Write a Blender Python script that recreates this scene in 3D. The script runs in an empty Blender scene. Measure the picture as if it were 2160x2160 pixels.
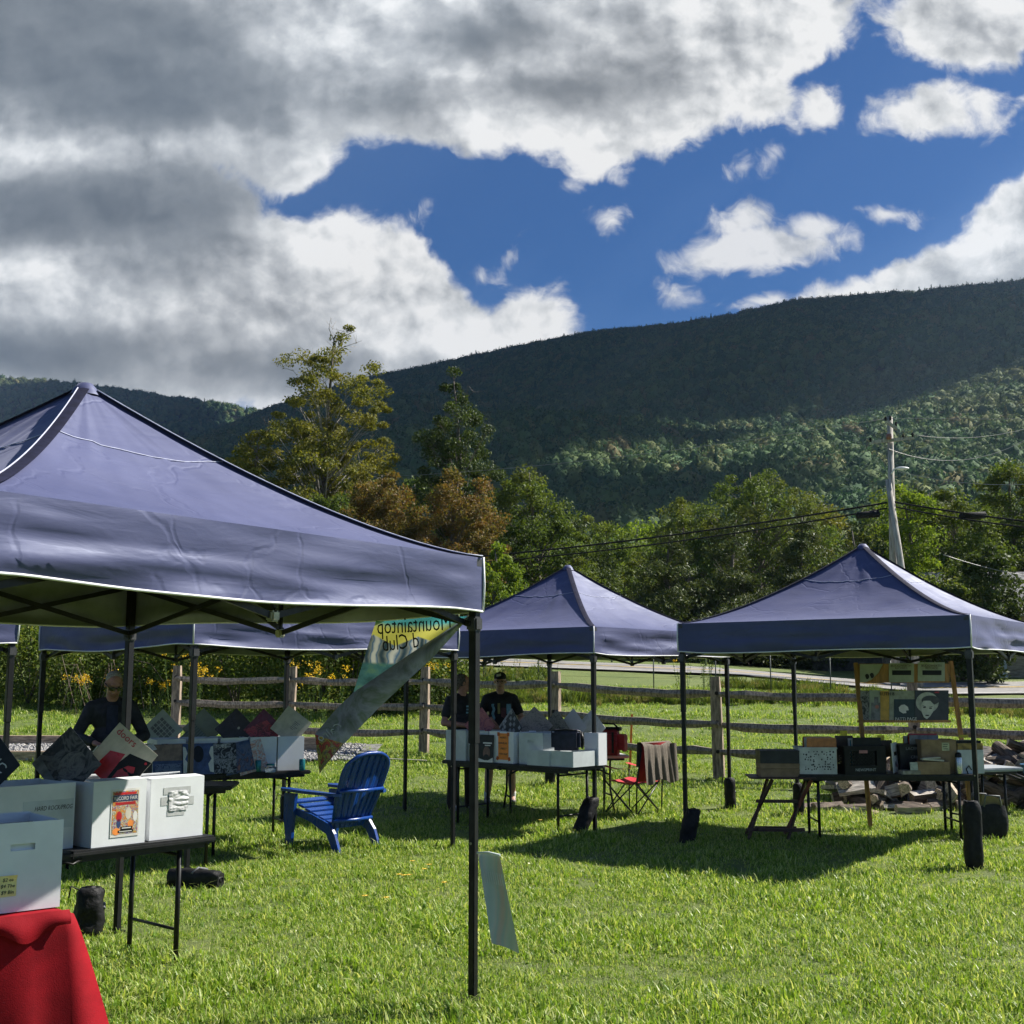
import bpy, bmesh, math, random
import numpy as np
from mathutils import Vector, Matrix, Quaternion, noise

random.seed(7)
R = math.radians
scene = bpy.context.scene
COL = scene.collection

# ---------------------------------------------------------------- camera
F_PX, HZ, CAM_Z = 2515.0, 1433.0, 1.70           # focal length and horizon row of the 2160 px photograph
PITCH = math.atan((HZ - 1080) / F_PX)
cam_d = bpy.data.cameras.new('camera')
cam = bpy.data.objects.new('camera', cam_d)
COL.objects.link(cam)
cam.location = (0, 0, CAM_Z)
cam.rotation_euler = (math.pi / 2 + PITCH, 0, 0)
cam_d.sensor_fit = 'HORIZONTAL'
cam_d.sensor_width = 36.0
cam_d.lens = 36.0 * F_PX / 2160.0
cam_d.clip_start = 0.05
cam_d.clip_end = 30000
scene.camera = cam

def ray(x, y):
    cp, sp = math.cos(PITCH), math.sin(PITCH)
    return Vector((x - 1080, F_PX * cp - (1080 - y) * sp, F_PX * sp + (1080 - y) * cp))
def at(x, y, Y):
    v = ray(x, y) * (Y / ray(x, y).y)
    return Vector((v.x, v.y, v.z + CAM_Z))
def gp(x, y, z=0.0):
    v = ray(x, y); v = v * ((z - CAM_Z) / v.z)
    return Vector((v.x, v.y, z))

# ---------------------------------------------------------------- light
SUN_AZ, SUN_EL = R(66), R(45)
sun_dir = Vector((math.sin(SUN_AZ) * math.cos(SUN_EL), math.cos(SUN_AZ) * math.cos(SUN_EL), math.sin(SUN_EL)))
sl = bpy.data.lights.new('sun', 'SUN')
sl.energy = 5.0
sl.angle = R(0.53)
sl.color = (1.0, 0.95, 0.86)
sun = bpy.data.objects.new('sun', sl)
COL.objects.link(sun)
sun.rotation_euler = sun_dir.to_track_quat('Z', 'Y').to_euler()
sun.location = sun_dir * 60

scene.view_settings.view_transform = 'Standard'
scene.view_settings.look = 'None'
scene.view_settings.gamma = 1.0
scene.view_settings.use_curve_mapping = False
EXPO = 1.02
scene.view_settings.exposure = EXPO

# ---------------------------------------------------------------- node helper
class NT:
    """small helper that writes node trees"""
    def __init__(s, tree):
        s.t = tree
    def n(s, typ, **kw):
        nd = s.t.nodes.new(typ)
        for k, v in kw.items():
            setattr(nd, k, v)
        return nd
    def put(s, sock, v):
        if v is None:
            return
        if hasattr(v, 'is_output') or isinstance(v, bpy.types.NodeSocket):
            s.t.links.new(v, sock)
        else:
            if sock.type in ('RGBA',) and hasattr(v, '__len__') and len(v) == 3:
                v = (*v, 1)
            sock.default_value = v
    def m(s, op, a, b=None, c=None, clamp=False):
        nd = s.n('ShaderNodeMath', operation=op, use_clamp=clamp)
        s.put(nd.inputs[0], a); s.put(nd.inputs[1], b); s.put(nd.inputs[2], c)
        return nd.outputs[0]
    def v(s, op, a, b=None):
        nd = s.n('ShaderNodeVectorMath', operation=op)
        s.put(nd.inputs[0], a); s.put(nd.inputs[1], b)
        return nd.outputs['Value'] if op in ('LENGTH', 'DOT_PRODUCT') else nd.outputs[0]
    def mix(s, f, a, b, typ='RGBA', blend='MIX'):
        nd = s.n('ShaderNodeMix', data_type=typ)
        if typ == 'RGBA':
            nd.blend_type = blend
            i = [6, 7]; o = 2
        else:
            i = [2, 3]; o = 0
        s.put(nd.inputs[0], f); s.put(nd.inputs[i[0]], a); s.put(nd.inputs[i[1]], b)
        return nd.outputs[o]
    def noise(s, vec, scale, detail=6, rough=.55, dist=0.0, dim='3D'):
        nd = s.n('ShaderNodeTexNoise', noise_dimensions=dim)
        s.put(nd.inputs['Vector'], vec)
        nd.inputs['Scale'].default_value = scale
        nd.inputs['Detail'].default_value = detail
        nd.inputs['Roughness'].default_value = rough
        nd.inputs['Distortion'].default_value = dist
        return nd.outputs['Fac'], nd.outputs['Color']
    def ramp(s, fac, stops, interp='LINEAR'):
        nd = s.n('ShaderNodeValToRGB')
        cr = nd.color_ramp
        cr.interpolation = interp
        while len(cr.elements) > 1:
            cr.elements.remove(cr.elements[-1])
        for i, (p, c) in enumerate(stops):
            e = cr.elements[0] if i == 0 else cr.elements.new(p)
            e.position = p
            e.color = (*c, 1) if len(c) == 3 else c
        s.put(nd.inputs[0], fac)
        return nd.outputs[0]
    def rng(s, v, a, b, c=0.0, d=1.0, smooth=True):
        nd = s.n('ShaderNodeMapRange')
        nd.interpolation_type = 'SMOOTHSTEP' if smooth else 'LINEAR'
        s.put(nd.inputs[0], v)
        for i, q in enumerate((a, b, c, d)):
            s.put(nd.inputs[i + 1], q)
        return nd.outputs[0]

# ---------------------------------------------------------------- world: blue sky with cumulus, by direction
world = bpy.data.worlds.new('World')
scene.world = world
world.use_nodes = True
wt = world.node_tree
wt.nodes.clear()
W = NT(wt)
SKYK = 2 ** (-EXPO)
tc = W.n('ShaderNodeTexCoord').outputs['Generated']
sep = W.n('ShaderNodeSeparateXYZ'); W.put(sep.inputs[0], tc)
sky = W.n('ShaderNodeTexSky', sky_type='NISHITA', sun_disc=False, sun_elevation=SUN_EL, sun_rotation=SUN_AZ)
sky.air_density = 1.0; sky.dust_density = 0.4; sky.ozone_density = 3.0; sky.altitude = 400
# tangent-plane coordinates of a direction, so that clouds keep their place in the sky
yy = W.m('MAXIMUM', sep.outputs[1], 0.02)
cu = W.m('DIVIDE', sep.outputs[0], yy)
cv = W.m('DIVIDE', sep.outputs[2], yy)
cmb = W.n('ShaderNodeCombineXYZ'); W.put(cmb.inputs[0], cu); W.put(cmb.inputs[1], cv)
P0 = cmb.outputs[0]
def uv(x, y):
    d = ray(x, y)
    return d.x / d.y, d.z / d.y
# ragged edges: warp the lookup with noise
_, w1 = W.noise(P0, 5.0, 4, .55)
wv = W.v('MULTIPLY', W.v('SUBTRACT', w1, (.5, .5, .5)), (.060, .050, 0))
_, w2 = W.noise(P0, 26.0, 5, .6)
wv2 = W.v('MULTIPLY', W.v('SUBTRACT', w2, (.5, .5, .5)), (.016, .014, 0))
P1 = W.v('ADD', W.v('ADD', P0, wv), wv2)
def blob(x, y, rx, ry, rot=0.0, p=None):
    """signed reach into an ellipse, in hundreds of photograph pixels"""
    u, v = uv(x, y)
    mp = W.n('ShaderNodeMapping', vector_type='TEXTURE')
    W.put(mp.inputs[0], p or P1)
    mp.inputs['Location'].default_value = (u, v, 0)
    mp.inputs['Rotation'].default_value = (0, 0, R(rot))
    mp.inputs['Scale'].default_value = (rx / F_PX, ry / F_PX, 1)
    return W.m('MULTIPLY', W.m('SUBTRACT', 1.0, W.v('LENGTH', mp.outputs[0])), math.sqrt(rx * ry) / 100)
def union(items, p=None, k=.35):
    acc = None
    for it in items:
        d = blob(*it, p=p)
        acc = d if acc is None else W.m('SMOOTH_MAX', acc, d, k)
    return acc
# cloud masses (centre x, y, half width, half height in photograph pixels, tilt)
cov = union([(60, 150, 600, 440), (620, 60, 560, 300), (1150, 60, 480, 300, -3), (1500, 90, 380, 190, 22), (960, 200, 300, 150, -4), (600, 230, 200, 190), (1330, 240, 230, 130, 10), (1250, 300, 130, 90, -20),
             (190, 430, 380, 260), (400, 640, 560, 240, -4), (150, 700, 520, 240), (800, 620, 250, 170, -30), (1120, 705, 135, 115, -4), (800, 790, 470, 130), (960, 690, 200, 90, -20),
             (1930, 235, 190, 92, -4), (2040, 55, 190, 110, 0), (1740, 215, 120, 90, -40), (1640, 200, 120, 80, 10),
             (2040, 580, 360, 125, 22), (2180, 500, 260, 165, 26), (1830, 625, 210, 80, 16)])
thin = union([(1600, 520, 230, 66, 9), (1700, 476, 130, 46, 4), (1560, 470, 90, 50, 30), (1275, 465, 52, 46, -50), (1410, 612, 75, 28, -22), (1200, 388, 42, 30), (1885, 448, 110, 26, 4), (1590, 642, 85, 24, 10),
              (1570, 345, 50, 18, 35), (1637, 325, 46, 22, 55), (1040, 575, 50, 28, -50), (2120, 245, 80, 15, 45), (1440, 570, 40, 13), (1830, 440, 70, 17), (880, 460, 50, 26, 60), (1090, 540, 36, 16, 60)], k=.1)
nA, _ = W.noise(P0, 8.0, 9, .58, .15)
nB, _ = W.noise(P1, 30.0, 7, .62, .7)
dA, dB = W.m('SUBTRACT', nA, .5), W.m('SUBTRACT', nB, .5)
nX, _ = W.noise(P0, 3.2, 3, .5)
fluff = W.m('ADD', W.m('ADD', W.m('MULTIPLY', dA, 2.6), W.m('MULTIPLY', W.m('SUBTRACT', nX, .5), 1.6)), W.m('MULTIPLY', dB, .95))
c1 = W.rng(W.m('ADD', cov, fluff), -.03, .46)
c2 = W.m('MULTIPLY', W.rng(W.m('ADD', thin, W.m('ADD', W.m('MULTIPLY', dA, .7), W.m('MULTIPLY', dB, 1.5))), -.02, .62), .90)
front = W.m('MAXIMUM', c1, c2)
# the rest of the dome carries the same broken cumulus
nG, _ = W.noise(tc, 3.1, 9, .6, .2)
gen = W.rng(nG, .56, .68)
inwin = W.m('MULTIPLY', W.rng(W.m('ABSOLUTE', cu), .50, .75, 1, 0), W.m('MULTIPLY', W.rng(cv, .62, .85, 1, 0), W.rng(sep.outputs[1], .05, .3)))
mask = W.mix(inwin, gen, front, 'FLOAT')
# grey undersides and thick cores, bright billows
dark = union([(40, 70, 560, 175), (330, 190, 380, 110), (60, 440, 430, 90, 3), (400, 440, 200, 130, 35), (1010, 70, 170, 70), (1210, 190, 170, 55, 0), (60, 760, 360, 70), (520, 800, 260, 60), (2130, 640, 240, 45, 22), (780, 230, 130, 60)], k=.8)
dk = W.rng(W.m('ADD', dark, W.m('MULTIPLY', dA, 1.5)), -1.2, 1.3)
# relief towards the sun (up and to the right)
offp = W.v('ADD', P0, (.014, .016, 0))
nC, _ = W.noise(P0, 7.0, 4, .55, .1)
nD, _ = W.noise(offp, 7.0, 4, .55, .1)
nF, _ = W.noise(P1, 20.0, 6, .58)
nH, _ = W.noise(W.v('ADD', P1, (.006, .008, 0)), 20.0, 6, .58)
rel = W.m('ADD', W.m('MULTIPLY', W.m('SUBTRACT', nC, nD), 1.9), W.m('MULTIPLY', W.m('SUBTRACT', nF, nH), .9))
nE, _ = W.noise(P0, 3.4, 4, .5)
edge = W.rng(W.m('ADD', cov, fluff), .1, 2.2, .10, -.12)
lit = W.m('MULTIPLY', rel, W.m('SUBTRACT', 1.0, W.m('MULTIPLY', dk, .75)))
br = W.m('ADD', W.m('ADD', .92, lit), W.m('ADD', edge, W.m('MULTIPLY', W.m('SUBTRACT', nE, .5), .38)))
br = W.m('SUBTRACT', br, W.m('MULTIPLY', dk, .54))
br = W.m('MAXIMUM', W.m('MINIMUM', br, 1.0), .16)
ccol = W.ramp(br, [(0, (.06, .068, .078)), (.2, (.125, .14, .155)), (.45, (.28, .30, .315)), (.7, (.54, .56, .575)), (.88, (.80, .815, .82)), (1, (.97, .97, .96))])
# deeper blue overhead than near the ridge
skyc = W.mix(1.0, sky.outputs[0], (.0165, .0275, .0405, 1), blend='MULTIPLY')
cscale = W.mix(1.0, ccol, (SKYK * .98,) * 3 + (1,), blend='MULTIPLY')
final = W.mix(mask, skyc, cscale)
bg = W.n('ShaderNodeBackground')
W.put(bg.inputs[0], final); bg.inputs[1].default_value = 1.0
wo = W.n('ShaderNodeOutputWorld')
wt.links.new(bg.outputs[0], wo.inputs[0])
world.cycles.sampling_method = 'MANUAL'
world.cycles.sample_map_resolution = 512
scene.cycles.max_bounces = 6
scene.cycles.diffuse_bounces = 3
scene.cycles.glossy_bounces = 3
scene.cycles.transmission_bounces = 4
scene.cycles.transparent_max_bounces = 8
scene.cycles.caustics_reflective = False
scene.cycles.caustics_refractive = False
# ---------------------------------------------------------------- materials
MATS = {}
def mat(name, col, rough=.6, var=.12, scale=20.0, metal=0.0, bump=0.0, bscale=None, spec=.5, col2=None, trans=0.0, coat=0.0, sheen=0.0, vec='Object', detail=5, stretch=None):
    if name in MATS:
        return MATS[name]
    m = bpy.data.materials.new(name)
    m.use_nodes = True
    t = m.node_tree
    t.nodes.clear()
    N = NT(t)
    co = N.n('ShaderNodeTexCoord').outputs[vec]
    if stretch:
        co = N.v('MULTIPLY', co, stretch)
    f, _ = N.noise(co, scale, detail, .6)
    c2 = col2 or tuple(max(0, c * (1 - 2.2 * var)) for c in col)
    c1 = tuple(min(1, c * (1 + var)) for c in col) if not col2 else col
    base = N.mix(N.rng(f, .3, .7), c1, c2)
    b = N.n('ShaderNodeBsdfPrincipled')
    N.put(b.inputs['Base Color'], base)
    b.inputs['Metallic'].default_value = metal
    b.inputs['Specular IOR Level'].default_value = spec
    N.put(b.inputs['Roughness'], N.rng(f, .2, .8, max(.02, rough - .07), min(1, rough + .07)))
    b.inputs['Coat Weight'].default_value = coat
    if sheen:
        b.inputs['Sheen Weight'].default_value = sheen
        b.inputs['Sheen Roughness'].default_value = .4
    if bump:
        fb, _ = N.noise(co, bscale or scale * 2, 6, .6)
        bn = N.n('ShaderNodeBump')
        bn.inputs['Strength'].default_value = bump
        bn.inputs['Distance'].default_value = .02
        N.put(bn.inputs['Height'], fb)
        t.links.new(bn.outputs[0], b.inputs['Normal'])
    out = N.n('ShaderNodeOutputMaterial')
    if trans:
        tr = N.n('ShaderNodeBsdfTranslucent'); N.put(tr.inputs[0], base)
        mx = N.n('ShaderNodeMixShader'); mx.inputs[0].default_value = trans
        t.links.new(b.outputs[0], mx.inputs[1]); t.links.new(tr.outputs[0], mx.inputs[2])
        t.links.new(mx.outputs[0], out.inputs[0])
    else:
        t.links.new(b.outputs[0], out.inputs[0])
    MATS[name] = m
    return m

def leaf_mat(name, cols, trans=.38, rough=.6, spec=.18, big=None, bigscale=.25):
    """foliage: each leaf takes its own tint, patches drift between tints; a leaf lets some light through"""
    if name in MATS:
        return MATS[name]
    m = bpy.data.materials.new(name); m.use_nodes = True
    t = m.node_tree; t.nodes.clear(); N = NT(t)
    geo = N.n('ShaderNodeNewGeometry')
    n = len(cols)
    col = N.ramp(geo.outputs['Random Per Island'], [(i / max(1, n - 1), c) for i, c in enumerate(cols)])
    if big:
        f, _ = N.noise(N.n('ShaderNodeTexCoord').outputs['Object'], bigscale, 4, .6)
        col = N.mix(N.m('MULTIPLY', N.rng(f, .42, .66), .8), col, big)
    b = N.n('ShaderNodeBsdfPrincipled')
    N.put(b.inputs['Base Color'], col); b.inputs['Roughness'].default_value = rough
    b.inputs['Specular IOR Level'].default_value = spec
    tr = N.n('ShaderNodeBsdfTranslucent')
    N.put(tr.inputs[0], N.mix(1.0, col, (1.25, 1.2, .6, 1), blend='MULTIPLY'))
    mx = N.n('ShaderNodeMixShader'); mx.inputs[0].default_value = trans
    t.links.new(b.outputs[0], mx.inputs[1]); t.links.new(tr.outputs[0], mx.inputs[2])
    o = N.n('ShaderNodeOutputMaterial'); t.links.new(mx.outputs[0], o.inputs[0])
    MATS[name] = m
    return m

def art_mat(name, cols, scale=9.0, kind='noise', rough=.25, dist=1.6):
    """printed sleeve: mottled abstract print behind a glossy film"""
    if name in MATS:
        return MATS[name]
    m = bpy.data.materials.new(name); m.use_nodes = True
    t = m.node_tree; t.nodes.clear(); N = NT(t)
    co = N.n('ShaderNodeTexCoord').outputs['Object']
    if kind == 'noise':
        f, _ = N.noise(co, scale, 5, .6, dist)
        f = N.rng(f, .28, .72)
    elif kind == 'cell':
        vn = N.n('ShaderNodeTexVoronoi'); vn.inputs['Scale'].default_value = scale
        N.put(vn.inputs['Vector'], co)
        s3 = N.n('ShaderNodeSeparateColor'); t.links.new(vn.outputs['Color'], s3.inputs[0]); f = s3.outputs[0]
    else:
        wv = N.n('ShaderNodeTexWave'); wv.inputs['Scale'].default_value = scale
        wv.inputs['Distortion'].default_value = dist * 3; wv.inputs['Detail'].default_value = 4
        N.put(wv.inputs['Vector'], co); f = wv.outputs['Fac']
    k = len(cols)
    c = N.ramp(f, [(i / max(1, k - 1), q) for i, q in enumerate(cols)])
    b = N.n('ShaderNodeBsdfPrincipled'); N.put(b.inputs['Base Color'], c)
    b.inputs['Roughness'].default_value = max(rough, .42); b.inputs['Specular IOR Level'].default_value = .3
    o = N.n('ShaderNodeOutputMaterial'); t.links.new(b.outputs[0], o.inputs[0])
    MATS[name] = m
    return m

# ---------------------------------------------------------------- mesh helper
class MB:
    def __init__(s):
        s.v = []; s.f = []; s.mi = []; s.sm = []
    def add(s, verts, faces, mi=0, smooth=False):
        o = len(s.v)
        s.v.extend([tuple(q) for q in verts])
        for f in faces:
            s.f.append([i + o for i in f]); s.mi.append(mi); s.sm.append(smooth)
    def box(s, c, size, rot=None, mi=0, bev=0.0):
        """box with optional chamfered edges"""
        hx, hy, hz = size[0] / 2, size[1] / 2, size[2] / 2
        M = (rot if isinstance(rot, Matrix) else Matrix.Rotation(rot or 0, 3, 'Z'))
        c = Vector(c)
        if bev <= 0:
            vs = [c + M @ Vector((x * hx, y * hy, z * hz)) for x in (-1, 1) for y in (-1, 1) for z in (-1, 1)]
            fs = [(0, 1, 3, 2), (4, 6, 7, 5), (0, 4, 5, 1), (2, 3, 7, 6), (0, 2, 6, 4), (1, 5, 7, 3)]
            s.add(vs, fs, mi)
            return
        b = min(bev, hx * .95, hy * .95, hz * .95)
        bm = bmesh.new()
        bmesh.ops.create_cube(bm, size=1.0)
        bmesh.ops.scale(bm, vec=(size[0], size[1], size[2]), verts=bm.verts)
        bmesh.ops.bevel(bm, geom=bm.edges[:], offset=b, segments=2, affect='EDGES')
        bm.verts.ensure_lookup_table()
        s.add([c + M @ v.co for v in bm.verts], [[v.index for v in f.verts] for f in bm.faces], mi)
        bm.free()
    def tube(s, pts, rad, seg=8, mi=0, cap=True, smooth=True, flat=None):
        """tube along points; rad a number or one per point"""
        pts = [Vector(p) for p in pts]
        n = len(pts)
        rr = rad if hasattr(rad, '__len__') else [rad] * n
        ring = []
        pu = None
        for i, p in enumerate(pts):
            d = (pts[min(i + 1, n - 1)] - pts[max(i - 1, 0)])
            if d.length < 1e-9:
                d = Vector((0, 0, 1))
            d.normalize()
            if pu is None:
                a = Vector((0, 0, 1)) if abs(d.z) < .9 else Vector((1, 0, 0))
                u = d.cross(a).normalized()
            else:
                u = (pu - d * pu.dot(d))
                u = u.normalized() if u.length > 1e-6 else d.orthogonal().normalized()
            pu = u
            w = d.cross(u)
            off = math.pi / seg if seg == 4 else 0
            ring.append([p + (u * math.cos(2 * math.pi * k / seg + off) + w * math.sin(2 * math.pi * k / seg + off)) * rr[i] for k in range(seg)])
        vs = [q for r_ in ring for q in r_]
        fs = [(i * seg + k, i * seg + (k + 1) % seg, (i + 1) * seg + (k + 1) % seg, (i + 1) * seg + k) for i in range(n - 1) for k in range(seg)]
        s.add(vs, fs, mi, smooth and seg > 4)
        if cap:
            o = len(s.v) - len(vs)
            s.f.append([o + k for k in reversed(range(seg))]); s.mi.append(mi); s.sm.append(False)
            s.f.append([o + (n - 1) * seg + k for k in range(seg)]); s.mi.append(mi); s.sm.append(False)
    def bar(s, a, b, w, h=None, mi=0, bev=0.0, up=(0, 0, 1)):
        a, b = Vector(a), Vector(b)
        d = b - a
        z = d.normalized()
        upv = Vector(up)
        if abs(z.dot(upv)) > .97:
            upv = Vector((1, 0, 0))
        x = upv.cross(z).normalized(); y = z.cross(x)
        M = Matrix((x, y, z)).transposed()
        s.box((a + b) / 2, (w, h or w, d.length), M, mi, bev)
    def grid(s, fn, nu, nv, mi=0, smooth=True):
        vs = [fn(i / nu, j / nv) for i in range(nu + 1) for j in range(nv + 1)]
        fs = [(i * (nv + 1) + j, (i + 1) * (nv + 1) + j, (i + 1) * (nv + 1) + j + 1, i * (nv + 1) + j + 1) for i in range(nu) for j in range(nv)]
        s.add(vs, fs, mi, smooth)
    def lathe(s, prof, seg=16, c=(0, 0, 0), mi=0, M=None):
        c = Vector(c)
        vs = []
        for r_, z in prof:
            for k in range(seg):
                q = Vector((r_ * math.cos(2 * math.pi * k / seg), r_ * math.sin(2 * math.pi * k / seg), z))
                vs.append(c + (M @ q if M else q))
        n = len(prof)
        fs = [(i * seg + k, i * seg + (k + 1) % seg, (i + 1) * seg + (k + 1) % seg, (i + 1) * seg + k) for i in range(n - 1) for k in range(seg)]
        s.add(vs, fs, mi, True)
    def prism(s, pts, ax, depth, mi=0):
        """polygon (3-D points) pushed along ax by depth"""
        ax = Vector(ax).normalized() * depth
        n = len(pts)
        a = [Vector(p) for p in pts]; b = [p + ax for p in a]
        fs = [tuple(range(n)), tuple(reversed(range(n, 2 * n)))] + [(i, i + n, (i + 1) % n + n, (i + 1) % n) for i in range(n)]
        s.add(a + b, fs, mi)
    def mesh(s, name, mats):
        me = bpy.data.meshes.new(name)
        me.from_pydata(s.v, [], s.f)
        if not isinstance(mats, (list, tuple)):
            mats = [mats]
        for m in mats:
            me.materials.append(m)
        me.polygons.foreach_set('material_index', s.mi)
        me.polygons.foreach_set('use_smooth', s.sm)
        me.update()
        return me
    def build(s, name, mats, parent=None, loc=None, rot=None):
        return link(name, s.mesh(name, mats), parent, loc, rot)

def link(name, me, parent=None, loc=None, rot=None):
    o = bpy.data.objects.new(name, me)
    COL.objects.link(o)
    if parent:
        o.parent = parent
    if loc is not None:
        o.location = loc
    if rot is not None:
        o.rotation_euler = rot
    return o
def tag(o, label=None, cat=None, group=None, kind=None):
    if label: o['label'] = label
    if cat: o['category'] = cat
    if group: o['group'] = group
    if kind: o['kind'] = kind
    return o
def thing(name, label, cat, loc=(0, 0, 0), rz=0.0, group=None):
    o = bpy.data.objects.new(name, None)
    o.empty_display_size = .2
    COL.objects.link(o)
    o.location = loc
    o.rotation_euler = (0, 0, rz)
    return tag(o, label, cat, group)
def copy_tree(o, parent=None):
    c = o.copy(); COL.objects.link(c)
    c.parent = parent
    for ch in [q for q in bpy.data.objects if q.parent == o]:
        copy_tree(ch, c)
    return c
_dep = None
def eval_mesh(o, name):
    bpy.context.view_layer.update()
    dg = bpy.context.evaluated_depsgraph_get()
    me = bpy.data.meshes.new_from_object(o.evaluated_get(dg))
    me.name = name
    return me
def text_mesh(body, size, extrude=.0006, align='CENTER', shear=0.0, mirror=False, font_scale_x=1.0):
    cu_ = bpy.data.curves.new('lettering', 'FONT')
    cu_.body = body; cu_.size = size; cu_.extrude = extrude
    cu_.align_x = align; cu_.align_y = 'CENTER'; cu_.shear = shear
    cu_.resolution_u = 2
    o = bpy.data.objects.new('lettering', cu_)
    COL.objects.link(o)
    me = eval_mesh(o, 'lettering')
    bpy.data.objects.remove(o); bpy.data.curves.remove(cu_)
    if mirror or font_scale_x != 1:
        me.transform(Matrix.Diagonal((-font_scale_x if mirror else font_scale_x, 1, 1, 1)))
    return me
def lettering(parent, body, size, loc, rot, m, **kw):
    """text standing in the parent's frame; rot maps its local xy to the parent's"""
    me = text_mesh(body, size, **kw)
    me.materials.clear(); me.materials.append(m)
    o = link('lettering', me, parent, loc)
    o.rotation_euler = rot
    return o

def quads_mesh(name, V, m, nper=4, smooth=False):
    """V: (N, nper, 3) array of separate faces"""
    n = V.shape[0]
    me = bpy.data.meshes.new(name)
    me.vertices.add(n * nper); me.loops.add(n * nper); me.polygons.add(n)
    me.vertices.foreach_set('co', V.astype(np.float32).ravel())
    me.loops.foreach_set('vertex_index', np.arange(n * nper, dtype=np.int32))
    me.polygons.foreach_set('loop_start', np.arange(0, n * nper, nper, dtype=np.int32))
    me.polygons.foreach_set('loop_total', np.full(n, nper, dtype=np.int32))
    me.update(calc_edges=True)
    me.materials.append(m)
    return me
def leaf_quads(rng, P, size, out=None, up=.35, asp=.55, droop=0.0):
    """one rhombic leaf (or leaf spray) per point"""
    n = len(P)
    nr = rng.normal(size=(n, 3))
    nr /= np.linalg.norm(nr, axis=1)[:, None] + 1e-9
    nr[:, 2] += up
    if out is not None:
        nr += out * .6
    nr /= np.linalg.norm(nr, axis=1)[:, None] + 1e-9
    t = rng.normal(size=(n, 3))
    t[:, 2] -= droop
    if out is not None:
        t += out * droop
    t -= nr * np.sum(t * nr, axis=1)[:, None]
    t /= np.linalg.norm(t, axis=1)[:, None] + 1e-9
    b = np.cross(nr, t)
    s = (size * rng.uniform(.6, 1.35, n))[:, None]
    V = np.stack([P - t * s * .5, P + b * s * asp * .5 + t * s * .05, P + t * s * .5, P - b * s * asp * .5 + t * s * .05], axis=1)
    return V

def scatter(name, sources, pts, scl, rot, label, cat, idx=None, kind='stuff'):
    """many small copies on points, as one object (geometry nodes)"""
    n = len(pts)
    me = bpy.data.meshes.new(name)
    me.vertices.add(n)
    me.vertices.foreach_set('co', np.asarray(pts, dtype=np.float32).ravel())
    a = me.attributes.new('scl', 'FLOAT_VECTOR', 'POINT'); a.data.foreach_set('vector', np.asarray(scl, dtype=np.float32).ravel())
    a = me.attributes.new('rot', 'FLOAT_VECTOR', 'POINT'); a.data.foreach_set('vector', np.asarray(rot, dtype=np.float32).ravel())
    a = me.attributes.new('idx', 'INT', 'POINT'); a.data.foreach_set('value', np.asarray(idx if idx is not None else np.zeros(n), dtype=np.int32))
    me.update()
    o = link(name, me)
    ng = bpy.data.node_groups.new(name + '_nodes', 'GeometryNodeTree')
    ng.interface.new_socket('Geometry', in_out='INPUT', socket_type='NodeSocketGeometry')
    ng.interface.new_socket('Geometry', in_out='OUTPUT', socket_type='NodeSocketGeometry')
    gi = ng.nodes.new('NodeGroupInput'); go = ng.nodes.new('NodeGroupOutput')
    jn = ng.nodes.new('GeometryNodeJoinGeometry')
    def attr(nm, typ):
        q = ng.nodes.new('GeometryNodeInputNamedAttribute'); q.data_type = typ; q.inputs[0].default_value = nm
        return [s_ for s_ in q.outputs if s_.enabled and s_.name == 'Attribute'][0]
    asc, aro, aid = attr('scl', 'FLOAT_VECTOR'), attr('rot', 'FLOAT_VECTOR'), attr('idx', 'INT')
    for k, so in enumerate(sources):
        oi = ng.nodes.new('GeometryNodeObjectInfo'); oi.inputs['Object'].default_value = so
        ip = ng.nodes.new('GeometryNodeInstanceOnPoints')
        ng.links.new(gi.outputs[0], ip.inputs['Points'])
        ng.links.new(oi.outputs['Geometry'], ip.inputs['Instance'])
        ng.links.new(asc, ip.inputs['Scale'])
        er = ng.nodes.new('FunctionNodeEulerToRotation')
        ng.links.new(aro, er.inputs[0]); ng.links.new(er.outputs[0], ip.inputs['Rotation'])
        cp = ng.nodes.new('FunctionNodeCompare'); cp.data_type = 'INT'; cp.operation = 'EQUAL'
        ii = [s_ for s_ in cp.inputs if s_.type == 'INT']
        ng.links.new(aid, ii[0]); ii[1].default_value = k
        ng.links.new(cp.outputs[0], ip.inputs['Selection'])
        ng.links.new(ip.outputs[0], jn.inputs[0])
    ng.links.new(jn.outputs[0], go.inputs[0])
    md = o.modifiers.new('scatter', 'NODES'); md.node_group = ng
    return tag(o, label, cat, None, kind)
def source(name, me):
    return bpy.data.objects.new(name, me)      # never linked: only its mesh is scattered

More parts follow.
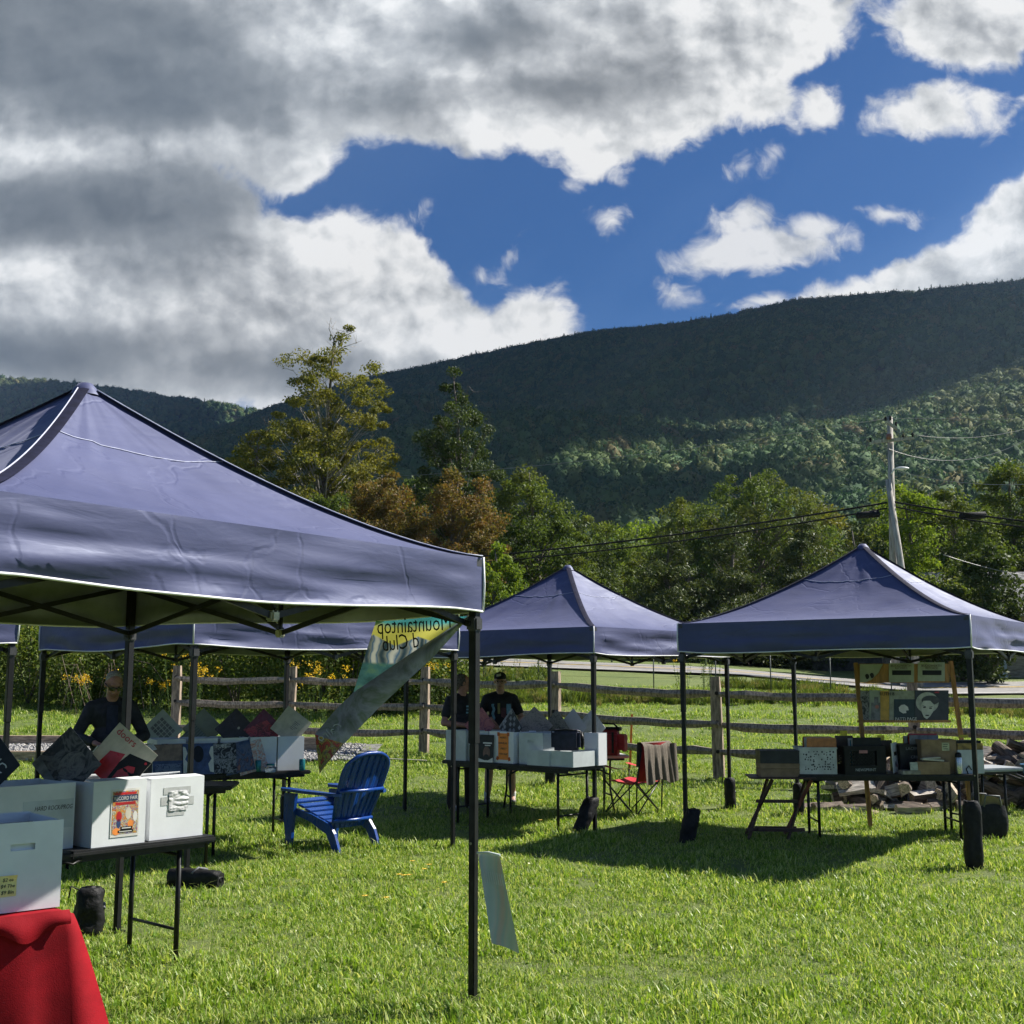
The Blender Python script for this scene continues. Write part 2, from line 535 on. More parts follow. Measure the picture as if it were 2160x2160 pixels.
# ---------------------------------------------------------------- ground height
GX = [-60, -8, 8, 15, 60]
GY = [-200, 15.5, 18.6, 22, 30, 36, 42, 50, 60, 120, 400]
GZ = np.array([[0, 0, 0, 0, 0], [0, 0, 0, 0, 0], [.22, .22, .18, .08, .05], [.46, .42, .45, .2, .15], [1.0, 1.0, 1.12, .5, .5], [1.7, 1.6, 1.42, .8, .8],
               [2.3, 2.18, 1.8, 1.15, 1.15], [3.0, 2.78, 2.25, 1.7, 1.7], [3.5, 3.3, 2.7, 2.2, 2.2], [7, 7, 6.5, 6, 6], [22, 22, 22, 22, 22]])
def gh(x, y):
    xi = min(max(np.searchsorted(GX, x) - 1, 0), len(GX) - 2); yi = min(max(np.searchsorted(GY, y) - 1, 0), len(GY) - 2)
    fx = min(max((x - GX[xi]) / (GX[xi + 1] - GX[xi]), 0), 1); fy = min(max((y - GY[yi]) / (GY[yi + 1] - GY[yi]), 0), 1)
    a = GZ[yi, xi] * (1 - fx) + GZ[yi, xi + 1] * fx
    b = GZ[yi + 1, xi] * (1 - fx) + GZ[yi + 1, xi + 1] * fx
    return float(a * (1 - fy) + b * fy)
def gha(X, Y):
    xi = np.clip(np.searchsorted(GX, X) - 1, 0, len(GX) - 2); yi = np.clip(np.searchsorted(GY, Y) - 1, 0, len(GY) - 2)
    gx, gy = np.array(GX, float), np.array(GY, float)
    fx = np.clip((X - gx[xi]) / (gx[xi + 1] - gx[xi]), 0, 1); fy = np.clip((Y - gy[yi]) / (gy[yi + 1] - gy[yi]), 0, 1)
    a = GZ[yi, xi] * (1 - fx) + GZ[yi, xi + 1] * fx
    b = GZ[yi + 1, xi] * (1 - fx) + GZ[yi + 1, xi + 1] * fx
    return a * (1 - fy) + b * fy
# ================================================================ SETTING
# ---------------------------------------------------------------- ground sheet
def ground_mat():
    m = bpy.data.materials.new('lawn_soil'); m.use_nodes = True
    t = m.node_tree; t.nodes.clear(); N = NT(t)
    co = N.n('ShaderNodeTexCoord').outputs['Object']
    f1, _ = N.noise(co, .35, 5, .6); f2, _ = N.noise(co, 6, 6, .65); f3, _ = N.noise(N.v('MULTIPLY', co, (1, .35, 1)), 45, 5, .7)
    c = N.mix(N.rng(f1, .35, .65), (.095, .14, .020), (.14, .175, .030))
    c = N.mix(N.m('MULTIPLY', N.rng(f2, .5, .75), .55), c, (.06, .085, .018))
    c = N.mix(N.m('MULTIPLY', N.rng(f3, .5, .7), .6), c, (.17, .24, .05))
    b = N.n('ShaderNodeBsdfPrincipled'); N.put(b.inputs['Base Color'], c); b.inputs['Roughness'].default_value = .8
    bn = N.n('ShaderNodeBump'); bn.inputs['Strength'].default_value = .9; bn.inputs['Distance'].default_value = .05
    N.put(bn.inputs['Height'], N.m('ADD', f3, f2)); t.links.new(bn.outputs[0], b.inputs['Normal'])
    o = N.n('ShaderNodeOutputMaterial'); t.links.new(b.outputs[0], o.inputs[0])
    return m
gx = np.unique(np.concatenate([np.linspace(-420, -40, 20), np.linspace(-40, 40, 121), np.linspace(40, 420, 20)]))
gy = np.unique(np.concatenate([np.linspace(-120, 0, 10), np.linspace(0, 64, 129), np.linspace(64, 420, 40)]))
XX, YY = np.meshgrid(gx, gy, indexing='ij')
ZZ = gha(XX, YY)
for i in range(XX.shape[0]):
    for j in range(XX.shape[1]):
        if abs(XX[i, j]) < 45 and 0 < YY[i, j] < 64:
            ZZ[i, j] += .035 * noise.noise((XX[i, j] * .55, YY[i, j] * .55, 3.1))
gm = bpy.data.meshes.new('ground')
nx, ny = XX.shape
vv = np.stack([XX, YY, ZZ], -1).reshape(-1, 3)
ff = [(i * ny + j, (i + 1) * ny + j, (i + 1) * ny + j + 1, i * ny + j + 1) for i in range(nx - 1) for j in range(ny - 1)]
gm.from_pydata(vv.tolist(), [], ff)
gm.polygons.foreach_set('use_smooth', [True] * len(gm.polygons))
gm.materials.append(ground_mat())
tag(link('ground', gm), 'mown lawn and field rising gently towards the road', 'lawn', kind='structure')

# ---------------------------------------------------------------- mountains with forest
def ridge_fn(pts, ridge_Y):
    xs = [(p[0] - 1080) / F_PX for p in pts]
    us, vs = [], []
    for x, y in pts:
        d = ray(x, y); us.append(d.x / d.y); vs.append(d.z / d.y)
    return lambda u: (np.interp(u, us, vs), np.interp(u, us, np.interp(np.linspace(0, 1, len(us)), np.linspace(0, 1, len(ridge_Y)), ridge_Y)))
hill_defs = [
    ('mountain', 'long wooded mountain ridge behind the field', ridge_fn([(-900, 1250), (300, 985), (562, 875), (640, 847), (780, 807), (860, 792), (960, 772), (1118, 739), (1242, 716), (1420, 698), (1540, 680), (1680, 648), (1900, 631), (2160, 609), (2700, 580), (3600, 640)], [2000, 1900, 1700, 1500, 1400]), 1.22, 160, 70000, 11),
    ('mountain', 'farther wooded mountain slope behind the nearest tent peak', ridge_fn([(-2200, 640), (-900, 730), (0, 801), (112, 811), (280, 831), (447, 856), (562, 876), (800, 925), (1200, 1010)], [2600, 2600, 2500]), 1.1, 1000, 24000, 23),
]
def forest_mat():
    m = bpy.data.materials.new('forest_leaves'); m.use_nodes = True
    t = m.node_tree; t.nodes.clear(); N = NT(t)
    oi = N.n('ShaderNodeObjectInfo')
    geo = N.n('ShaderNodeNewGeometry')
    c = N.ramp(oi.outputs['Random'], [(0, (.034, .084, .036)), (.3, (.056, .112, .044)), (.6, (.082, .136, .050)), (.88, (.112, .152, .052)), (.97, (.132, .138, .056)), (1, (.13, .115, .052))])
    f, _ = N.noise(geo.outputs['Position'], .005, 4, .6)
    c = N.mix(N.m('MULTIPLY', N.rng(f, .52, .68), .4), c, (.135, .125, .045))
    c = N.mix(1.0, c, N.ramp(geo.outputs['Random Per Island'], [(0, (.55, .6, .6)), (1, (1.25, 1.2, 1.1))]), blend='MULTIPLY')
    b = N.n('ShaderNodeBsdfPrincipled'); N.put(b.inputs['Base Color'], c); b.inputs['Roughness'].default_value = .8
    b.inputs['Specular IOR Level'].default_value = .15
    tr = N.n('ShaderNodeBsdfTranslucent'); N.put(tr.inputs[0], c)
    mx = N.n('ShaderNodeMixShader'); mx.inputs[0].default_value = .25
    t.links.new(b.outputs[0], mx.inputs[1]); t.links.new(tr.outputs[0], mx.inputs[2])
    o = N.n('ShaderNodeOutputMaterial'); t.links.new(mx.outputs[0], o.inputs[0])
    return m
FOREST = forest_mat()
HILLS = []
hill_floor = mat('forest_floor', (.014, .022, .010), .95, .3, .02, spec=.1)
crowns = []
for k in range(6):
    r2 = np.random.default_rng(500 + k)
    n_ = 230
    d = r2.normal(size=(n_, 3)); d /= np.linalg.norm(d, axis=1)[:, None]
    lump = np.array([noise.noise(Vector(q) * 2.0 + Vector((k * 5.1, 0, 0))) for q in d])
    rad = (1 + .45 * lump) * r2.uniform(.86, 1.06, n_)
    if k == 5:                                       # a spruce among the hardwoods
        hh = r2.uniform(0, 1, n_) ** 1.4
        Pq = np.stack([d[:, 0] * (1 - hh) * .75, d[:, 1] * (1 - hh) * .75, hh * 2.4 - .9], 1)
    else:
        Pq = d * rad[:, None]; Pq[:, 2] *= np.where(Pq[:, 2] > 0, 1.1, .8)
    V = leaf_quads(r2, Pq, np.full(n_, .235 if k < 5 else .22), d, up=.5, asp=.75)
    bm = bmesh.new()
    bmesh.ops.create_icosphere(bm, subdivisions=2, radius=.95)
    for v in bm.verts:
        q = v.co.normalized()
        if k == 5:
            h1 = (q.z + 1) / 2; v.co = Vector((q.x * (1 - h1) * .62, q.y * (1 - h1) * .62, h1 * 2.3 - .9))
        else:
            v.co *= 1 + .42 * noise.noise(q * 2.0 + Vector((k * 5.1, 0, 0))) + .18 * noise.noise(q * 5.0 + Vector((0, k * 3.3, 0)))
    me = quads_mesh('crown', V, FOREST)
    bm.from_mesh(me)
    bm.to_mesh(me); bm.free()
    for pl in me.polygons:
        pl.use_smooth = len(pl.vertices) == 3
    crowns.append(source('forest_crown', me))
for hi, (nm, lab, rf, pw, Y0, NT_, seed) in enumerate(hill_defs):
    rng = np.random.default_rng(seed)
    def hz(u, s, rf=rf, pw=pw, Y0=Y0, hi=hi):
        vr, Yr = rf(u)
        zr = vr * Yr + CAM_Z
        Y = Y0 + (Yr - Y0) * s
        z0 = gh(0, Y0) if hi == 0 else 20.0
        X = u * Y
        z = z0 + (zr - z0) * np.power(s, pw)
        wob = np.sin(X * .011 + Y * .004) * .5 + np.sin(X * .021 - Y * .009 + 1.3) * .35 + np.sin(Y * .013 + X * .003) * .3
        z = z + wob * 34 * np.sin(np.pi * np.clip(s, 0, 1)) ** 1.0 * np.clip(Y / 900, .15, 1)
        return X, Y, z
    uu = np.linspace(-1.1, 1.25, 150); ss = np.concatenate([np.linspace(0, 1, 60), [1.06, 1.15]])
    U, S = np.meshgrid(uu, ss, indexing='ij')
    X, Y, Z = hz(U, np.minimum(S, 1))
    back = np.maximum(S - 1, 0)
    Y = Y + back * 1500; X = U * Y; Z = Z - back * 500
    me = bpy.data.meshes.new(nm)
    a, b = U.shape
    me.from_pydata(np.stack([X, Y, Z], -1).reshape(-1, 3).tolist(), [], [(i * b + j, (i + 1) * b + j, (i + 1) * b + j + 1, i * b + j + 1) for i in range(a - 1) for j in range(b - 1)])
    me.polygons.foreach_set('use_smooth', [True] * len(me.polygons))
    me.materials.append(hill_floor)
    tag(link(nm, me), lab, 'mountain', kind='structure')
    # trees: rejection towards equal density on the slope
    want = NT_
    s_ = rng.uniform(0, 1, want * 6); u_ = rng.uniform(-.56, .60, want * 6)
    _, Yq, _ = hz(u_, s_)
    keep = rng.uniform(0, 1, len(s_)) < (Yq / Yq.max())
    s_, u_ = s_[keep][:want], u_[keep][:want]
    # a closer set along the crest so that the skyline is all treetops
    sc = rng.uniform(.985, 1.0, want // 9); uc = rng.uniform(-.56, .60, want // 9)
    s_, u_ = np.concatenate([s_, sc]), np.concatenate([u_, uc])
    X, Y, Z = hz(u_, s_)
    n = len(X)
    base = (2.3 + 4.0 * rng.uniform(0, 1, n) ** 1.8) * np.clip(.8 + Y / 5000, .8, 1.3)
    idx = rng.choice(6, n, p=[.19, .19, .19, .19, .18, .06])
    scl = np.stack([base, base, base * rng.uniform(1.0, 1.5, n)], 1)
    rot = np.stack([rng.normal(0, .08, n), rng.normal(0, .08, n), rng.uniform(0, 6.28, n)], 1)
    HILLS.append(hz)
    scatter('forest', crowns, np.stack([X, Y, Z + base * .45], 1), scl, rot, 'unbroken hardwood forest covering the ' + ('mountain' if hi == 0 else 'farther slope'), 'forest', idx)

# ---------------------------------------------------------------- road, markings, gravel bed
asphalt = mat('old_asphalt', (.24, .23, .22), .9, .1, 3.0, bump=.2, bscale=40)
def road_pt(s, w):
    """s metres along (right to left), w metres across from the near edge"""
    x = 24 - s
    yc = np.interp(x, [-40, -12, -.8, 6.6, 11.2, 24], [52, 46.5, 43.2, 41.6, 40.6, 42])
    return x, yc + w
def road_strip(name, w0, w1, lift, m, s0=0, s1=64, parent=None):
    mb = MB()
    ns = int((s1 - s0) / 1.5) + 1
    nw = 5
    def fn(a, b):
        x, y = road_pt(s0 + a * (s1 - s0), w0 + b * (w1 - w0))
        return (x, y, gh(x, y) + lift + .06)
    mb.grid(fn, ns, nw)
    return mb.build(name, m, parent)
rd = tag(road_strip('road', .6, 6.0, .02, asphalt), 'pale country road climbing to the left beyond the fence', 'road', kind='structure')
linep = mat('road_paint_yellow', (.62, .42, .08), .7, .15, 8)
linew = mat('road_paint_white', (.75, .74, .70), .7, .12, 8)
road_strip('centre_line', 3.15, 3.27, .028, linep, parent=rd); road_strip('centre_line', 3.39, 3.51, .028, linep, parent=rd)
road_strip('edge_line', .85, .97, .028, linew, parent=rd); road_strip('edge_line', 5.6, 5.72, .028, linew, parent=rd)
# driveway at the right
mb = MB()
def dfn(a, b):
    x = 13 + a * 22; y = 37.2 + b * 2.6 + a * 1.5
    return (x, y, gh(x, y) + .05)
mb.grid(dfn, 14, 3)
tag(mb.build('driveway', mat('driveway_asphalt', (.16, .165, .17), .85, .15, 4)), 'grey driveway crossing the grass in front of the clapboard house', 'driveway', kind='structure')

gravel_m = mat('gravel_grey', (.20, .195, .19), .95, .3, 14, bump=.6, bscale=60)
mb = MB()
def gfn(a, b):
    x = -14 + a * 11.6; y = 20.4 + b * 2.1 - .08 * max(0, x + 4.2) * 3 * (1 - b)
    wob = .12 * math.sin(x * 2.3) * (1 - b)
    if x > -3.6:
        y = y + (1 - b) * .5
    return (x, y + wob, gh(x, y) + .045)
mb.grid(gfn, 40, 8)
gb = tag(mb.build('gravel_bed', gravel_m), 'bed of grey gravel edged with timbers along the fence', 'gravel', kind='structure')
rng = np.random.default_rng(5)
st = []
for k in range(3):
    bm = bmesh.new(); bmesh.ops.create_icosphere(bm, subdivisions=1, radius=1)
    for v in bm.verts:
        v.co *= 1 + .5 * noise.noise(v.co * 1.7 + Vector((k * 4, 0, 0)))
    me = bpy.data.meshes.new('stone'); bm.to_mesh(me); bm.free()
    me.materials.append(mat('gravel_stone%d' % k, [(.34, .33, .32), (.20, .20, .205), (.42, .40, .37)][k], .85, .2, 9)); st.append(source('gravel_stone', me))
n = 9000
px_, py_ = rng.uniform(-13.6, -2.7, n), rng.uniform(20.2, 22.4, n)
scatter('gravel', st, np.stack([px_, py_, gha(px_, py_) + .06], 1), np.repeat(rng.uniform(.015, .035, n)[:, None], 3, 1), rng.uniform(0, 6, (n, 3)), 'loose grey gravel stones in the timber edged bed', 'gravel', rng.integers(0, 3, n))
timber = mat('weathered_timber', (.46, .34, .24), .8, .25, 7, bump=.3, bscale=30, stretch=(1, 6, 6))
for (xa, ya, xb, yb, lab) in [(-13.5, 22.75, -7.2, 22.6, 'pale landscape timber along the back of the gravel, left of the fence'),
                              (-4.6, 21.55, -3.35, 21.45, 'short stack of sawn timber at the gravel end beside the banner'),
                              (-13.0, 20.35, -7.0, 20.3, 'landscape timber along the front of the gravel behind the man')]:
    mb = MB(); h_ = .26 if 'stack' in lab else .16
    mb.box((0, 0, h_ / 2 + .03), (math.hypot(xb - xa, yb - ya), .16, h_), 0, 0, .012)
    o = mb.build('landscape_timber', timber, None, ((xa + xb) / 2, (ya + yb) / 2, gh((xa + xb) / 2, (ya + yb) / 2)), (0, 0, math.atan2(yb - ya, xb - xa)))
    tag(o, lab, 'timber')

# ---------------------------------------------------------------- lawn grass
GRASS = leaf_mat('grass_blades', [(.070, .135, .014), (.150, .265, .030), (.255, .39, .050), (.38, .49, .10), (.60, .62, .30)], trans=.42, rough=.42, spec=.28)
tufts = []
for k in range(4):
    r2 = np.random.default_rng(40 + k)
    mb = MB()
    for b_ in range(66):
        a = r2.uniform(0, 6.28); rr = .15 * math.sqrt(r2.uniform())
        x, y = rr * math.cos(a), rr * math.sin(a)
        L = r2.uniform(.022, .066) * (1.5 if r2.uniform() < .05 else 1); w = r2.uniform(.0024, .0052)
        if r2.uniform() < .16:
            w *= 2.4; L *= .65                                    # clover and plantain among the blades
        th = r2.uniform(0, 6.28); lean = r2.uniform(.15, 1.0)
        dx, dy = math.cos(th), math.sin(th); px2, py2 = -dy * w, dx * w
        pts = []
        for q in (0, .4, .75, 1):
            o_ = lean * L * q * q; h_ = L * q * (1 - .42 * lean * q)
            ww = (1 - q * .85) if q < 1 else .05
            pts += [(x + dx * o_ - px2 * ww, y + dy * o_ - py2 * ww, h_ - .006), (x + dx * o_ + px2 * ww, y + dy * o_ + py2 * ww, h_ - .006)]
        mb.add(pts, [(0, 1, 3, 2), (2, 3, 5, 4), (4, 5, 7, 6)])
    tufts.append(source('grass_tuft', mb.mesh('grass_tuft', GRASS)))
rng = np.random.default_rng(17)
PX, PY, SC = [], [], []
for (y0, y1, dens, sc) in [(4.2, 9, 150, .95), (9, 15, 105, 1.0), (15, 24, 56, 1.15), (24, 36, 18, 1.5)]:
    area_n = int(((.46 * y1 + 2) + (.46 * y0 + 2)) * (y1 - y0) * dens)
    yy_ = rng.uniform(y0, y1, area_n); w_ = .46 * yy_ + 2
    xx_ = rng.uniform(-1, 1, area_n) * w_
    keep = rng.uniform(0, .46 * y1 + 2, area_n) < w_
    keep &= ~((xx_ < -2.8) & (yy_ > 20.3) & (yy_ < 22.5))
    PX.append(xx_[keep]); PY.append(yy_[keep]); SC.append(np.full(keep.sum(), sc))
PX, PY, SC = map(np.concatenate, (PX, PY, SC))
patch = np.array([noise.noise((x * .9, y * .9, 0)) + .6 * noise.noise((x * 2.6, y * 2.6, 5)) for x, y in zip(PX, PY)])
SC = SC * rng.uniform(.6, 1.35, len(PX)) * (1 + .75 * np.clip(patch, -.7, .8))
rot = np.stack([rng.normal(0, .12, len(PX)), rng.normal(0, .12, len(PX)), rng.uniform(0, 6.28, len(PX))], 1)
scatter('grass', tufts, np.stack([PX, PY, gha(PX, PY) + .035 * 0], 1), np.repeat(SC[:, None], 3, 1), rot, 'mown clumpy grass with clover covering the whole field', 'grass', rng.integers(0, 4, len(PX)))

# yellow hawkweed in the lawn
yel = mat('petal_yellow', (.75, .52, .03), .6, .15, 40)
stemm = mat('stem_green', (.10, .17, .04), .6, .2, 20)
for i, (x, y) in enumerate([(905, 1840), (895, 1850), (842, 1862), (852, 1864), (862, 1863), (870, 1832), (937, 1880), (815, 1914), (770, 1910), (1140, 1740)]):
    g = gp(x, y + 8)
    t_ = thing('lawn_flower', 'small yellow hawkweed flower open in the sunny lawn', 'flower', (g.x, g.y, 0), i * 1.3, 'yellow flowers in the lawn')
    mb = MB(); mb.tube([(0, 0, 0), (.004, 0, .05), (.0, .004, .095)], .0016, 5); mb.build('stem', stemm, t_)
    mb = MB()
    for k in range(10):
        a = k * .628
        mb.add([(0, 0, .094), (.018 * math.cos(a - .28), .018 * math.sin(a - .28), .102), (.030 * math.cos(a), .030 * math.sin(a), .100), (.018 * math.cos(a + .28), .018 * math.sin(a + .28), .102)], [(0, 1, 2, 3)])
    mb.build('petals', yel, t_)

# ---------------------------------------------------------------- trees
bark = mat('bark_grey', (.16, .135, .11), .9, .3, 5, bump=.5, bscale=12, stretch=(3, 3, 1))
bark_dead = mat('bark_bleached', (.34, .31, .28), .9, .2, 5)
LM = dict(
    olive=leaf_mat('leaves_olive', [(0.070, 0.087, 0.017), (0.119, 0.137, 0.022), (0.175, 0.185, 0.031), (0.238, 0.217, 0.039)], big=(0.182, 0.168, 0.028), bigscale=.3),
    dark=leaf_mat('leaves_dark', [(0.034, 0.056, 0.017), (0.056, 0.087, 0.022), (0.087, 0.119, 0.031)], trans=.28),
    green=leaf_mat('leaves_green', [(0.053, 0.091, 0.020), (0.091, 0.140, 0.028), (0.140, 0.196, 0.039)], big=(0.140, 0.154, 0.028)),
    bright=leaf_mat('leaves_bright', [(0.098, 0.161, 0.020), (0.154, 0.231, 0.028), (0.224, 0.287, 0.042)], trans=.45),
    rust=leaf_mat('leaves_rust', [(0.123, 0.074, 0.026), (0.181, 0.102, 0.036), (0.225, 0.134, 0.048), (0.167, 0.138, 0.036), (0.145, 0.144, 0.036)], big=(0.138, 0.126, 0.031), bigscale=.6),
    hem=leaf_mat('needles_hemlock', [(0.045, 0.067, 0.022), (0.073, 0.101, 0.031), (0.119, 0.140, 0.042)], trans=.2, rough=.55),
    shrub=leaf_mat('leaves_shrub', [(0.063, 0.105, 0.020), (0.105, 0.161, 0.028), (0.161, 0.217, 0.042), (0.210, 0.231, 0.056)], big=(0.049, 0.077, 0.020), bigscale=.7),
    golden=leaf_mat('flowers_goldenrod', [(0.700, 0.462, 0.028), (0.868, 0.588, 0.042), (0.630, 0.364, 0.042)], trans=.3),
    weed=leaf_mat('leaves_weed', [(0.140, 0.182, 0.042), (0.238, 0.224, 0.084), (0.308, 0.266, 0.126)], trans=.35),
)
def tree(name, label, x, ytop, Y, prof, leafm, ncl=110, per=150, leaf=.2, seed=1, cl_r=.75, flat=.6, dens_top=1.0, lean=(0, 0), tr=.22, droop=0.0, asp=.55, skip=0.0, group=None, bare=0, z0=None, up=.35, hollow=.55):
    """trunk with limbs that reach every leaf clump; prof: (relative height, crown radius in metres)"""
    rng = np.random.default_rng(seed)
    top = at(x, ytop, Y)
    gz = gh(top.x, Y) if z0 is None else z0
    h = top.z - gz
    root = thing(name, label, 'tree', (top.x, Y, gz - .05), 0, group)
    ts = np.array([p[0] for p in prof]); rs = np.array([p[1] for p in prof])
    tt = np.linspace(0.02, 1, 400)
    wgt = np.interp(tt, ts, rs) ** 1.5 + .05
    wgt *= np.interp(tt, [0, .6, 1], [1, 1, dens_top])
    tq = rng.choice(tt, ncl, p=wgt / wgt.sum())
    ang = rng.uniform(0, 2 * np.pi, ncl)
    Rr = np.interp(tq, ts, rs)
    rad = Rr * (hollow + (1 - hollow) * rng.uniform(0, 1, ncl)) * np.where(rng.uniform(0, 1, ncl) < .3, rng.uniform(.1, .9, ncl), 1)
    def axis(t):
        return np.stack([lean[0] * t + .25 * np.sin(t * 4 + seed), lean[1] * t + .2 * np.cos(t * 3.1 + seed) - .2, t * h], -1)
    cen = axis(tq)
    cen[:, 0] += rad * np.cos(ang); cen[:, 1] += rad * np.sin(ang)
    mb = MB()
    mb.tube([Vector(axis(np.array(q))) for q in np.linspace(0, .97, 9)], [tr * (1 - .93 * q) + .015 for q in np.linspace(0, 1, 9)], 7)
    mb.build('trunk', bark, root)
    lb = MB()
    for i in range(ncl):
        if i % 2 and ncl > 60 and i > 60:
            continue
        ta = max(.05, tq[i] - .10 - .35 * rad[i] / h - .04 * rng.uniform())
        a = Vector(axis(np.array(ta))); c = Vector(cen[i])
        mid = a.lerp(c, .55) + Vector((0, 0, .05 * rad[i] - droop * .3))
        r0 = max(.018, tr * .34 * (1 - ta) * min(1, rad[i] / 2.5 + .3))
        lb.tube([a, mid, c], [r0, r0 * .55, .008], 5, cap=False)
        for q in range(2):
            e = c + Vector(rng.normal(0, cl_r * .6, 3))
            lb.tube([mid.lerp(c, .6), e], [r0 * .35, .006], 4, cap=False)
    for q in range(bare):                                         # dead twigs that stand clear of the leaves
        a = Vector(axis(np.array(rng.uniform(.78, .97))))
        e = a + Vector((rng.normal(0, .8), rng.normal(0, .6), rng.uniform(.6, 1.6)))
        lb.tube([a, a.lerp(e, .5) + Vector((rng.normal(0, .15), 0, 0)), e], [.035, .022, .008], 5, cap=False)
        for w_ in range(4):
            s_ = a.lerp(e, rng.uniform(.4, .95))
            lb.tube([s_, s_ + Vector((rng.normal(0, .35), rng.normal(0, .3), rng.uniform(.1, .5)))], [.014, .005], 4, cap=False)
    lb.build('limbs', bark_dead if bare > 6 else bark, root)
    n = ncl * per
    ci = np.repeat(np.arange(ncl), per)
    off = rng.normal(size=(n, 3)); off /= np.linalg.norm(off, axis=1)[:, None]
    rr = cl_r * rng.uniform(.55, 1.35, ncl)[ci] * (rng.uniform(0, 1, n) ** .45)
    off = off * rr[:, None]; off[:, 2] *= flat
    if droop:
        off[:, 2] -= droop * (np.abs(off[:, 0]) + np.abs(off[:, 1])) * .5
    P = cen[ci] + off
    outd = np.stack([np.cos(ang), np.sin(ang), np.zeros(ncl)], 1)[ci]
    V = leaf_quads(rng, P, np.full(n, leaf), outd, up=up, asp=asp, droop=droop * 1.2)
    link('crown', quads_mesh('crown', V, leafm), root)
    return root

tree('tall_tree', 'tall open-crowned olive green tree rising clear above the mountain valley', 700, 690, 62, [(0, .2), (.12, 3.4), (.3, 5.4), (.5, 5.4), (.63, 4.8), (.72, 3.8), (.84, 3.1), (.93, 2.3), (1, .8)], LM['olive'], 380, 190, .150, 3, .58, .55, .85, tr=.26, bare=9, skip=.2, hollow=.35)
tree('leaning_tree', 'dark green tree with a bare leaning top beside the tall olive tree', 985, 778, 64, [(0, .3), (.2, 2.6), (.45, 3.2), (.62, 3.0), (.75, 2.4), (.86, 1.5), (.94, .8), (1, .3)], LM['dark'], 230, 190, .15, 5, .52, .75, 1.0, lean=(-.9, 0), tr=.24, bare=3, hollow=.3)
tree('rusty_tree', 'rusty brown tree turning in autumn, in front of the tall olive tree', 818, 992, 56, [(0, .3), (.25, 2.4), (.55, 2.7), (.8, 2.0), (1, .4)], LM['rust'], 170, 200, .135, 7, .5, .7, tr=.16)
tree('rusty_tree', 'rusty brown tree turning in autumn, below the leaning bare top', 965, 985, 55, [(0, .3), (.2, 2.5), (.5, 2.7), (.75, 2.3), (.92, 1.3), (1, .3)], LM['rust'], 180, 200, .135, 9, .5, .7, tr=.16)
tree('small_tree', 'bright yellow green young tree by the banner corner of the near tent', 1035, 1150, 50, [(0, .2), (.3, 1.2), (.6, 1.35), (.85, .9), (1, .2)], LM['bright'], 60, 170, .16, 11, .45, .8, tr=.1)
tree('round_tree', 'dark green broad tree right of the rusty trees', 1125, 985, 60, [(0, .4), (.2, 3.0), (.5, 3.1), (.75, 2.2), (.92, 1.1), (1, .2)], LM['green'], 200, 190, .15, 13, .55, .7, tr=.2)
tree('left_tree', 'olive tree at the left of the tall tree, above the near tent slope', 548, 905, 60, [(0, .4), (.2, 2.4), (.5, 2.9), (.75, 2.2), (.9, 1.3), (1, .3)], LM['olive'], 150, 180, .15, 15, .52, .65, .8, tr=.16, bare=4)
tree('left_tree', 'low green tree showing just above the long edge of the near tent', 690, 1040, 54, [(0, .3), (.3, 2.5), (.6, 2.6), (.85, 1.6), (1, .3)], LM['green'], 140, 180, .15, 16, .52, .7, tr=.15)
tree('hedge_tree', 'low leafy tree with a sunlit top in the gap below the mountain', 1270, 1105, 70, [(0, .5), (.3, 3.4), (.65, 3.2), (.88, 1.9), (1, .4)], LM['green'], 190, 180, .16, 17, .58, .65, tr=.18)
tree('hedge_tree', 'dark leafy tree behind the peak of the middle tent', 1195, 1090, 66, [(0, .5), (.3, 2.8), (.65, 2.7), (.88, 1.5), (1, .4)], LM['dark'], 150, 170, .15, 18, .55, .65, tr=.18)
tree('broad_tree', 'broad round olive green crown standing behind the hemlocks', 1585, 985, 78, [(0, .5), (.2, 4.6), (.5, 5.6), (.72, 5.0), (.88, 3.2), (.96, 1.7), (1, .5)], LM['green'], 360, 180, .165, 19, .66, .7, tr=.3, hollow=.6)
tree('broad_tree', 'second olive crown, smaller, to the left of the broad one', 1445, 1050, 76, [(0, .5), (.25, 2.8), (.6, 3.0), (.85, 1.9), (1, .4)], LM['green'], 160, 170, .165, 20, .6, .7, tr=.22)
hem_prof = lambda r: [(0, r * .9), (.12, r), (.35, r * .82), (.6, r * .55), (.82, r * .28), (1, .08)]
tree('hemlock', 'feathery dark hemlock to the right of the middle tent peak', 1415, 1120, 57, hem_prof(3.2), LM['hem'], 229, 140, .20, 21, .68, .38, tr=.2, droop=.45, asp=.3, hollow=.45)
tree('hemlock', 'tallest feathery hemlock, in front of the broad olive crown', 1545, 1085, 58, hem_prof(3.5), LM['hem'], 256, 140, .20, 22, .7, .38, tr=.22, droop=.45, asp=.3, hollow=.45)
tree('hemlock', 'feathery hemlock just left of the utility pole', 1680, 1075, 60, hem_prof(3.2), LM['hem'], 229, 140, .20, 23, .68, .38, tr=.2, droop=.45, asp=.3, hollow=.45)
tree('hemlock', 'dark hemlock immediately behind the utility pole', 1790, 1110, 61, hem_prof(2.9), LM['hem'], 202, 140, .20, 24, .66, .38, tr=.2, droop=.45, asp=.3, hollow=.45)
tree('vine_tree', 'tree smothered in bright vines right behind the utility pole', 1905, 1022, 52, [(0, .5), (.25, 1.5), (.55, 1.3), (.8, 1.25), (.95, 1.0), (1, .4)], LM['bright'], 140, 190, .13, 25, .5, .8, tr=.14)
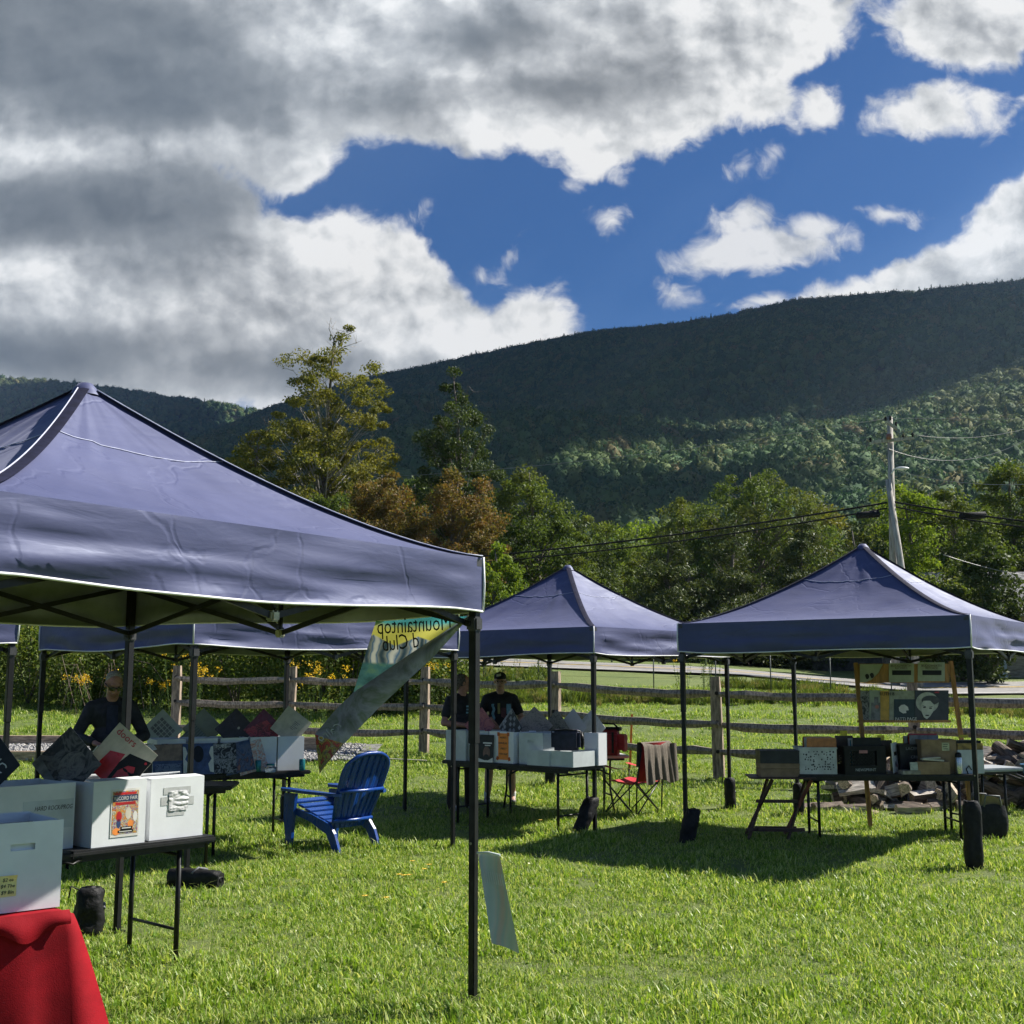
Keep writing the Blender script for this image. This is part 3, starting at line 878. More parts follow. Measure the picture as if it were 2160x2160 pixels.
tree('roadside_tree', 'green roadside tree between the vine tree and the frame edge', 2010, 1035, 58, [(0, .6), (.25, 2.6), (.6, 2.9), (.85, 1.8), (1, .4)], LM['green'], 190, 180, .15, 26, .55, .7, tr=.18)
tree('roadside_tree', 'tallest green tree over the house chimney', 2130, 975, 62, [(0, .6), (.25, 2.8), (.6, 3.0), (.85, 2.0), (1, .4)], LM['green'], 200, 180, .155, 27, .56, .7, tr=.2)
tree('roadside_tree', 'low leafy tree with orange tints over the right tent slope', 2010, 1190, 50, [(0, .6), (.3, 2.2), (.6, 2.3), (.85, 1.4), (1, .3)], LM['shrub'], 130, 180, .13, 28, .55, .7, tr=.12)
tree('roadside_tree', 'dark tree beside the clapboard house', 2075, 1150, 47, [(0, .6), (.3, 1.7), (.6, 1.8), (.85, 1.1), (1, .3)], LM['dark'], 90, 170, .17, 29, .5, .7, tr=.12)
tree('roadside_tree', 'dark tree just outside the view beyond the house', 2260, 1080, 58, [(0, .6), (.3, 2.9), (.6, 3.0), (.85, 1.8), (1, .3)], LM['dark'], 120, 150, .2, 30, .65, .7, tr=.16)
# background line of woodland trees closing the gaps below the mountain
for i, (x, yt, Y, lab, mk) in enumerate([(330, 1010, 95, 'woodland tree behind the near tent', 'green'), (470, 1000, 92, 'woodland tree behind the near tent', 'dark'), (620, 985, 96, 'woodland tree behind the tall olive tree', 'dark'), (880, 1000, 95, 'woodland tree behind the rusty trees', 'green'),
                                         (1060, 1040, 98, 'woodland tree behind the broad dark tree', 'dark'), (1230, 1090, 100, 'woodland tree in the gap below the mountain', 'green'), (1340, 1095, 98, 'woodland tree behind the hemlocks', 'bright'), (1740, 1060, 100, 'woodland tree behind the pole', 'olive'),
                                         (1860, 1040, 98, 'woodland tree behind the vine tree', 'green'), (1960, 1030, 94, 'woodland tree behind the roadside trees', 'dark'), (2080, 1030, 96, 'woodland tree behind the roadside trees', 'green'), (2200, 1040, 92, 'woodland tree beyond the house', 'dark'), (150, 1030, 95, 'woodland tree behind the near tent', 'dark'), (0, 1030, 95, 'woodland tree behind the near tent', 'green')]):
    tree('woodland_tree', lab, x, yt, Y, [(0, 3), (.3, 4.6), (.6, 4.6), (.85, 2.8), (1, .5)], LM[mk], 110, 110, .34, 60 + i, 1.0, .7, tr=.2, group='trees of the wood behind the field')

# ---------------------------------------------------------------- hedgerow
def shrub(x, Y, h, w, seed, leafm, label, group=None, leaf=.085, per=120, n=60, name='shrub'):
    rng = np.random.default_rng(seed)
    p = at(x, 1450, Y); gz = gh(p.x, Y)
    root = thing(name, label, 'shrub', (p.x, Y, gz - .03), 0, group)
    mb = MB()
    for k in range(9):
        a = rng.uniform(0, 6.28); e = Vector((math.cos(a) * w * rng.uniform(.3, .8), math.sin(a) * w * rng.uniform(.3, .8), h * rng.uniform(.6, .95)))
        mb.tube([(0, 0, 0), e * .5 + Vector((0, 0, .15)), e], [.022, .014, .005], 5, cap=False)
    mb.build('stems', bark, root)
    t = rng.uniform(.06, 1, n) ** .8
    R_ = w * np.sqrt(np.clip(1 - (t - .35) ** 2 / .55, .05, 1))
    ang = rng.uniform(0, 6.28, n); rad = R_ * np.sqrt(rng.uniform(.2, 1, n))
    cen = np.stack([rad * np.cos(ang), rad * np.sin(ang), t * h], 1)
    N_ = n * per; ci = np.repeat(np.arange(n), per)
    off = rng.normal(size=(N_, 3)) * (.13 + .05 * w)
    P = cen[ci] + off; P[:, 2] = np.abs(P[:, 2])
    outd = np.stack([np.cos(ang), np.sin(ang), np.zeros(n)], 1)[ci]
    link('foliage', quads_mesh('foliage', leaf_quads(rng, P, np.full(N_, leaf), outd, asp=.6), leafm), root)
    return root
hs = [(-60, 31, 2.6, 1.4, 'shrub'), (60, 30.5, 2.3, 1.3, 'shrub'), (150, 30.2, 1.9, 1.1, 'shrub'), (235, 30.4, 1.5, 1.0, 'shrub'), (330, 30, 1.6, .9, 'shrub'), (420, 29.6, 2.0, 1.2, 'shrub'), (500, 29.2, 2.3, 1.3, 'shrub'), (585, 28.8, 2.1, 1.2, 'shrub'),
      (665, 28.4, 2.2, 1.2, 'shrub'), (745, 28.2, 2.1, 1.2, 'shrub'), (820, 28.2, 1.9, 1.0, 'shrub'), (890, 28.4, 1.7, .9, 'shrub'), (940, 29, 1.3, .8, 'shrub')]
for i, (x, Y, h, w, mk) in enumerate(hs):
    shrub(x, Y, h, w, 200 + i, LM['shrub'], 'leafy green shrub in the hedgerow behind the gravel and rail fence', 'shrubs of the hedgerow')
for i, (x, Y, h, w) in enumerate([(-40, 34, 4.5, 2.2), (120, 34, 4.2, 2.2), (270, 34.5, 4.4, 2.2), (400, 34.5, 4.0, 2.1), (540, 34, 3.6, 2.0), (690, 34, 3.4, 2.0), (830, 34.5, 2.9, 1.7)]):
    shrub(x, Y, h, w, 230 + i, LM['dark'], 'tall dark thicket shrub behind the hedgerow', 'dark thicket behind the hedgerow', .13, 110, 90, 'thicket_shrub')
# goldenrod along the hedge
def goldenrod(x, yb, Y, h, seed, n=6, group='goldenrod in flower'):
    rng = np.random.default_rng(seed)
    p = at(x, yb, Y)
    root = thing('goldenrod', 'goldenrod clump with yellow plumes along the hedgerow and bank', 'wildflower', (p.x, Y, gh(p.x, Y) - .02), 0, group)
    mb = MB(); LP = []; FP = []
    for k in range(n):
        a = rng.uniform(0, 6.28); b = Vector((math.cos(a) * .16, math.sin(a) * .16, 0)); e = Vector((b.x * 2.2, b.y * 2.2, h * rng.uniform(.8, 1.05)))
        mb.tube([b, b.lerp(e, .5), e], [.006, .005, .003], 4, cap=False)
        for q in np.linspace(.2, .85, 16):
            LP.append(b.lerp(e, q) + Vector(rng.normal(0, .035, 3)))
        for q in range(20):
            FP.append(e + Vector((rng.normal(0, .045), rng.normal(0, .045), rng.normal(-.03, .045))))
    mb.build('stems', stemm, root)
    link('foliage', quads_mesh('foliage', leaf_quads(rng, np.array(LP), np.full(len(LP), .09), asp=.25), LM['shrub']), root)
    pl_ = link('plumes', quads_mesh('plumes', leaf_quads(rng, np.array(FP), np.full(len(FP), .040), asp=.8), LM['golden']), root); pl_['kind'] = 'stuff'
for i, (x, Y, h) in enumerate([(160, 28.6, .95), (205, 28.4, 1.0), (322, 27.8, .9), (375, 27.5, 1.6), (400, 27.3, 1.15), (432, 27.2, 1.25), (640, 26.6, 1.35), (698, 26.4, 1.2), (668, 26.4, 1.15), (930, 27.4, 1.2), (985, 32, 1.35), (1020, 32, 1.5), (1045, 31.8, 1.3), (1075, 32, 1.55), (1158, 32, 1.6), (1445, 33, 1.25), (1480, 32.5, 1.45), (1500, 32.6, 1.5)]):
    goldenrod(x, 1480, Y, h, 300 + i)
# arching dead stalks behind the man
t_ = thing('dead_brambles', 'tangle of arching dead pinkish stalks in front of the dark hedge', 'brambles', (at(200, 1440, 28.4).x, 28.4, gh(-10, 28.4)))
mb = MB(); rg = np.random.default_rng(9)
for k in range(12):
    a = Vector((rg.normal(0, .5), rg.normal(0, .2), 0)); e = a + Vector((rg.normal(0, .7), rg.normal(0, .3), rg.uniform(.2, .8)))
    mb.tube([a, a.lerp(e, .4) + Vector((0, 0, rg.uniform(.6, 1.2))), a.lerp(e, .8) + Vector((0, 0, rg.uniform(.3, .8))), e], [.006, .005, .004, .003], 5, cap=False)
mb.build('stalks', mat('dead_stalk', (.24, .17, .14), .8, .2, 12), t_)

# rough weeds below the road and along the wire fence
rng = np.random.default_rng(77)
def weed_src(seed, h, m, n=70):
    r2 = np.random.default_rng(seed); mb = MB()
    for b_ in range(n):
        a = r2.uniform(0, 6.28); rr = .28 * math.sqrt(r2.uniform()); x, y = rr * math.cos(a), rr * math.sin(a)
        L = h * r2.uniform(.5, 1.1); w = r2.uniform(.006, .014); th = r2.uniform(0, 6.28); ln = r2.uniform(.05, .5)
        dx, dy = math.cos(th), math.sin(th)
        mb.add([(x - dy * w, y + dx * w, 0), (x + dy * w, y - dx * w, 0), (x + dx * L * ln * .4 + dy * w * .7, y + dy * L * ln * .4 - dx * w * .7, L * .6), (x + dx * L * ln, y + dy * L * ln, L)], [(0, 1, 2, 3)])
        if b_ % 2:
            q = r2.uniform(.35, .9); c = Vector((x + dx * L * ln * q, y + dy * L * ln * q, L * q)); e = Vector(r2.normal(0, .06, 3)); f_ = Vector(r2.normal(0, .03, 3))
            mb.add([c, c + e * .5 + f_, c + e, c + e * .5 - f_], [(0, 1, 2, 3)])
    return source('weed_tuft', mb.mesh('weed_tuft', m))
WS = [weed_src(1, .6, LM['weed']), weed_src(2, .75, LM['shrub']), weed_src(3, .5, LM['green'])]
n = 520
xs = rng.uniform(-3, 15, n); ys = 30.4 + rng.normal(0, .30, n) - .06 * (xs - 3)
xs2 = rng.uniform(-7, 1.2, 420); ys2 = rng.uniform(31, 41, 420)
xs3 = rng.uniform(6, 14, 200); ys3 = 35.5 + rng.normal(0, .4, 200)
xs, ys = np.concatenate([xs, xs2, xs3]), np.concatenate([ys, ys2, ys3])
n = len(xs)
scatter('rough_weeds', WS, np.stack([xs, ys, gha(xs, ys)], 1), np.repeat(rng.uniform(.28, .55, n)[:, None], 3, 1), np.stack([np.zeros(n), np.zeros(n), rng.uniform(0, 6.28, n)], 1), 'rough unmown weeds on the bank below the road', 'weeds', rng.integers(0, 3, n))
# ================================================================ FENCES, POLES, BUILDINGS
rail_m = mat('split_rail_wood', (.30, .245, .195), .85, .3, 4, bump=.5, bscale=18, stretch=(8, 8, 1.2))
post_m = mat('fence_post_wood', (.37, .28, .21), .85, .3, 5, bump=.4, bscale=18, stretch=(6, 6, 1))
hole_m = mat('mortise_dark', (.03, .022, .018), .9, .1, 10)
posts = [(-6.2, 22.3), (-4.04, 22.0), (-1.56, 21.5), (.72, 20.2), (3.16, 18.55), (5.95, 17.9), (8.7, 17.1), (11.4, 16.3)]
fn_ = thing('rail_fence', 'weathered three-rail split wooden fence across the back of the field', 'fence', (0, 0, 0))
rg = random.Random(3)
for i, (x, y) in enumerate(posts):
    H_ = 1.52 + rg.uniform(-.03, .04)
    lean = Vector((rg.uniform(-.03, .03), rg.uniform(-.02, .02), 0))
    z = gh(x, y) - .05
    d = Vector((posts[min(i + 1, 7)][0] - posts[max(i - 1, 0)][0], posts[min(i + 1, 7)][1] - posts[max(i - 1, 0)][1], 0)).normalized()
    ang = math.atan2(d.y, d.x)
    mb = MB()
    n_ = 5
    prof = [(-.085, -.05), (.085, -.055), (.08, .05), (.0, .075), (-.08, .05)]
    rings = []
    for k in range(n_ + 1):
        q = k / n_
        s_ = 1 - .08 * q + rg.uniform(-.03, .03)
        top = (0.03 if k == n_ else 0)
        rings.append([Vector((px * s_ * (1 - .12 * (k == n_)), py * s_ * (1 - .12 * (k == n_)), q * (H_ + .05))) + lean * q for px, py in prof])
    m_ = len(prof)
    mb.add([v for r_ in rings for v in r_], [(a * m_ + b, a * m_ + (b + 1) % m_, (a + 1) * m_ + (b + 1) % m_, (a + 1) * m_ + b) for a in range(n_) for b in range(m_)] + [tuple(range(n_ * m_, n_ * m_ + m_))])
    po = mb.build('post', post_m, fn_, (x, y, z), (0, 0, ang))
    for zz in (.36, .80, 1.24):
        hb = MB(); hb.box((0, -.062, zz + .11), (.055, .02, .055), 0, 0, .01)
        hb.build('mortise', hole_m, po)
for i in range(7):
    (xa, ya), (xb, yb) = posts[i], posts[i + 1]
    for k, zz in enumerate((.40, .84, 1.28)):
        za, zb = gh(xa, ya) + zz + rg.uniform(-.03, .03), gh(xb, yb) + zz + rg.uniform(-.03, .03)
        mb = MB()
        n_ = 7; pts, rad = [], []
        side = .03 if (i + k) % 2 else -.03
        for q in range(n_ + 1):
            t = q / n_
            pts.append(Vector((xa + (xb - xa) * t, ya + (yb - ya) * t - .05 + side, za + (zb - za) * t - .035 * math.sin(math.pi * t) + rg.uniform(-.012, .012))))
            rad.append((.068 + rg.uniform(-.008, .014)) * (.62 if q in (0, n_) else 1))
        mb.tube(pts, rad, 6, smooth=False)
        mb.build('rail', rail_m, fn_)

# wire fence on thin steel stakes beyond
wf = thing('wire_fence', 'thin steel stake and wire fence on the bank below the road', 'fence', (0, 0, 0))
steel = mat('steel_stake', (.10, .11, .10), .6, .2, 10, metal=.3)
stk = [at(x, 1440, Y) for x, Y in ((1020, 36), (1136, 35.6), (1257, 35.2), (1379, 34.8), (1510, 34.4), (1626, 34), (1752, 33.6), (1880, 33.2))]
for p in stk:
    mb = MB(); mb.tube([(0, 0, -.1), (0, 0, 1.15)], .018, 6); mb.build('stake', steel, wf, (p.x, p.y, gh(p.x, p.y)))
for zz in (.35, .7, 1.05):
    mb = MB(); mb.tube([(p.x, p.y, gh(p.x, p.y) + zz) for p in stk], .004, 4); mb.build('wire', steel, wf)
# low string line in front of the fence
mb = MB(); a, b = gp(720, 1612, .33), gp(905, 1628, .2)
p0, p1 = at(650, 1585, 20.4), at(900, 1604, 19.6)
mb.tube([p0, p0.lerp(p1, .5) - Vector((0, 0, .03)), p1], .008, 5)
tag(mb.build('string_line', mat('pale_string', (.5, .47, .4), .8, .1, 30)), 'pale string stretched low over the grass before the fence', 'string')
# orange survey stake
p = at(1327, 1530, 19.6); mb = MB(); mb.box((0, 0, .45), (.035, .02, .95), 0, 0, .003)
tag(mb.build('survey_stake', mat('orange_paint', (.75, .22, .05), .6, .15, 10), None, (p.x, p.y, gh(p.x, p.y) - .05), (0, R(3), 0)), 'thin orange stake standing in the grass beside the middle tent leg', 'stake')

# ---------------------------------------------------------------- utility pole
pole_m = mat('pole_wood', (.43, .40, .36), .85, .22, 3, bump=.3, bscale=14, stretch=(6, 6, .6))
dkm = mat('line_hardware', (.018, .018, .02), .8, .2, 20, spec=.2)
ceram = mat('insulator_brown', (.28, .12, .08), .35, .2, 20)
lampm = mat('lamp_housing', (.72, .73, .74), .4, .08, 10)
PB = at(1890, 1450, 45.0); PB.z = gh(PB.x, 45) - .1
up_ = thing('utility_pole', 'grey wooden utility pole with crossarms, lamp and leaning brace behind the right tent', 'utility pole', PB)
top = at(1877, 880, 45.0) - PB
mb = MB(); mb.tube([(0, 0, 0), top * .5, top], [.16, .135, .105], 12); mb.build('pole', pole_m, up_)
pa, pb2 = at(1940, 1450, 44.6) - PB, at(1873, 1012, 44.75) - PB
pa.z = .05
mb = MB(); mb.tube([pa, pb2], [.15, .11], 12); mb.build('brace_pole', pole_m, up_)
def PP(x, y, Y=44.8): return at(x, y, Y) - PB
mb = MB(); mb.bar(PP(1838, 933, 44.7), PP(1905, 926, 44.7), .10, .12, bev=.006); mb.build('crossarm', pole_m, up_)
mb = MB(); mb.bar(PP(1905, 926, 44.75), PP(1928, 924, 44.75), .07, .09, bev=.006); mb.build('crossarm_extension', pole_m, up_)
mb = MB(); mb.bar(PP(1870, 889, 44.6), PP(1892, 905, 44.6), .09, .11, bev=.006); mb.build('upper_crossarm', pole_m, up_)
for (x, y) in [(1836, 928), (1905, 921), (1925, 917), (1868, 883), (1878, 882), (1890, 895)]:
    q = PP(x, y, 44.7); mb = MB(); mb.lathe([(.0, -.09), (.045, -.08), (.03, -.03), (.055, .0), (.03, .04), (.05, .07), (0, .1)], 10, q); mb.build('insulator', dkm, up_)
q = PP(1875, 921, 44.6); mb = MB(); mb.lathe([(0, -.12), (.09, -.1), (.11, 0), (.09, .1), (0, .12)], 12, q); mb.build('fuse_cutout', ceram, up_)
# street lamp on a curved arm
mb = MB(); mb.tube([PP(1880, 1000), PP(1886, 990), PP(1896, 987), PP(1900, 988)], .03, 8); arm = mb.build('lamp_arm', lampm, up_)
mb = MB()
c = PP(1903, 988)
mb.grid(lambda a, b: c + Vector(((a - .5) * .5, .12 * math.cos(b * 2 * math.pi) * math.sin(math.pi * min(max(a, .04), .96)) ** .5, .07 * math.sin(b * 2 * math.pi) * math.sin(math.pi * min(max(a, .04), .96)) ** .5)), 10, 12)
mb.build('lamp_head', lampm, up_)
def cable(name, label, pts, rad, sag, group=None, m=dkm, n=24):
    mb = MB(); a, b = pts
    mb.tube([a.lerp(b, t / n) - Vector((0, 0, sag * 4 * (t / n) * (1 - t / n))) for t in range(n + 1)], rad, 6)
    return tag(mb.build(name, m), label, 'cable', group)
cable('overhead_cable', 'upper thick black cable running left from the pole past the hemlocks', (at(1872, 1060, 44.8), at(700, 1196, 56)), .038, .35)
cable('overhead_cable', 'lower black cable running left from the pole, with a splice case', (at(1872, 1072, 44.8), at(700, 1203, 56)), .032, .45)
cable('overhead_cable', 'upper thick black cable running right from the pole', (at(1882, 1058, 44.8), at(2400, 1122, 40)), .038, .12)
cable('overhead_cable', 'lower black cable running right from the pole', (at(1882, 1068, 44.8), at(2400, 1130, 40)), .032, .18)
greyw = mat('bare_wire', (.30, .30, .29), .5, .1, 20, metal=.4)
cable('overhead_wire', 'thin bare wire from the pole top towards the right', (at(1878, 882, 44.7), at(2400, 880, 40)), .012, .05, m=greyw)
cable('overhead_wire', 'thin bare wire from the pole top towards the left', (at(1868, 883, 44.7), at(600, 1010, 70)), .012, .6, m=greyw)
cable('overhead_wire', 'thin wire rising right from the crossarm insulator', (at(1925, 917, 44.7), at(2300, 850, 46)), .012, .6, m=greyw)
cable('overhead_wire', 'thin slack wire looping below the crossarm', (at(1836, 930, 44.7), at(2200, 905, 46)), .012, 1.0, m=greyw)
cable('overhead_wire', 'thin service wire sagging right from below the street lamp', (at(1895, 994, 44.7), at(2400, 985, 38)), .012, .55, m=greyw)
cable('overhead_wire', 'low service wire sagging towards the clapboard house', (at(1990, 1170, 46), at(2300, 1225, 46)), .016, .25, m=greyw)
for (x, y, lab, w) in [(1831, 1086, 'black splice case hanging on the lower left cable', .45), (2052, 1088, 'long black splice case hanging on the lower right cable', .5)]:
    c = at(x, y, 44.9 if x < 1900 else 43.4)
    mb = MB(); mb.tube([c + Vector((-w, .0, -.03)), c + Vector((-w * .9, 0, -.02)), c + Vector((w * .9, 0, .03)), c + Vector((w, 0, .03))], [.05, .13, .13, .05], 10)
    tag(mb.build('splice_case', dkm), lab, 'cable box')

# ---------------------------------------------------------------- buildings beyond the road
def win(parent, c, w, h, axis, frame_m, glass_m):
    """window standing in a wall that faces -y (axis 0)"""
    mb = MB(); mb.box(c, (w, .05, h), 0, 0, .004); o = mb.build('window', glass_m, parent)
    for (dx, dz, sx, sz) in [(-w / 2, 0, .07, h + .14), (w / 2, 0, .07, h + .14), (0, h / 2, w, .07), (0, -h / 2, w, .07), (0, 0, w, .04), (0, 0, .04, h)]:
        mb = MB(); mb.box((c[0] + dx, c[1] - .035, c[2] + dz), (sx, .05, sz), 0, 0, .004); mb.build('frame', frame_m, o)
glass = mat('window_glass', (.05, .06, .07), .08, .2, 3, spec=.8)
whitep = mat('white_paint', (.72, .72, .70), .6, .08, 6)
def gable_house(name, label, loc, rz, w, dp, hw, hr, wall_m, roof_m, rows, row_m, door=None, wins=(), chim=None, door_m=None):
    t = thing(name, label, 'building', loc, rz)
    mb = MB(); mb.box((0, 0, hw / 2), (w, dp, hw)); wall = mb.build('wall', wall_m, t)
    mb = MB()
    mb.prism([(-w / 2, -dp / 2 + .002, hw), (-w / 2, dp / 2 - .002, hw), (-w / 2, 0, hw + hr)], (1, 0, 0), w); mb.build('gable', wall_m, t)
    for r_ in range(rows):                                        # clapboards on the front
        z = hw * (r_ + .5) / rows
        mb = MB()
        y = -dp / 2 - .012
        mb.add([(-w / 2, y - .018, z - hw / rows / 2), (w / 2, y - .018, z - hw / rows / 2), (w / 2, y, z + hw / rows / 2 - .01), (-w / 2, y, z + hw / rows / 2 - .01),
                (-w / 2, y + .012, z - hw / rows / 2), (w / 2, y + .012, z - hw / rows / 2)], [(0, 1, 2, 3), (0, 4, 5, 1)])
        mb.build('board', row_m, t)
    for s in (-1, 1):
        mb = MB()
        a = Vector((0, s * (dp / 2 + .35), hw - .35 * hr / (dp / 2))); b = Vector((0, 0, hw + hr))
        n_ = (b - a).cross(Vector((1, 0, 0))).normalized() * (.09 if s < 0 else -.09)
        if n_.z < 0: n_ = -n_
        mb.prism([Vector((-w / 2 - .3, 0, 0)) + a, Vector((-w / 2 - .3, 0, 0)) + b, Vector((-w / 2 - .3, 0, 0)) + b + n_, Vector((-w / 2 - .3, 0, 0)) + a + n_], (1, 0, 0), w + .6)
        mb.build('roof', roof_m, t)
    if door:
        mb = MB(); mb.box((door[0], -dp / 2 - .05, 1.02), (.95, .06, 2.04), 0, 0, .006); d = mb.build('door', door_m, t)
        mb = MB(); mb.box((door[0] + .34, -dp / 2 - .11, 1.0), (.06, .06, .06), 0, 0, .01); mb.build('handle', dkm, d)
    for (x, z, ww, hh) in wins:
        win(t, (x, -dp / 2 - .04, z), ww, hh, 0, whitep, glass)
    if chim:
        mb = MB(); mb.box((chim[0], chim[1], hw + hr * .7 + .5), (.7, .7, 2.0), 0, 0, .02); c = mb.build('chimney', mat('chimney_brick', (.33, .16, .11), .9, .35, 9), t)
    return t
clap = mat('clapboard_tan', (.36, .30, .22), .8, .2, 3, stretch=(1, 1, 5))
hx = at(2120, 1426, 52); hzz = gh(hx.x, 52)
gable_house('clapboard_house', 'low tan clapboard house with pale blue door behind the right tent', (hx.x + 1.7, 54.5, hzz - .1), R(-4), 11, 6, 2.9, 1.9, clap, mat('roof_shingle_grey', (.20, .20, .205), .9, .25, 5), 14, clap, door=(-2.05, 0), wins=[(1.4, 1.6, .9, 1.1)], chim=(3.3, -1.2), door_m=mat('door_pale_blue', (.48, .55, .60), .6, .08, 5))
bx = at(1290, 1388, 62); 
gable_house('red_barn', 'dark red barn partly hidden beyond the road', (bx.x, 66, gh(bx.x, 62) - .4), R(6), 7.5, 6, 2.0, .9, mat('barn_red', (.20, .05, .04), .8, .25, 4), mat('barn_roof', (.12, .12, .125), .8, .2, 5), 12, mat('barn_red', (.2, .05, .04)), wins=[(-1.5, 1.4, .8, .8)])
bx = at(1830, 1388, 60)
gable_house('grey_shed', 'dark shed with grey roof and white posts beyond the road', (bx.x, 60, gh(bx.x, 58) - .2), R(-3), 6.5, 5, 2.2, .9, mat('shed_wall', (.12, .11, .10), .85, .25, 4), mat('shed_roof', (.30, .30, .30), .8, .15, 4), 10, mat('shed_wall', (.12, .11, .10)), wins=[(1.2, 1.3, .8, .9)])
# steel pipe gate beside the barn
t_ = thing('pipe_gate', 'grey steel pipe gate on the far side of the road', 'gate', (at(1370, 1396, 51).x, 51, gh(8, 51)))
gm2 = mat('galvanised_pipe', (.42, .43, .43), .45, .15, 10, metal=.5)
for z in (.45, .85, 1.25):
    mb = MB(); mb.tube([(-1.6, 0, z), (2.4, 0, z)], .03, 8); mb.build('rail', gm2, t_)
for x in (-1.6, .4, 2.4):
    mb = MB(); mb.tube([(x, 0, -.1), (x, 0, 1.4)], .045, 8); mb.build('post', gm2, t_)
# ================================================================ TENTS
def canopy_mat():
    m = bpy.data.materials.new('navy_polyester'); m.use_nodes = True
    t = m.node_tree; t.nodes.clear(); N = NT(t)
    co = N.n('ShaderNodeTexCoord').outputs['Object']
    f, _ = N.noise(co, 2.2, 5, .55, .4); f2, _ = N.noise(N.v('MULTIPLY', co, (1, 1, 5)), 2.6, 5, .5, .5); f3, _ = N.noise(co, 420, 2, .5)
    c = N.mix(N.rng(f, .3, .7), (.044, .049, .125), (.058, .064, .152))
    b = N.n('ShaderNodeBsdfPrincipled'); N.put(b.inputs['Base Color'], c)
    N.put(b.inputs['Roughness'], N.rng(f2, .3, .7, .56, .68))
    b.inputs['Specular IOR Level'].default_value = .8; b.inputs['IOR'].default_value = 1.5; b.inputs['Specular Tint'].default_value = (.72, .80, 1, 1)
    b.inputs['Sheen Weight'].default_value = .12; b.inputs['Sheen Roughness'].default_value = .35; b.inputs['Sheen Tint'].default_value = (.75, .78, 1, 1)
    bn = N.n('ShaderNodeBump'); bn.inputs['Strength'].default_value = .22; bn.inputs['Distance'].default_value = .02
    vo_ = N.n('ShaderNodeTexVoronoi', feature='DISTANCE_TO_EDGE'); vo_.inputs['Scale'].default_value = 1.7; N.put(vo_.inputs['Vector'], N.v('ADD', co, N.v('MULTIPLY', N.noise(co, 3.0, 3, .5)[1], (.35, .35, .35))))
    crease = N.m('MULTIPLY', N.rng(vo_.outputs['Distance'], 0, .035), .35)
    N.put(bn.inputs['Height'], N.m('ADD', N.m('ADD', f2, crease), N.m('MULTIPLY', f3, .02))); t.links.new(bn.outputs[0], b.inputs['Normal'])
    o = N.n('ShaderNodeOutputMaterial'); t.links.new(b.outputs[0], o.inputs[0])
    return m
NAVY = canopy_mat()
LINING = mat('canopy_lining_silver', (.22, .235, .26), .55, .1, 5, bump=.2, bscale=9)
PIPING = mat('white_piping', (.80, .80, .80), .6, .06, 30)
STITCH = mat('seam_stitching', (.50, .52, .66), .7, .1, 30)
SEAM = mat('navy_seam_tape', (.012, .013, .034), .8, .15, 20, spec=.15)
FRAME = mat('black_steel_frame', (.010, .010, .011), .45, .3, 14, spec=.35)
JOINT = mat('plastic_joint', (.05, .05, .052), .5, .2, 14)
BRASS = mat('worn_bracket_end', (.42, .40, .28), .45, .2, 14, metal=.5)
A = 1.535; ZE, ZV, ZP = 2.30, 2.0, 3.20
def roof_z(m, dz):
    return ZE + dz + (ZP - ZE) * ((1 - m) ** 1.42) * 1.0
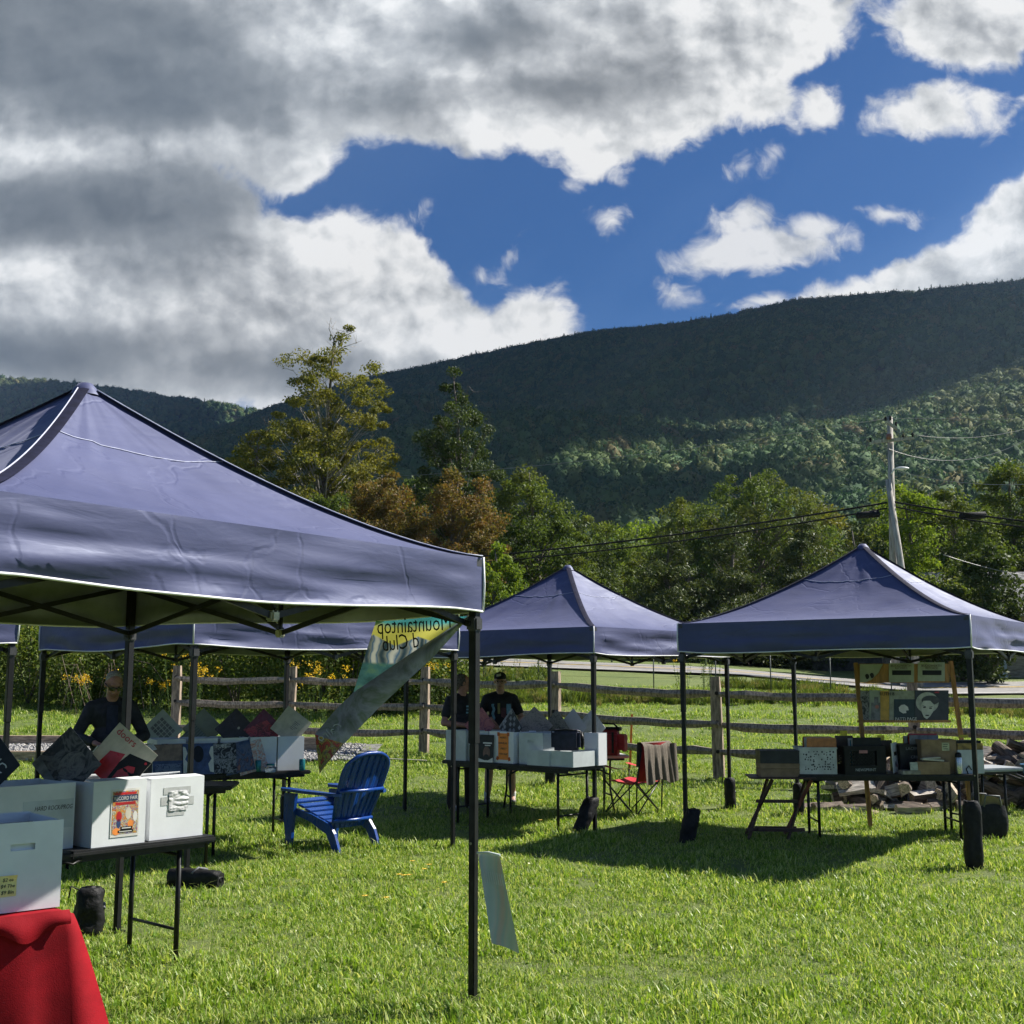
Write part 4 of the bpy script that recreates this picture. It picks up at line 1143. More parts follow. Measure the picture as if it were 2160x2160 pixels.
def tent(label, cx, cy, phi, dz=0.0, seed=0, sag=1.0):
    root = thing('canopy_tent', label, 'tent', (cx, cy, 0), R(phi - 45))
    so = Vector((seed * 13.7, seed * 5.1, 0))
    rots = [Matrix.Rotation(k * math.pi / 2, 3, 'Z') for k in range(4)]
    for k in range(4):
        M = rots[k]
        def facet(a, b, off=0.0, M=M, k=k):
            m_ = a ** .9; t = b * 2 - 1
            x, y = m_ * t * A, -m_ * A
            z = roof_z(m_, dz)
            z -= sag * .055 * (1 - t * t) * math.sin(math.pi * min(1, m_)) ** 1.2          # cloth sinks between the ridges
            q = Vector((x * 3.0, y * 3.0, k * 9.0)) + so
            rz_ = (1 - t ** 4)
            z += rz_ * .014 * noise.noise(q) * math.sin(math.pi * min(1, m_)) + rz_ * .022 * noise.noise(Vector((t * 5, m_ * 3, k * 4.0)) + so) * max(0, 1 - m_ * 1.3) * m_ * 3 + rz_ * .008 * noise.noise(Vector((t * 14, m_ * 3, k)) + so) * m_ * (1 - m_) * 4
            return M @ Vector((x, y, z + off))
        mb = MB(); mb.grid(lambda a, b: facet(a, b), 26, 30); mb.build('roof_panel', NAVY, root)
        mb = MB(); mb.grid(lambda a, b: facet(a, b, -.012), 12, 14); mb.build('lining', LINING, root)
        def val(a, b, M=M, k=k, off=0.0):
            x = (a * 2 - 1) * A
            zt, zb = ZE + dz, ZV + dz
            z = zt + (zb - zt) * b
            en = min(1, (1 - abs(a * 2 - 1)) * 6)
            w = (.030 * noise.noise(Vector((x * .8 + b * .6, b * 3.0, k * 7.0)) + so) + .024 * noise.noise(Vector((x * 2.0 - b * 1.7, b * 5.5, k * 5.0)) + so)) * (.25 + b) * en
            z += .014 * math.sin(a * math.pi * 2 + seed + k) * b * en - .02 * math.sin(math.pi * a) * b
            return M @ Vector((x, -A - .004 - w - off, z))
        mb = MB(); mb.grid(lambda a, b: val(a, b), 48, 10); vo = mb.build('valance', NAVY, root)
        mb = MB(); mb.grid(lambda a, b: val(a, b, off=-.005), 48, 10); mb.build('lining', LINING, vo)
        mb = MB(); mb.tube([val(i / 40, 1.0) for i in range(41)], .0065, 6); mb.build('hem_piping', PIPING, vo)
        mb = MB(); mb.tube([M @ Vector((A + .004, -A - .004, ZE + dz + .004)), M @ Vector((A + .008, -A - .008, (ZE + ZV) / 2 + dz)), M @ Vector((A + .004, -A - .004, ZV + dz))], .0075, 6); mb.build('corner_piping', PIPING, root)
        # ridge tape from peak to corner
        mb = MB()
        def rt(a, b, M=M):
            m_ = .03 + .97 * a
            c = Vector((m_ * A, -m_ * A, roof_z(m_, dz) + .010)); s_ = Vector((.7071, .7071, 0)) * (b - .5) * .062
            return M @ (c + s_ - Vector((0, 0, abs(b - .5) * .012)))
        mb.grid(rt, 24, 2); mb.build('ridge_tape', SEAM, root)
        if seed == 1: mb = MB(); mb.tube([M @ (Vector((m_ * A - .020, -m_ * A - .020, roof_z(m_, dz) + .008))) for m_ in np.linspace(.03, 1, 24)], .0035, 5); mb.build('ridge_piping', PIPING if seed == 1 and k in (3,) else STITCH, root)
        mb = MB(); mb.tube([facet(.30, j / 20, .004) for j in range(21)], .0028, 5); mb.build('seam_line', STITCH, root)
    # peak cap
    mb = MB(); mb.lathe([(.0, ZP + dz + .014), (.035, ZP + dz + .008), (.06, ZP + dz - .02), (.085, ZP + dz - .06)], 12); mb.build('peak_cap', NAVY, root)
    # frame
    zt, zl = ZE + dz - .03, 1.93 + dz
    cs = [Vector((sx * (A - .03), sy * (A - .03), 0)) for sx, sy in ((-1, -1), (1, -1), (1, 1), (-1, 1))]
    for c in cs:
        mb = MB(); mb.bar(c + Vector((0, 0, .02)), c + Vector((0, 0, 1.35)), .040, bev=.004); mb.bar(c + Vector((0, 0, 1.35)), c + Vector((0, 0, zt)), .048, bev=.004)
        lg = mb.build('leg', FRAME, root)
        mb = MB(); mb.box(c + Vector((0, 0, .012)), (.085, .085, .008), 0, 0, .002); mb.build('foot_plate', FRAME, lg)
        mb = MB(); mb.box(c + Vector((0, 0, zl)), (.07, .07, .08), 0, 0, .01); mb.build('slider_bracket', JOINT, lg)
        mb = MB(); mb.box(c + Vector((0, 0, zt)), (.07, .07, .06), 0, 0, .01); mb.build('top_bracket', JOINT, lg)
        mb = MB(); mb.box(c + Vector((0, -.026, .82)), (.014, .01, .014), 0, 0, .003); mb.build('button', BRASS, lg)
    for k in range(4):
        a, b = cs[k], cs[(k + 1) % 4]
        m_ = (a + b) / 2
        inn = (-m_).normalized() * .02
        for (p, q, o_) in [(a + Vector((0, 0, zt)), m_ + Vector((0, 0, zl - .02)), 0), (a + Vector((0, 0, zl)), m_ + Vector((0, 0, zt)), 1), (b + Vector((0, 0, zt)), m_ + Vector((0, 0, zl - .02)), 0), (b + Vector((0, 0, zl)), m_ + Vector((0, 0, zt)), 1)]:
            mb = MB(); mb.bar(p + inn * (1 + o_), q + inn * (1 + o_), .014, .030, up=(0, 0, 1)); mb.build('truss_bar', FRAME, root)
        mb = MB(); mb.box(m_ + inn + Vector((0, 0, zl - .02)), (.05, .05, .05), 0, 0, .008); mb.build('joint', BRASS if seed == 1 else JOINT, root)
        mb = MB(); mb.box(m_ + inn + Vector((0, 0, (zl + zt) / 2)), (.024, .024, zt - zl), 0, 0, .003); mb.build('truss_post', FRAME, root)
        cm = Vector((0, 0, 0))
        for (p, q) in [(m_ + Vector((0, 0, zt)), cm + Vector((0, 0, 2.34 + dz))), (m_ + Vector((0, 0, zl)), cm + Vector((0, 0, 2.62 + dz)))]:
            mb = MB(); mb.bar(p, p.lerp(q, .95), .014, .030); mb.build('truss_bar', FRAME, root)
    mb = MB(); mb.tube([(0, 0, 2.28 + dz), (0, 0, ZP + dz - .05)], .022, 8); mb.build('centre_mast', FRAME, root)
    return root
def corner(cx, cy, phi, k, r=2.13):
    """k: n near, r right, k far, l left"""
    p = R(phi)
    d = dict(n=(math.sin(p), -math.cos(p)), r=(math.cos(p), math.sin(p)), k=(-math.sin(p), math.cos(p)), l=(-math.cos(p), -math.sin(p)))[k]
    return Vector((cx + r * d[0], cy + r * d[1], 0))
T1 = (-2.305, 6.29, 10); T2 = (-2.73, 12.45, 0); T3 = (.745, 15.86, 5); T4 = (3.95, 13.35, 9); T0 = (-6.28, 9.95, 0)
tent('large navy canopy tent over the red cloth and the poster box', *T1, dz=.075, seed=1)
tent('navy canopy tent over the man browsing records, behind the near tent', *T2, seed=2)
tent('navy canopy tent over the two men and the red camp chair', *T3, seed=3)
tent('navy canopy tent over the milk crates and easel, in front of the woodpile', *T4, seed=4)
tent('navy canopy tent mostly hidden beside the record browser', *T0, seed=5)

# weight bags
BAG = mat('black_nylon', (.008, .008, .009), .6, .25, 18, bump=.5, bscale=24, spec=.3)
STRAP = mat('grey_webbing', (.16, .165, .17), .6, .2, 40)
def weight_bag(label, loc, rz=0, h=.34, r=.085, tilt=(0, 0), lying=False, seed=0, strap=True, group='black weight bags'):
    t = thing('weight_bag', label, 'weight bag', loc, rz)
    rr = random.Random(seed)
    mb = MB()
    def f(a, b):
        th = b * 2 * math.pi
        z = a * h
        s_ = r * (1 + .22 * noise.noise(Vector((math.cos(th) * 1.6, math.sin(th) * 1.6, a * 3 + seed))) + .10 * noise.noise(Vector((math.cos(th) * 4, math.sin(th) * 4, a * 9 + seed))) + .08 * math.sin(math.pi * a))
        if a > .92: s_ *= 1 - (a - .92) * 3.2
        if a < .05: s_ *= .9
        sq = 1 / max(abs(math.cos(th)), abs(math.sin(th))) ** .45
        return Vector((s_ * sq * math.cos(th) + tilt[0] * z, s_ * sq * math.sin(th) + tilt[1] * z, z + .004))
    mb.grid(f, 14, 20)
    mb.add([f(0, k / 20) for k in range(20)], [tuple(reversed(range(20)))]); mb.add([f(1, k / 20) for k in range(20)], [tuple(range(20))])
    body = mb.build('bag', BAG, t)
    mb = MB()
    mb.grid(lambda a, b: Vector((tilt[0] * h + (.050 + .012 * math.sin(a * 6.28 * 3)) * math.cos(a * 6.28) * (1 - .5 * b), tilt[1] * h + (.050 + .012 * math.cos(a * 6.28 * 2)) * math.sin(a * 6.28) * (1 - .5 * b), h * .975 + b * .022)), 18, 3)
    mb.build('gathered_neck', BAG, t)
    if strap:
        mb = MB(); mb.tube([f(.55, .0) + Vector((.004, 0, 0)), f(.62, .12) + Vector((.01, 0, 0)), f(.55, .25) + Vector((0, .01, 0)), f(.5, .4)], .011, 5); mb.build('strap', STRAP, t)
        mb = MB(); mb.tube([f(.98, .6), f(.98, .6) + Vector((-.05, -.03, .03)), f(.98, .6) + Vector((-.06, -.05, -.04))], .006, 5); mb.build('cord', BAG, t)
    if lying:
        t.rotation_euler = (R(90), 0, rz); t.location.z += r
    return t
c = corner(*T4, 'l'); weight_bag('black weight bag slumped against the leg at the left of the right tent', c + Vector((-.02, -.14, 0)), .3, .34, .075, (.28, 0), seed=1)
c = corner(*T4, 'n'); weight_bag('tall black weight bag at the leg beside the black tote bag', c + Vector((-.10, -.12, 0)), .1, .60, .072, (0, 0), seed=2)
c = corner(*T4, 'k'); weight_bag('black weight bag at the leg behind the wooden tray table', c + Vector((-.02, -.12, 0)), 0, .40, .062, seed=3)
c = corner(*T3, 'r'); weight_bag('black weight bag standing at the leg between the two right tents', c + Vector((-.02, -.12, 0)), 0, .42, .068, seed=4)
c = corner(*T3, 'n'); weight_bag('black weight bag leaning at the leg beside the camp chair', c + Vector((-.18, -.10, 0)), .6, .38, .08, (.5, 0), seed=5)
c = corner(*T3, 'k'); weight_bag('black weight bag under the folding tables behind the boxes', c + Vector((0, -.12, gh(c.x, c.y))), 0, .40, .07, seed=6)
c = corner(*T2, 'k'); weight_bag('black weight bag with a loose strap below the record browser table', c + Vector((.06, -.12, 0)), 0, .34, .07, seed=7)
c = corner(*T1, 'k'); weight_bag('black weight bag strapped to the leg behind the poster box table', c + Vector((-.16, -.10, 0)), .2, .31, .085, seed=8)
c = corner(*T2, 'n'); weight_bag('black weight bag lying on its side in the grass', c + Vector((-.10, -.12, 0)), R(75), .46, .075, lying=True, seed=9)

# ================================================================ TABLES AND GOODS
def V2(a): return Vector((a[0], a[1], 0))
BLACKT = mat('black_table_plastic', (.012, .012, .013), .5, .25, 16, bump=.15, bscale=60, spec=.4)
WHITET = mat('white_table_plastic', (.62, .63, .63), .5, .06, 10)
TLEG = mat('table_leg_steel', (.012, .012, .013), .45, .2, 14, spec=.35)
def folding_table(label, cen, rz, L, Wd, h=.74, top_m=BLACKT, style='straight', seam=True, z=0.0):
    t = thing('folding_table', label, 'table', (cen[0], cen[1], z), rz)
    mb = MB(); mb.box((0, 0, h - .02), (L, Wd, .04), 0, 0, .012); top = mb.build('tabletop', top_m, t)
    mb = MB()
    for s in (-1, 1):
        mb.box((0, s * (Wd / 2 - .05), h - .055), (L - .12, .02, .03), 0, 0, .003)
    mb.build('apron_rails', TLEG, t)
    for s in (-1, 1):
        x = s * (L / 2 - .22)
        if style == 'straight':
            for q in (-1, 1):
                mb = MB(); mb.tube([(x, q * (Wd / 2 - .07), .01), (x, q * (Wd / 2 - .07), h - .05)], .016, 8); mb.build('leg', TLEG, t)
            mb = MB(); mb.tube([(x, -Wd / 2 + .07, .20), (x, Wd / 2 - .07, .20)], .010, 8); mb.build('leg_stretcher', TLEG, t)
            mb = MB(); mb.tube([(x, 0, h - .10), (x - s * .33, 0, h - .06)], .009, 6); mb.build('brace', TLEG, t)
            mb = MB(); mb.tube([(x, -Wd / 2 + .07, h - .10), (x, Wd / 2 - .07, h - .10)], .010, 8); mb.build('leg_stretcher', TLEG, t)
        else:                                                      # wishbone legs
            for q in (-1, 1):
                mb = MB(); mb.tube([(x + s * .02, q * .27, .01), (x, q * .14, .30), (x, q * .13, .48), (x - s * .02, q * .23, h - .05)], .014, 8); mb.build('leg', TLEG, t)
            mb = MB(); mb.tube([(x + s * .01, -.18, .22), (x + s * .01, .18, .22)], .012, 8); mb.build('leg_stretcher', TLEG, t)
            mb = MB(); mb.tube([(x, 0, .48), (x - s * .38, 0, h - .06)], .012, 8); mb.build('brace', TLEG, t)
            mb = MB(); mb.tube([(x, -.13, .48), (x, .13, .48)], .012, 8); mb.build('leg_stretcher', TLEG, t)
    if seam:
        mb = MB(); mb.box((-L * .02, 0, h - .02), (.006, Wd + .003, .0425)); mb.build('fold_seam', TLEG, t)
        mb = MB(); mb.tube([(-.02 * L - .06, -Wd / 2 + .02, h - .05), (-.02 * L, -Wd / 2 + .005, h - .07), (-.02 * L + .06, -Wd / 2 + .02, h - .05)], .007, 6); mb.build('carry_handle', TLEG, t)
    return t
def frame_of(fr, u):
    """unit vectors along the front edge and into the depth"""
    u = V2(u).normalized(); w = Vector((-u.y, u.x, 0))
    return u, w
def table_at(label, fr, u, L, Wd, **kw):
    u, w = frame_of(fr, u)
    c = V2(fr) - u * L / 2 + w * Wd / 2
    return folding_table(label, c, math.atan2(u.y, u.x), L, Wd, **kw)
CORR = mat('white_corrugated_plastic', (.74, .76, .78), .5, .03, 5, bump=.02, bscale=60)
CORR2 = mat('grey_white_corrugated', (.55, .60, .60), .6, .06, 6)
def record_box(label, fr, u, wd, dp, h, z, m=None, slot=True, back=0.0, lip=0.0, group=None):
    """open topped corrugated box; fr is its front right foot seen from the front"""
    m = m or CORR
    u, w = frame_of(fr, u)
    c = V2(fr) - u * wd / 2 + w * (dp / 2 + back)
    t = thing('record_box', label, 'box', (c.x, c.y, z), math.atan2(u.y, u.x), group)
    th = .006
    if slot:
        sw, sh, sz = .10, .026, h * .72
        mb = MB()
        y = -dp / 2 + th / 2
        mb.box((0, y, (sz - sh / 2) / 2), (wd, th, sz - sh / 2)); mb.box((0, y, (sz + sh / 2 + h) / 2), (wd, th, h - sz - sh / 2))
        for s in (-1, 1):
            mb.box((s * (wd / 2 + sw / 2) / 2, y, sz), (wd / 2 - sw / 2, th, sh))
        f = mb.build('front_panel', m, t)
        mb = MB(); mb.box((0, y + .016, sz), (sw + .02, .004, sh + .03)); mb.box((0, y + .010, sz - sh / 2 - .003), (sw, .016, .004)); mb.build('handle_slot', m, f)
    else:
        mb = MB(); mb.box((0, -dp / 2 + th / 2, h / 2), (wd, th, h), 0, 0, .0012); mb.build('front_panel', m, t)
    mb = MB(); mb.box((0, dp / 2 - th / 2, h / 2), (wd, th, h), 0, 0, .0012); mb.build('back_panel', m, t)
    for s in (-1, 1):
        mb = MB(); mb.box((s * (wd / 2 - th / 2), 0, h / 2 - .002), (th, dp - 2 * th - .001, h - .004), 0, 0, .0012); mb.build('side_panel', m, t)
    mb = MB(); mb.box((0, 0, .004), (wd - 2 * th - .002, dp - 2 * th - .002, .006)); mb.build('bottom_panel', m, t)
    if lip:
        mb = MB(); mb.box((0, -dp / 2 + .05, h + .004), (wd - .004, .10, .006), Matrix.Rotation(R(4), 3, 'X')); mb.build('flap', m, t)
        mb = MB(); mb.box((0, dp / 2 - .07, h + .006), (wd - .004, .12, .006), Matrix.Rotation(R(-6), 3, 'X')); mb.build('flap', m, t)
    return t
SLEEVE = mat('sleeve_card', (.60, .58, .54), .5, .08, 10)
def patch(parent, poly, m, lvl=1, name='print_patch', th=.0045):
    """flat printed shape on the front of a sleeve (u, v in the sleeve's own square)"""
    mb = MB()
    y = -th / 2 - .0009 * lvl
    mb.prism([(p[0], y, p[1]) for p in poly], (0, 1, 0), .0007)
    return mb.build(name, m, parent)
def ell(cx, cz, rx, rz, n=18, a0=0.0):
    return [(cx + rx * math.cos(a0 + 2 * math.pi * k / n), cz + rz * math.sin(a0 + 2 * math.pi * k / n)) for k in range(n)]
def sleeve_obj(name, label, center, yaw, tilt, roll, m, cat='record', size=.315, group=None):
    """square sleeve facing -y, turned by roll in its own plane, tipped back by tilt, then yawed"""
    mb = MB(); mb.box((0, 0, 0), (size, .0045, size), 0, 0, .001)
    o = mb.build('sleeve', m)
    t = thing(name, label, cat, center, 0, group)
    t.rotation_euler = (Matrix.Rotation(yaw, 3, 'Z') @ Matrix.Rotation(-tilt, 3, 'X') @ Matrix.Rotation(roll, 3, 'Y')).to_euler()
    o.parent = t
    mb = MB(); mb.box((0, .002, 0), (size - .006, .0052, size - .001), 0, 0, .0006); mb.build('sleeve_back', SLEEVE, t)
    return t
def diamond(label, x, ytop, Y, m, yaw=0.0, tilt=.12, roll=45, **kw):
    top = at(x, ytop, Y)
    c = top - Vector((0, -.2228 * math.sin(tilt), .2228 * math.cos(tilt)))
    return sleeve_obj('record_sleeve', label, c, yaw, tilt, R(roll), m, **kw)
RED = mat('print_red', (.50, .022, .03), .3, .12, 14)
BLK = mat('print_black', (.009, .009, .010), .4, .25, 14, spec=.3)
WHT = mat('print_white', (.72, .71, .67), .35, .06, 14)
CRM = mat('print_cream', (.60, .56, .46), .4, .08, 14)
GRY = mat('print_grey', (.22, .22, .22), .35, .25, 14)
YLW = mat('print_yellow', (.62, .36, .04), .4, .12, 14)
BLU = mat('print_blue', (.045, .075, .20), .35, .2, 14)
TEAL = mat('print_teal', (.05, .22, .24), .35, .2, 14)
INK = mat('pen_ink', (.03, .03, .035), .6, .1, 30)
ORG = mat('orange_paper', (.85, .27, .045), .7, .06, 20)
ORGT = mat('orange_tape', (.50, .10, .02), .6, .1, 20)
POST = mat('yellow_sticky_note', (.80, .72, .30), .7, .05, 20)
CARD = mat('brown_cardboard', (.30, .20, .115), .8, .12, 9, bump=.1, bscale=60)
SIDE = (math.pi / 2, 0, 0)

# ---- near table with the poster box
Fa = gp(458, 1762, .74); ua = (Fa - gp(134, 1799, .74))
table_at('black folding table under the poster box and the taped box', Fa, ua, 1.83, .66)
uA, wA = frame_of(Fa, ua)
fr = gp(431, 1761, .745); fr = fr + wA * .02
b1 = record_box('white record box with a crumpled sheet taped on its front', fr, ua, .375, .40, .36, .742, slot=False, lip=1)
fr2 = gp(305, 1776, .745)
b2 = record_box('white record box with the colourful fair poster on its front', fr2, ua, .345, .52, .37, .742, slot=False, lip=1)
fr3 = V2(fr2) - uA * .40 + wA * .10
b3 = record_box('pale record box with handwritten genre note, beside the poster box', fr3, ua, .52, .42, .37, .742, slot=False)
# the crumpled sheet and its tape
mb = MB()
def crumple(a, b):
    return Vector(((a - .5) * .135 + .005, -.204 - .010 * abs(noise.noise((a * 2.2, b * 4.5, 1))) - .004 * abs(noise.noise((a * 5, b * 8, 4))), .165 + b * .12))
mb.grid(crumple, 22, 22, smooth=False); mb.build('crumpled_sheet', mat('foil_white_paper', (.62, .62, .63), .5, .05, 30), b1)
for (x, z, w, h) in [(-.005, .285, .19, .042), (-.085, .225, .06, .05), (.085, .22, .06, .05), (-.01, .155, .12, .04)]:
    mb = MB(); mb.box((x, -.2016, z), (w, .0009, h)); mb.build('clear_tape', mat('clear_tape', (.50, .51, .51), .3, .08, 20), b1)
# poster
mb = MB(); mb.box((.035, -.2625, .185), (.185, .0012, .275)); po = mb.build('poster', WHT, b2)
mb = MB(); mb.box((.034, -.2636, .187), (.168, .0008, .245)); mb.build('poster_print', art_mat('poster_picture', [(.02, .02, .03), (.55, .10, .04), (.75, .35, .06), (.10, .16, .08), (.70, .62, .45), (.06, .12, .30), (.45, .04, .04), (.80, .66, .12)], 26, 'noise', .4, 2.2), po)
for (x, z, w, h, m_) in [(.034, .295, .14, .014, RED), (.034, .238, .13, .016, RED), (.034, .268, .160, .036, mat('print_navy', (.03, .05, .12), .4)), (.045, .095, .075, .020, BLK), (.04, .078, .10, .014, BLK)]:
    mb = MB(); mb.box((x, -.2643, z), (w, .0006, h)); mb.build('print_bar', m_, po)
lettering(po, 'RECORD FAIR', .0295, (.034, -.2650, .267), SIDE, WHT, font_scale_x=.82)
for (x, z, w, h) in [(.045, .097, .058, .006), (.04, .078, .082, .0045)]:
    mb = MB(); mb.box((x, -.2650, z), (w, .0004, h)); mb.build('text_line', WHT, po)
for (x, z, rx, rz, m_) in [(-.005, .165, .018, .030, RED), (-.006, .125, .014, .026, BLU), (.055, .18, .02, .035, CRM), (.07, .12, .018, .02, ORG), (-.02, .08, .025, .02, ORG), (.10, .16, .014, .03, WHT)]:
    mb = MB(); mb.prism([(p[0], -.2641, p[1]) for p in ell(x, z, rx, rz, 14)], (0, -1, 0), .0003); mb.build('poster_figure', m_, po)
lettering(b3, 'HARD ROCK/PROG', .036, (.13, -.2112, .235), SIDE, INK, shear=.25, font_scale_x=.72)
mb = MB(); mb.box((.10, -.2106, .20), (.30, .0008, .16)); mb.build('paper_label', mat('label_paper_pale', (.60, .64, .68), .6, .05, 9), b3)
# sleeves standing diagonally in the boxes
r = diamond('black record sleeve with large white letters, cut by the frame edge', -28, 1532, 7.1, BLK, R(-12))
lettering(r, 'NIC', .085, (.04, -.0042, .06), SIDE, WHT); lettering(r, 'D', .085, (.02, -.0042, -.06), SIDE, WHT)
patch(r, [(.02, -.14), (.14, -.14), (.14, -.02), (.07, -.05)], art_mat('art_smoke', [(.02, .02, .02), (.35, .34, .33), (.05, .05, .05), (.5, .48, .46)], 14))
r = diamond('dark grey record sleeve with a swirling portrait print', 141, 1533, 7.25, art_mat('art_swirl', [(.012, .012, .012), (.05, .045, .042), (.17, .155, .145), (.025, .022, .022), (.09, .07, .06)], 6, 'noise', .3, 1.8), R(-8))
patch(r, ell(.03, .02, .075, .095, 22), art_mat('art_face_grey', [(.05, .047, .045), (.22, .20, .185), (.08, .06, .055)], 13), 1)
patch(r, [(-.157, -.157), (.157, -.157), (.157, -.13), (-.157, -.09)], GRY, 2)
r = diamond('white record sleeve with red lettering, red block and dark heads', 256, 1524, 7.35, CRM, R(2), .10, 39)
patch(r, [(-.02, -.13), (.02, .06), (.157, .10), (.157, -.157), (.0, -.157)], BLK, 1)
patch(r, [(-.10, -.157), (-.085, .0), (.0, .04), (.012, -.157)], RED, 2)
patch(r, [(.035, -.157), (.03, -.06), (.06, .0), (.10, .02), (.125, -.03), (.12, -.157)], RED, 3)
for (x, z, a, b) in [(.065, -.03, .02, .008), (.10, -.03, .016, .007), (.085, -.075, .010, .014), (.085, -.11, .026, .008), (.12, -.06, .02, .05)]:
    patch(r, ell(x, z, a, b, 12), BLK, 4)
lettering(r, 'doors', .062, (-.06, -.0042, .118), SIDE, RED)
patch(r, ell(.135, .075, .008, .008), RED, 4)
# ---- red cloth table with the price box
F4 = gp(133, 1919, .74); u4 = gp(131, 1916, .745) - gp(17, 1930, .745)
u4, w4 = frame_of(F4, u4)
table_at('small black folding table under the red cloth', V2(F4) + w4 * .02, u4, 1.2, .6)
tcl = thing('red_tablecloth', 'bright red cloth draped over the table at the near left', 'tablecloth', (0, 0, 0))
CLOTH = mat('red_cloth', (.26, .0025, .009), .8, .12, 6, bump=.15, bscale=200, spec=.2)
cc = V2(F4) - u4 * .6 + w4 * .3
def cl(a, b):
    """a runs round the front and far end, b from the table centre out and down the skirt"""
    per = [(-.62, -.325), (.625, -.325), (.625, .325), (-.62, .325)]
    seg = a * 4; k = min(3, int(seg)); f = seg - k
    p, q = Vector((*per[k], 0)), Vector((*per[(k + 1) % 4], 0))
    e = p.lerp(q, f)
    if b < .25:
        return cc + u4 * (e.x * b * 4) + w4 * (e.y * b * 4) + Vector((0, 0, .7425))
    d = (b - .25) / .75
    n_ = e.normalized()
    cornr = max(0, 1 - min(f, 1 - f) * 5)
    wv = .050 * math.sin(f * 17 + k * 2) + .030 * math.sin(f * 39 + k)
    out = (d ** .8) * (-.03 + .21 * cornr ** 2) + wv * d ** 1.1
    return cc + u4 * (e.x + n_.x * out) + w4 * (e.y + n_.y * out) + Vector((0, 0, .7425 - (d ** 1.03) * .72 - .004 * math.sin(d * 3)))
mb = MB(); mb.grid(cl, 128, 26); mb.build('cloth', CLOTH, tcl)
mb = MB()                                                          # turned-over ruffle below the front edge
def ruf(a, b):
    e = -.62 + a * 1.235
    dro = .05 + .045 * abs(math.sin(a * 8.5 + .6)) + .02 * math.sin(a * 31)
    return cc + u4 * e + w4 * (-.333 - .020 * math.sin(b * 2.4) - .010 * b * math.sin(a * 40)) + Vector((0, 0, .7455 - b * dro))
mb.grid(ruf, 90, 6); mb.build('ruffle', CLOTH, tcl)
b4 = record_box('white record box with handle slot and yellow price note on red cloth', gp(131, 1916, .745) + w4 * .03, u4, .33, .42, .36, .748)
mb = MB(); mb.grid(lambda a, b: Vector((-.055 + (a - .5) * .072, -.2125 - .010 * max(0, b - .8) * 5 * a, .065 + b * .085)), 8, 8); nt = mb.build('price_note', POST, b4)
for i, s_ in enumerate(['$2 ea', '$4 The', '$9 Bin']):
    lettering(nt, s_, .020, (-.055, -.2136, .132 - i * .025), SIDE, INK, shear=.2)
b5 = record_box('second white record box, at the left of the price note box', V2(gp(131, 1916, .745)) - u4 * .345 + w4 * .02, u4, .33, .42, .36, .748, slot=False)
for i in range(10):                                               # sleeves packed in the price box
    p = V2(gp(131, 1916, .745)) - u4 * .165 + w4 * (.12 + i * .028)
    sleeve_obj('record_sleeve', 'record sleeve packed upright in the price note box', (p.x, p.y, .748 + .165), math.atan2(u4.y, u4.x), .08, 0, [BLK, GRY, BLU, CRM][i % 4], group='sleeves packed in the price note box')

# ---- browsing table behind (under the second tent)
Fb = gp(657, 1624.5, .74); ub, wb = frame_of(Fb, Fb - gp(430, 1633.5, .74))
table_at('black folding table carrying the long row of record boxes', Fb, ub, 1.80, .62)
spots = [(.06, 'sunlit white record box at the table end beside the far can'), (.365, 'sunlit white record box behind the glass jar'), (.68, 'record box behind the blue leaning sleeve'), (1.0, 'record box behind the dark blue figure sleeve'), (1.33, 'record box behind the brown and blue sleeve')]
for i, (s, lab) in enumerate(spots):
    record_box(lab, V2(Fb) - ub * s + wb * .06, ub, .29, .42, .355, .742, slot=False, back=.02)
def lean_sleeve(label, s, m, roll=0, off=.0, tiltd=13):
    c = V2(Fb) - ub * s + wb * (.035 + off)
    return sleeve_obj('record_sleeve', label, (c.x, c.y, .745 + .152), math.atan2(ub.y, ub.x), R(tiltd), R(roll), m)
r = lean_sleeve('bright sunlit record sleeve with coloured figures leaning on the white box', .66, art_mat('art_sunlit', [(.66, .66, .66), (.5, .5, .52), (.55, .20, .12), (.70, .70, .70), (.20, .28, .42)], 18), -14)
r = lean_sleeve('blue record sleeve leaning askew in the row', .80, art_mat('art_blue', [(.03, .05, .12), (.06, .09, .2), (.12, .14, .22), (.03, .04, .09), (.35, .15, .1)], 9), -10, -.02)
r = lean_sleeve('black record sleeve with a white band print in the row', .98, art_mat('art_black_band', [(.012, .012, .014), (.02, .02, .024), (.35, .36, .40), (.02, .02, .02)], 16), 0, -.035)
lettering(r, 'TUBE', .05, (0, -.0042, .12), SIDE, WHT)
r = lean_sleeve('dark blue record sleeve with pale silhouettes in the row', 1.22, BLU, 0, -.045)
for sx in (-1, 1):
    patch(r, [(sx * .155, .13), (sx * .13, .12), (sx * .11, .06), (sx * .135, .0), (sx * .10, -.05), (sx * .115, -.13), (sx * .155, -.14)], WHT, 1)
patch(r, ell(0, .05, .055, .085), BLK, 1)
r = lean_sleeve('brown and blue record sleeve at the left end of the row', 1.52, BLU, 0, -.03)
patch(r, [(-.155, -.01), (.155, -.01), (.155, .155), (-.155, .155)], mat('print_tan', (.30, .20, .13), .4, .2, 12), 1)
patch(r, [(-.13, -.14), (.13, -.14), (.13, -.04), (-.13, -.04)], art_mat('art_crowd', [(.03, .05, .14), (.2, .25, .4), (.02, .03, .08)], 30), 1)
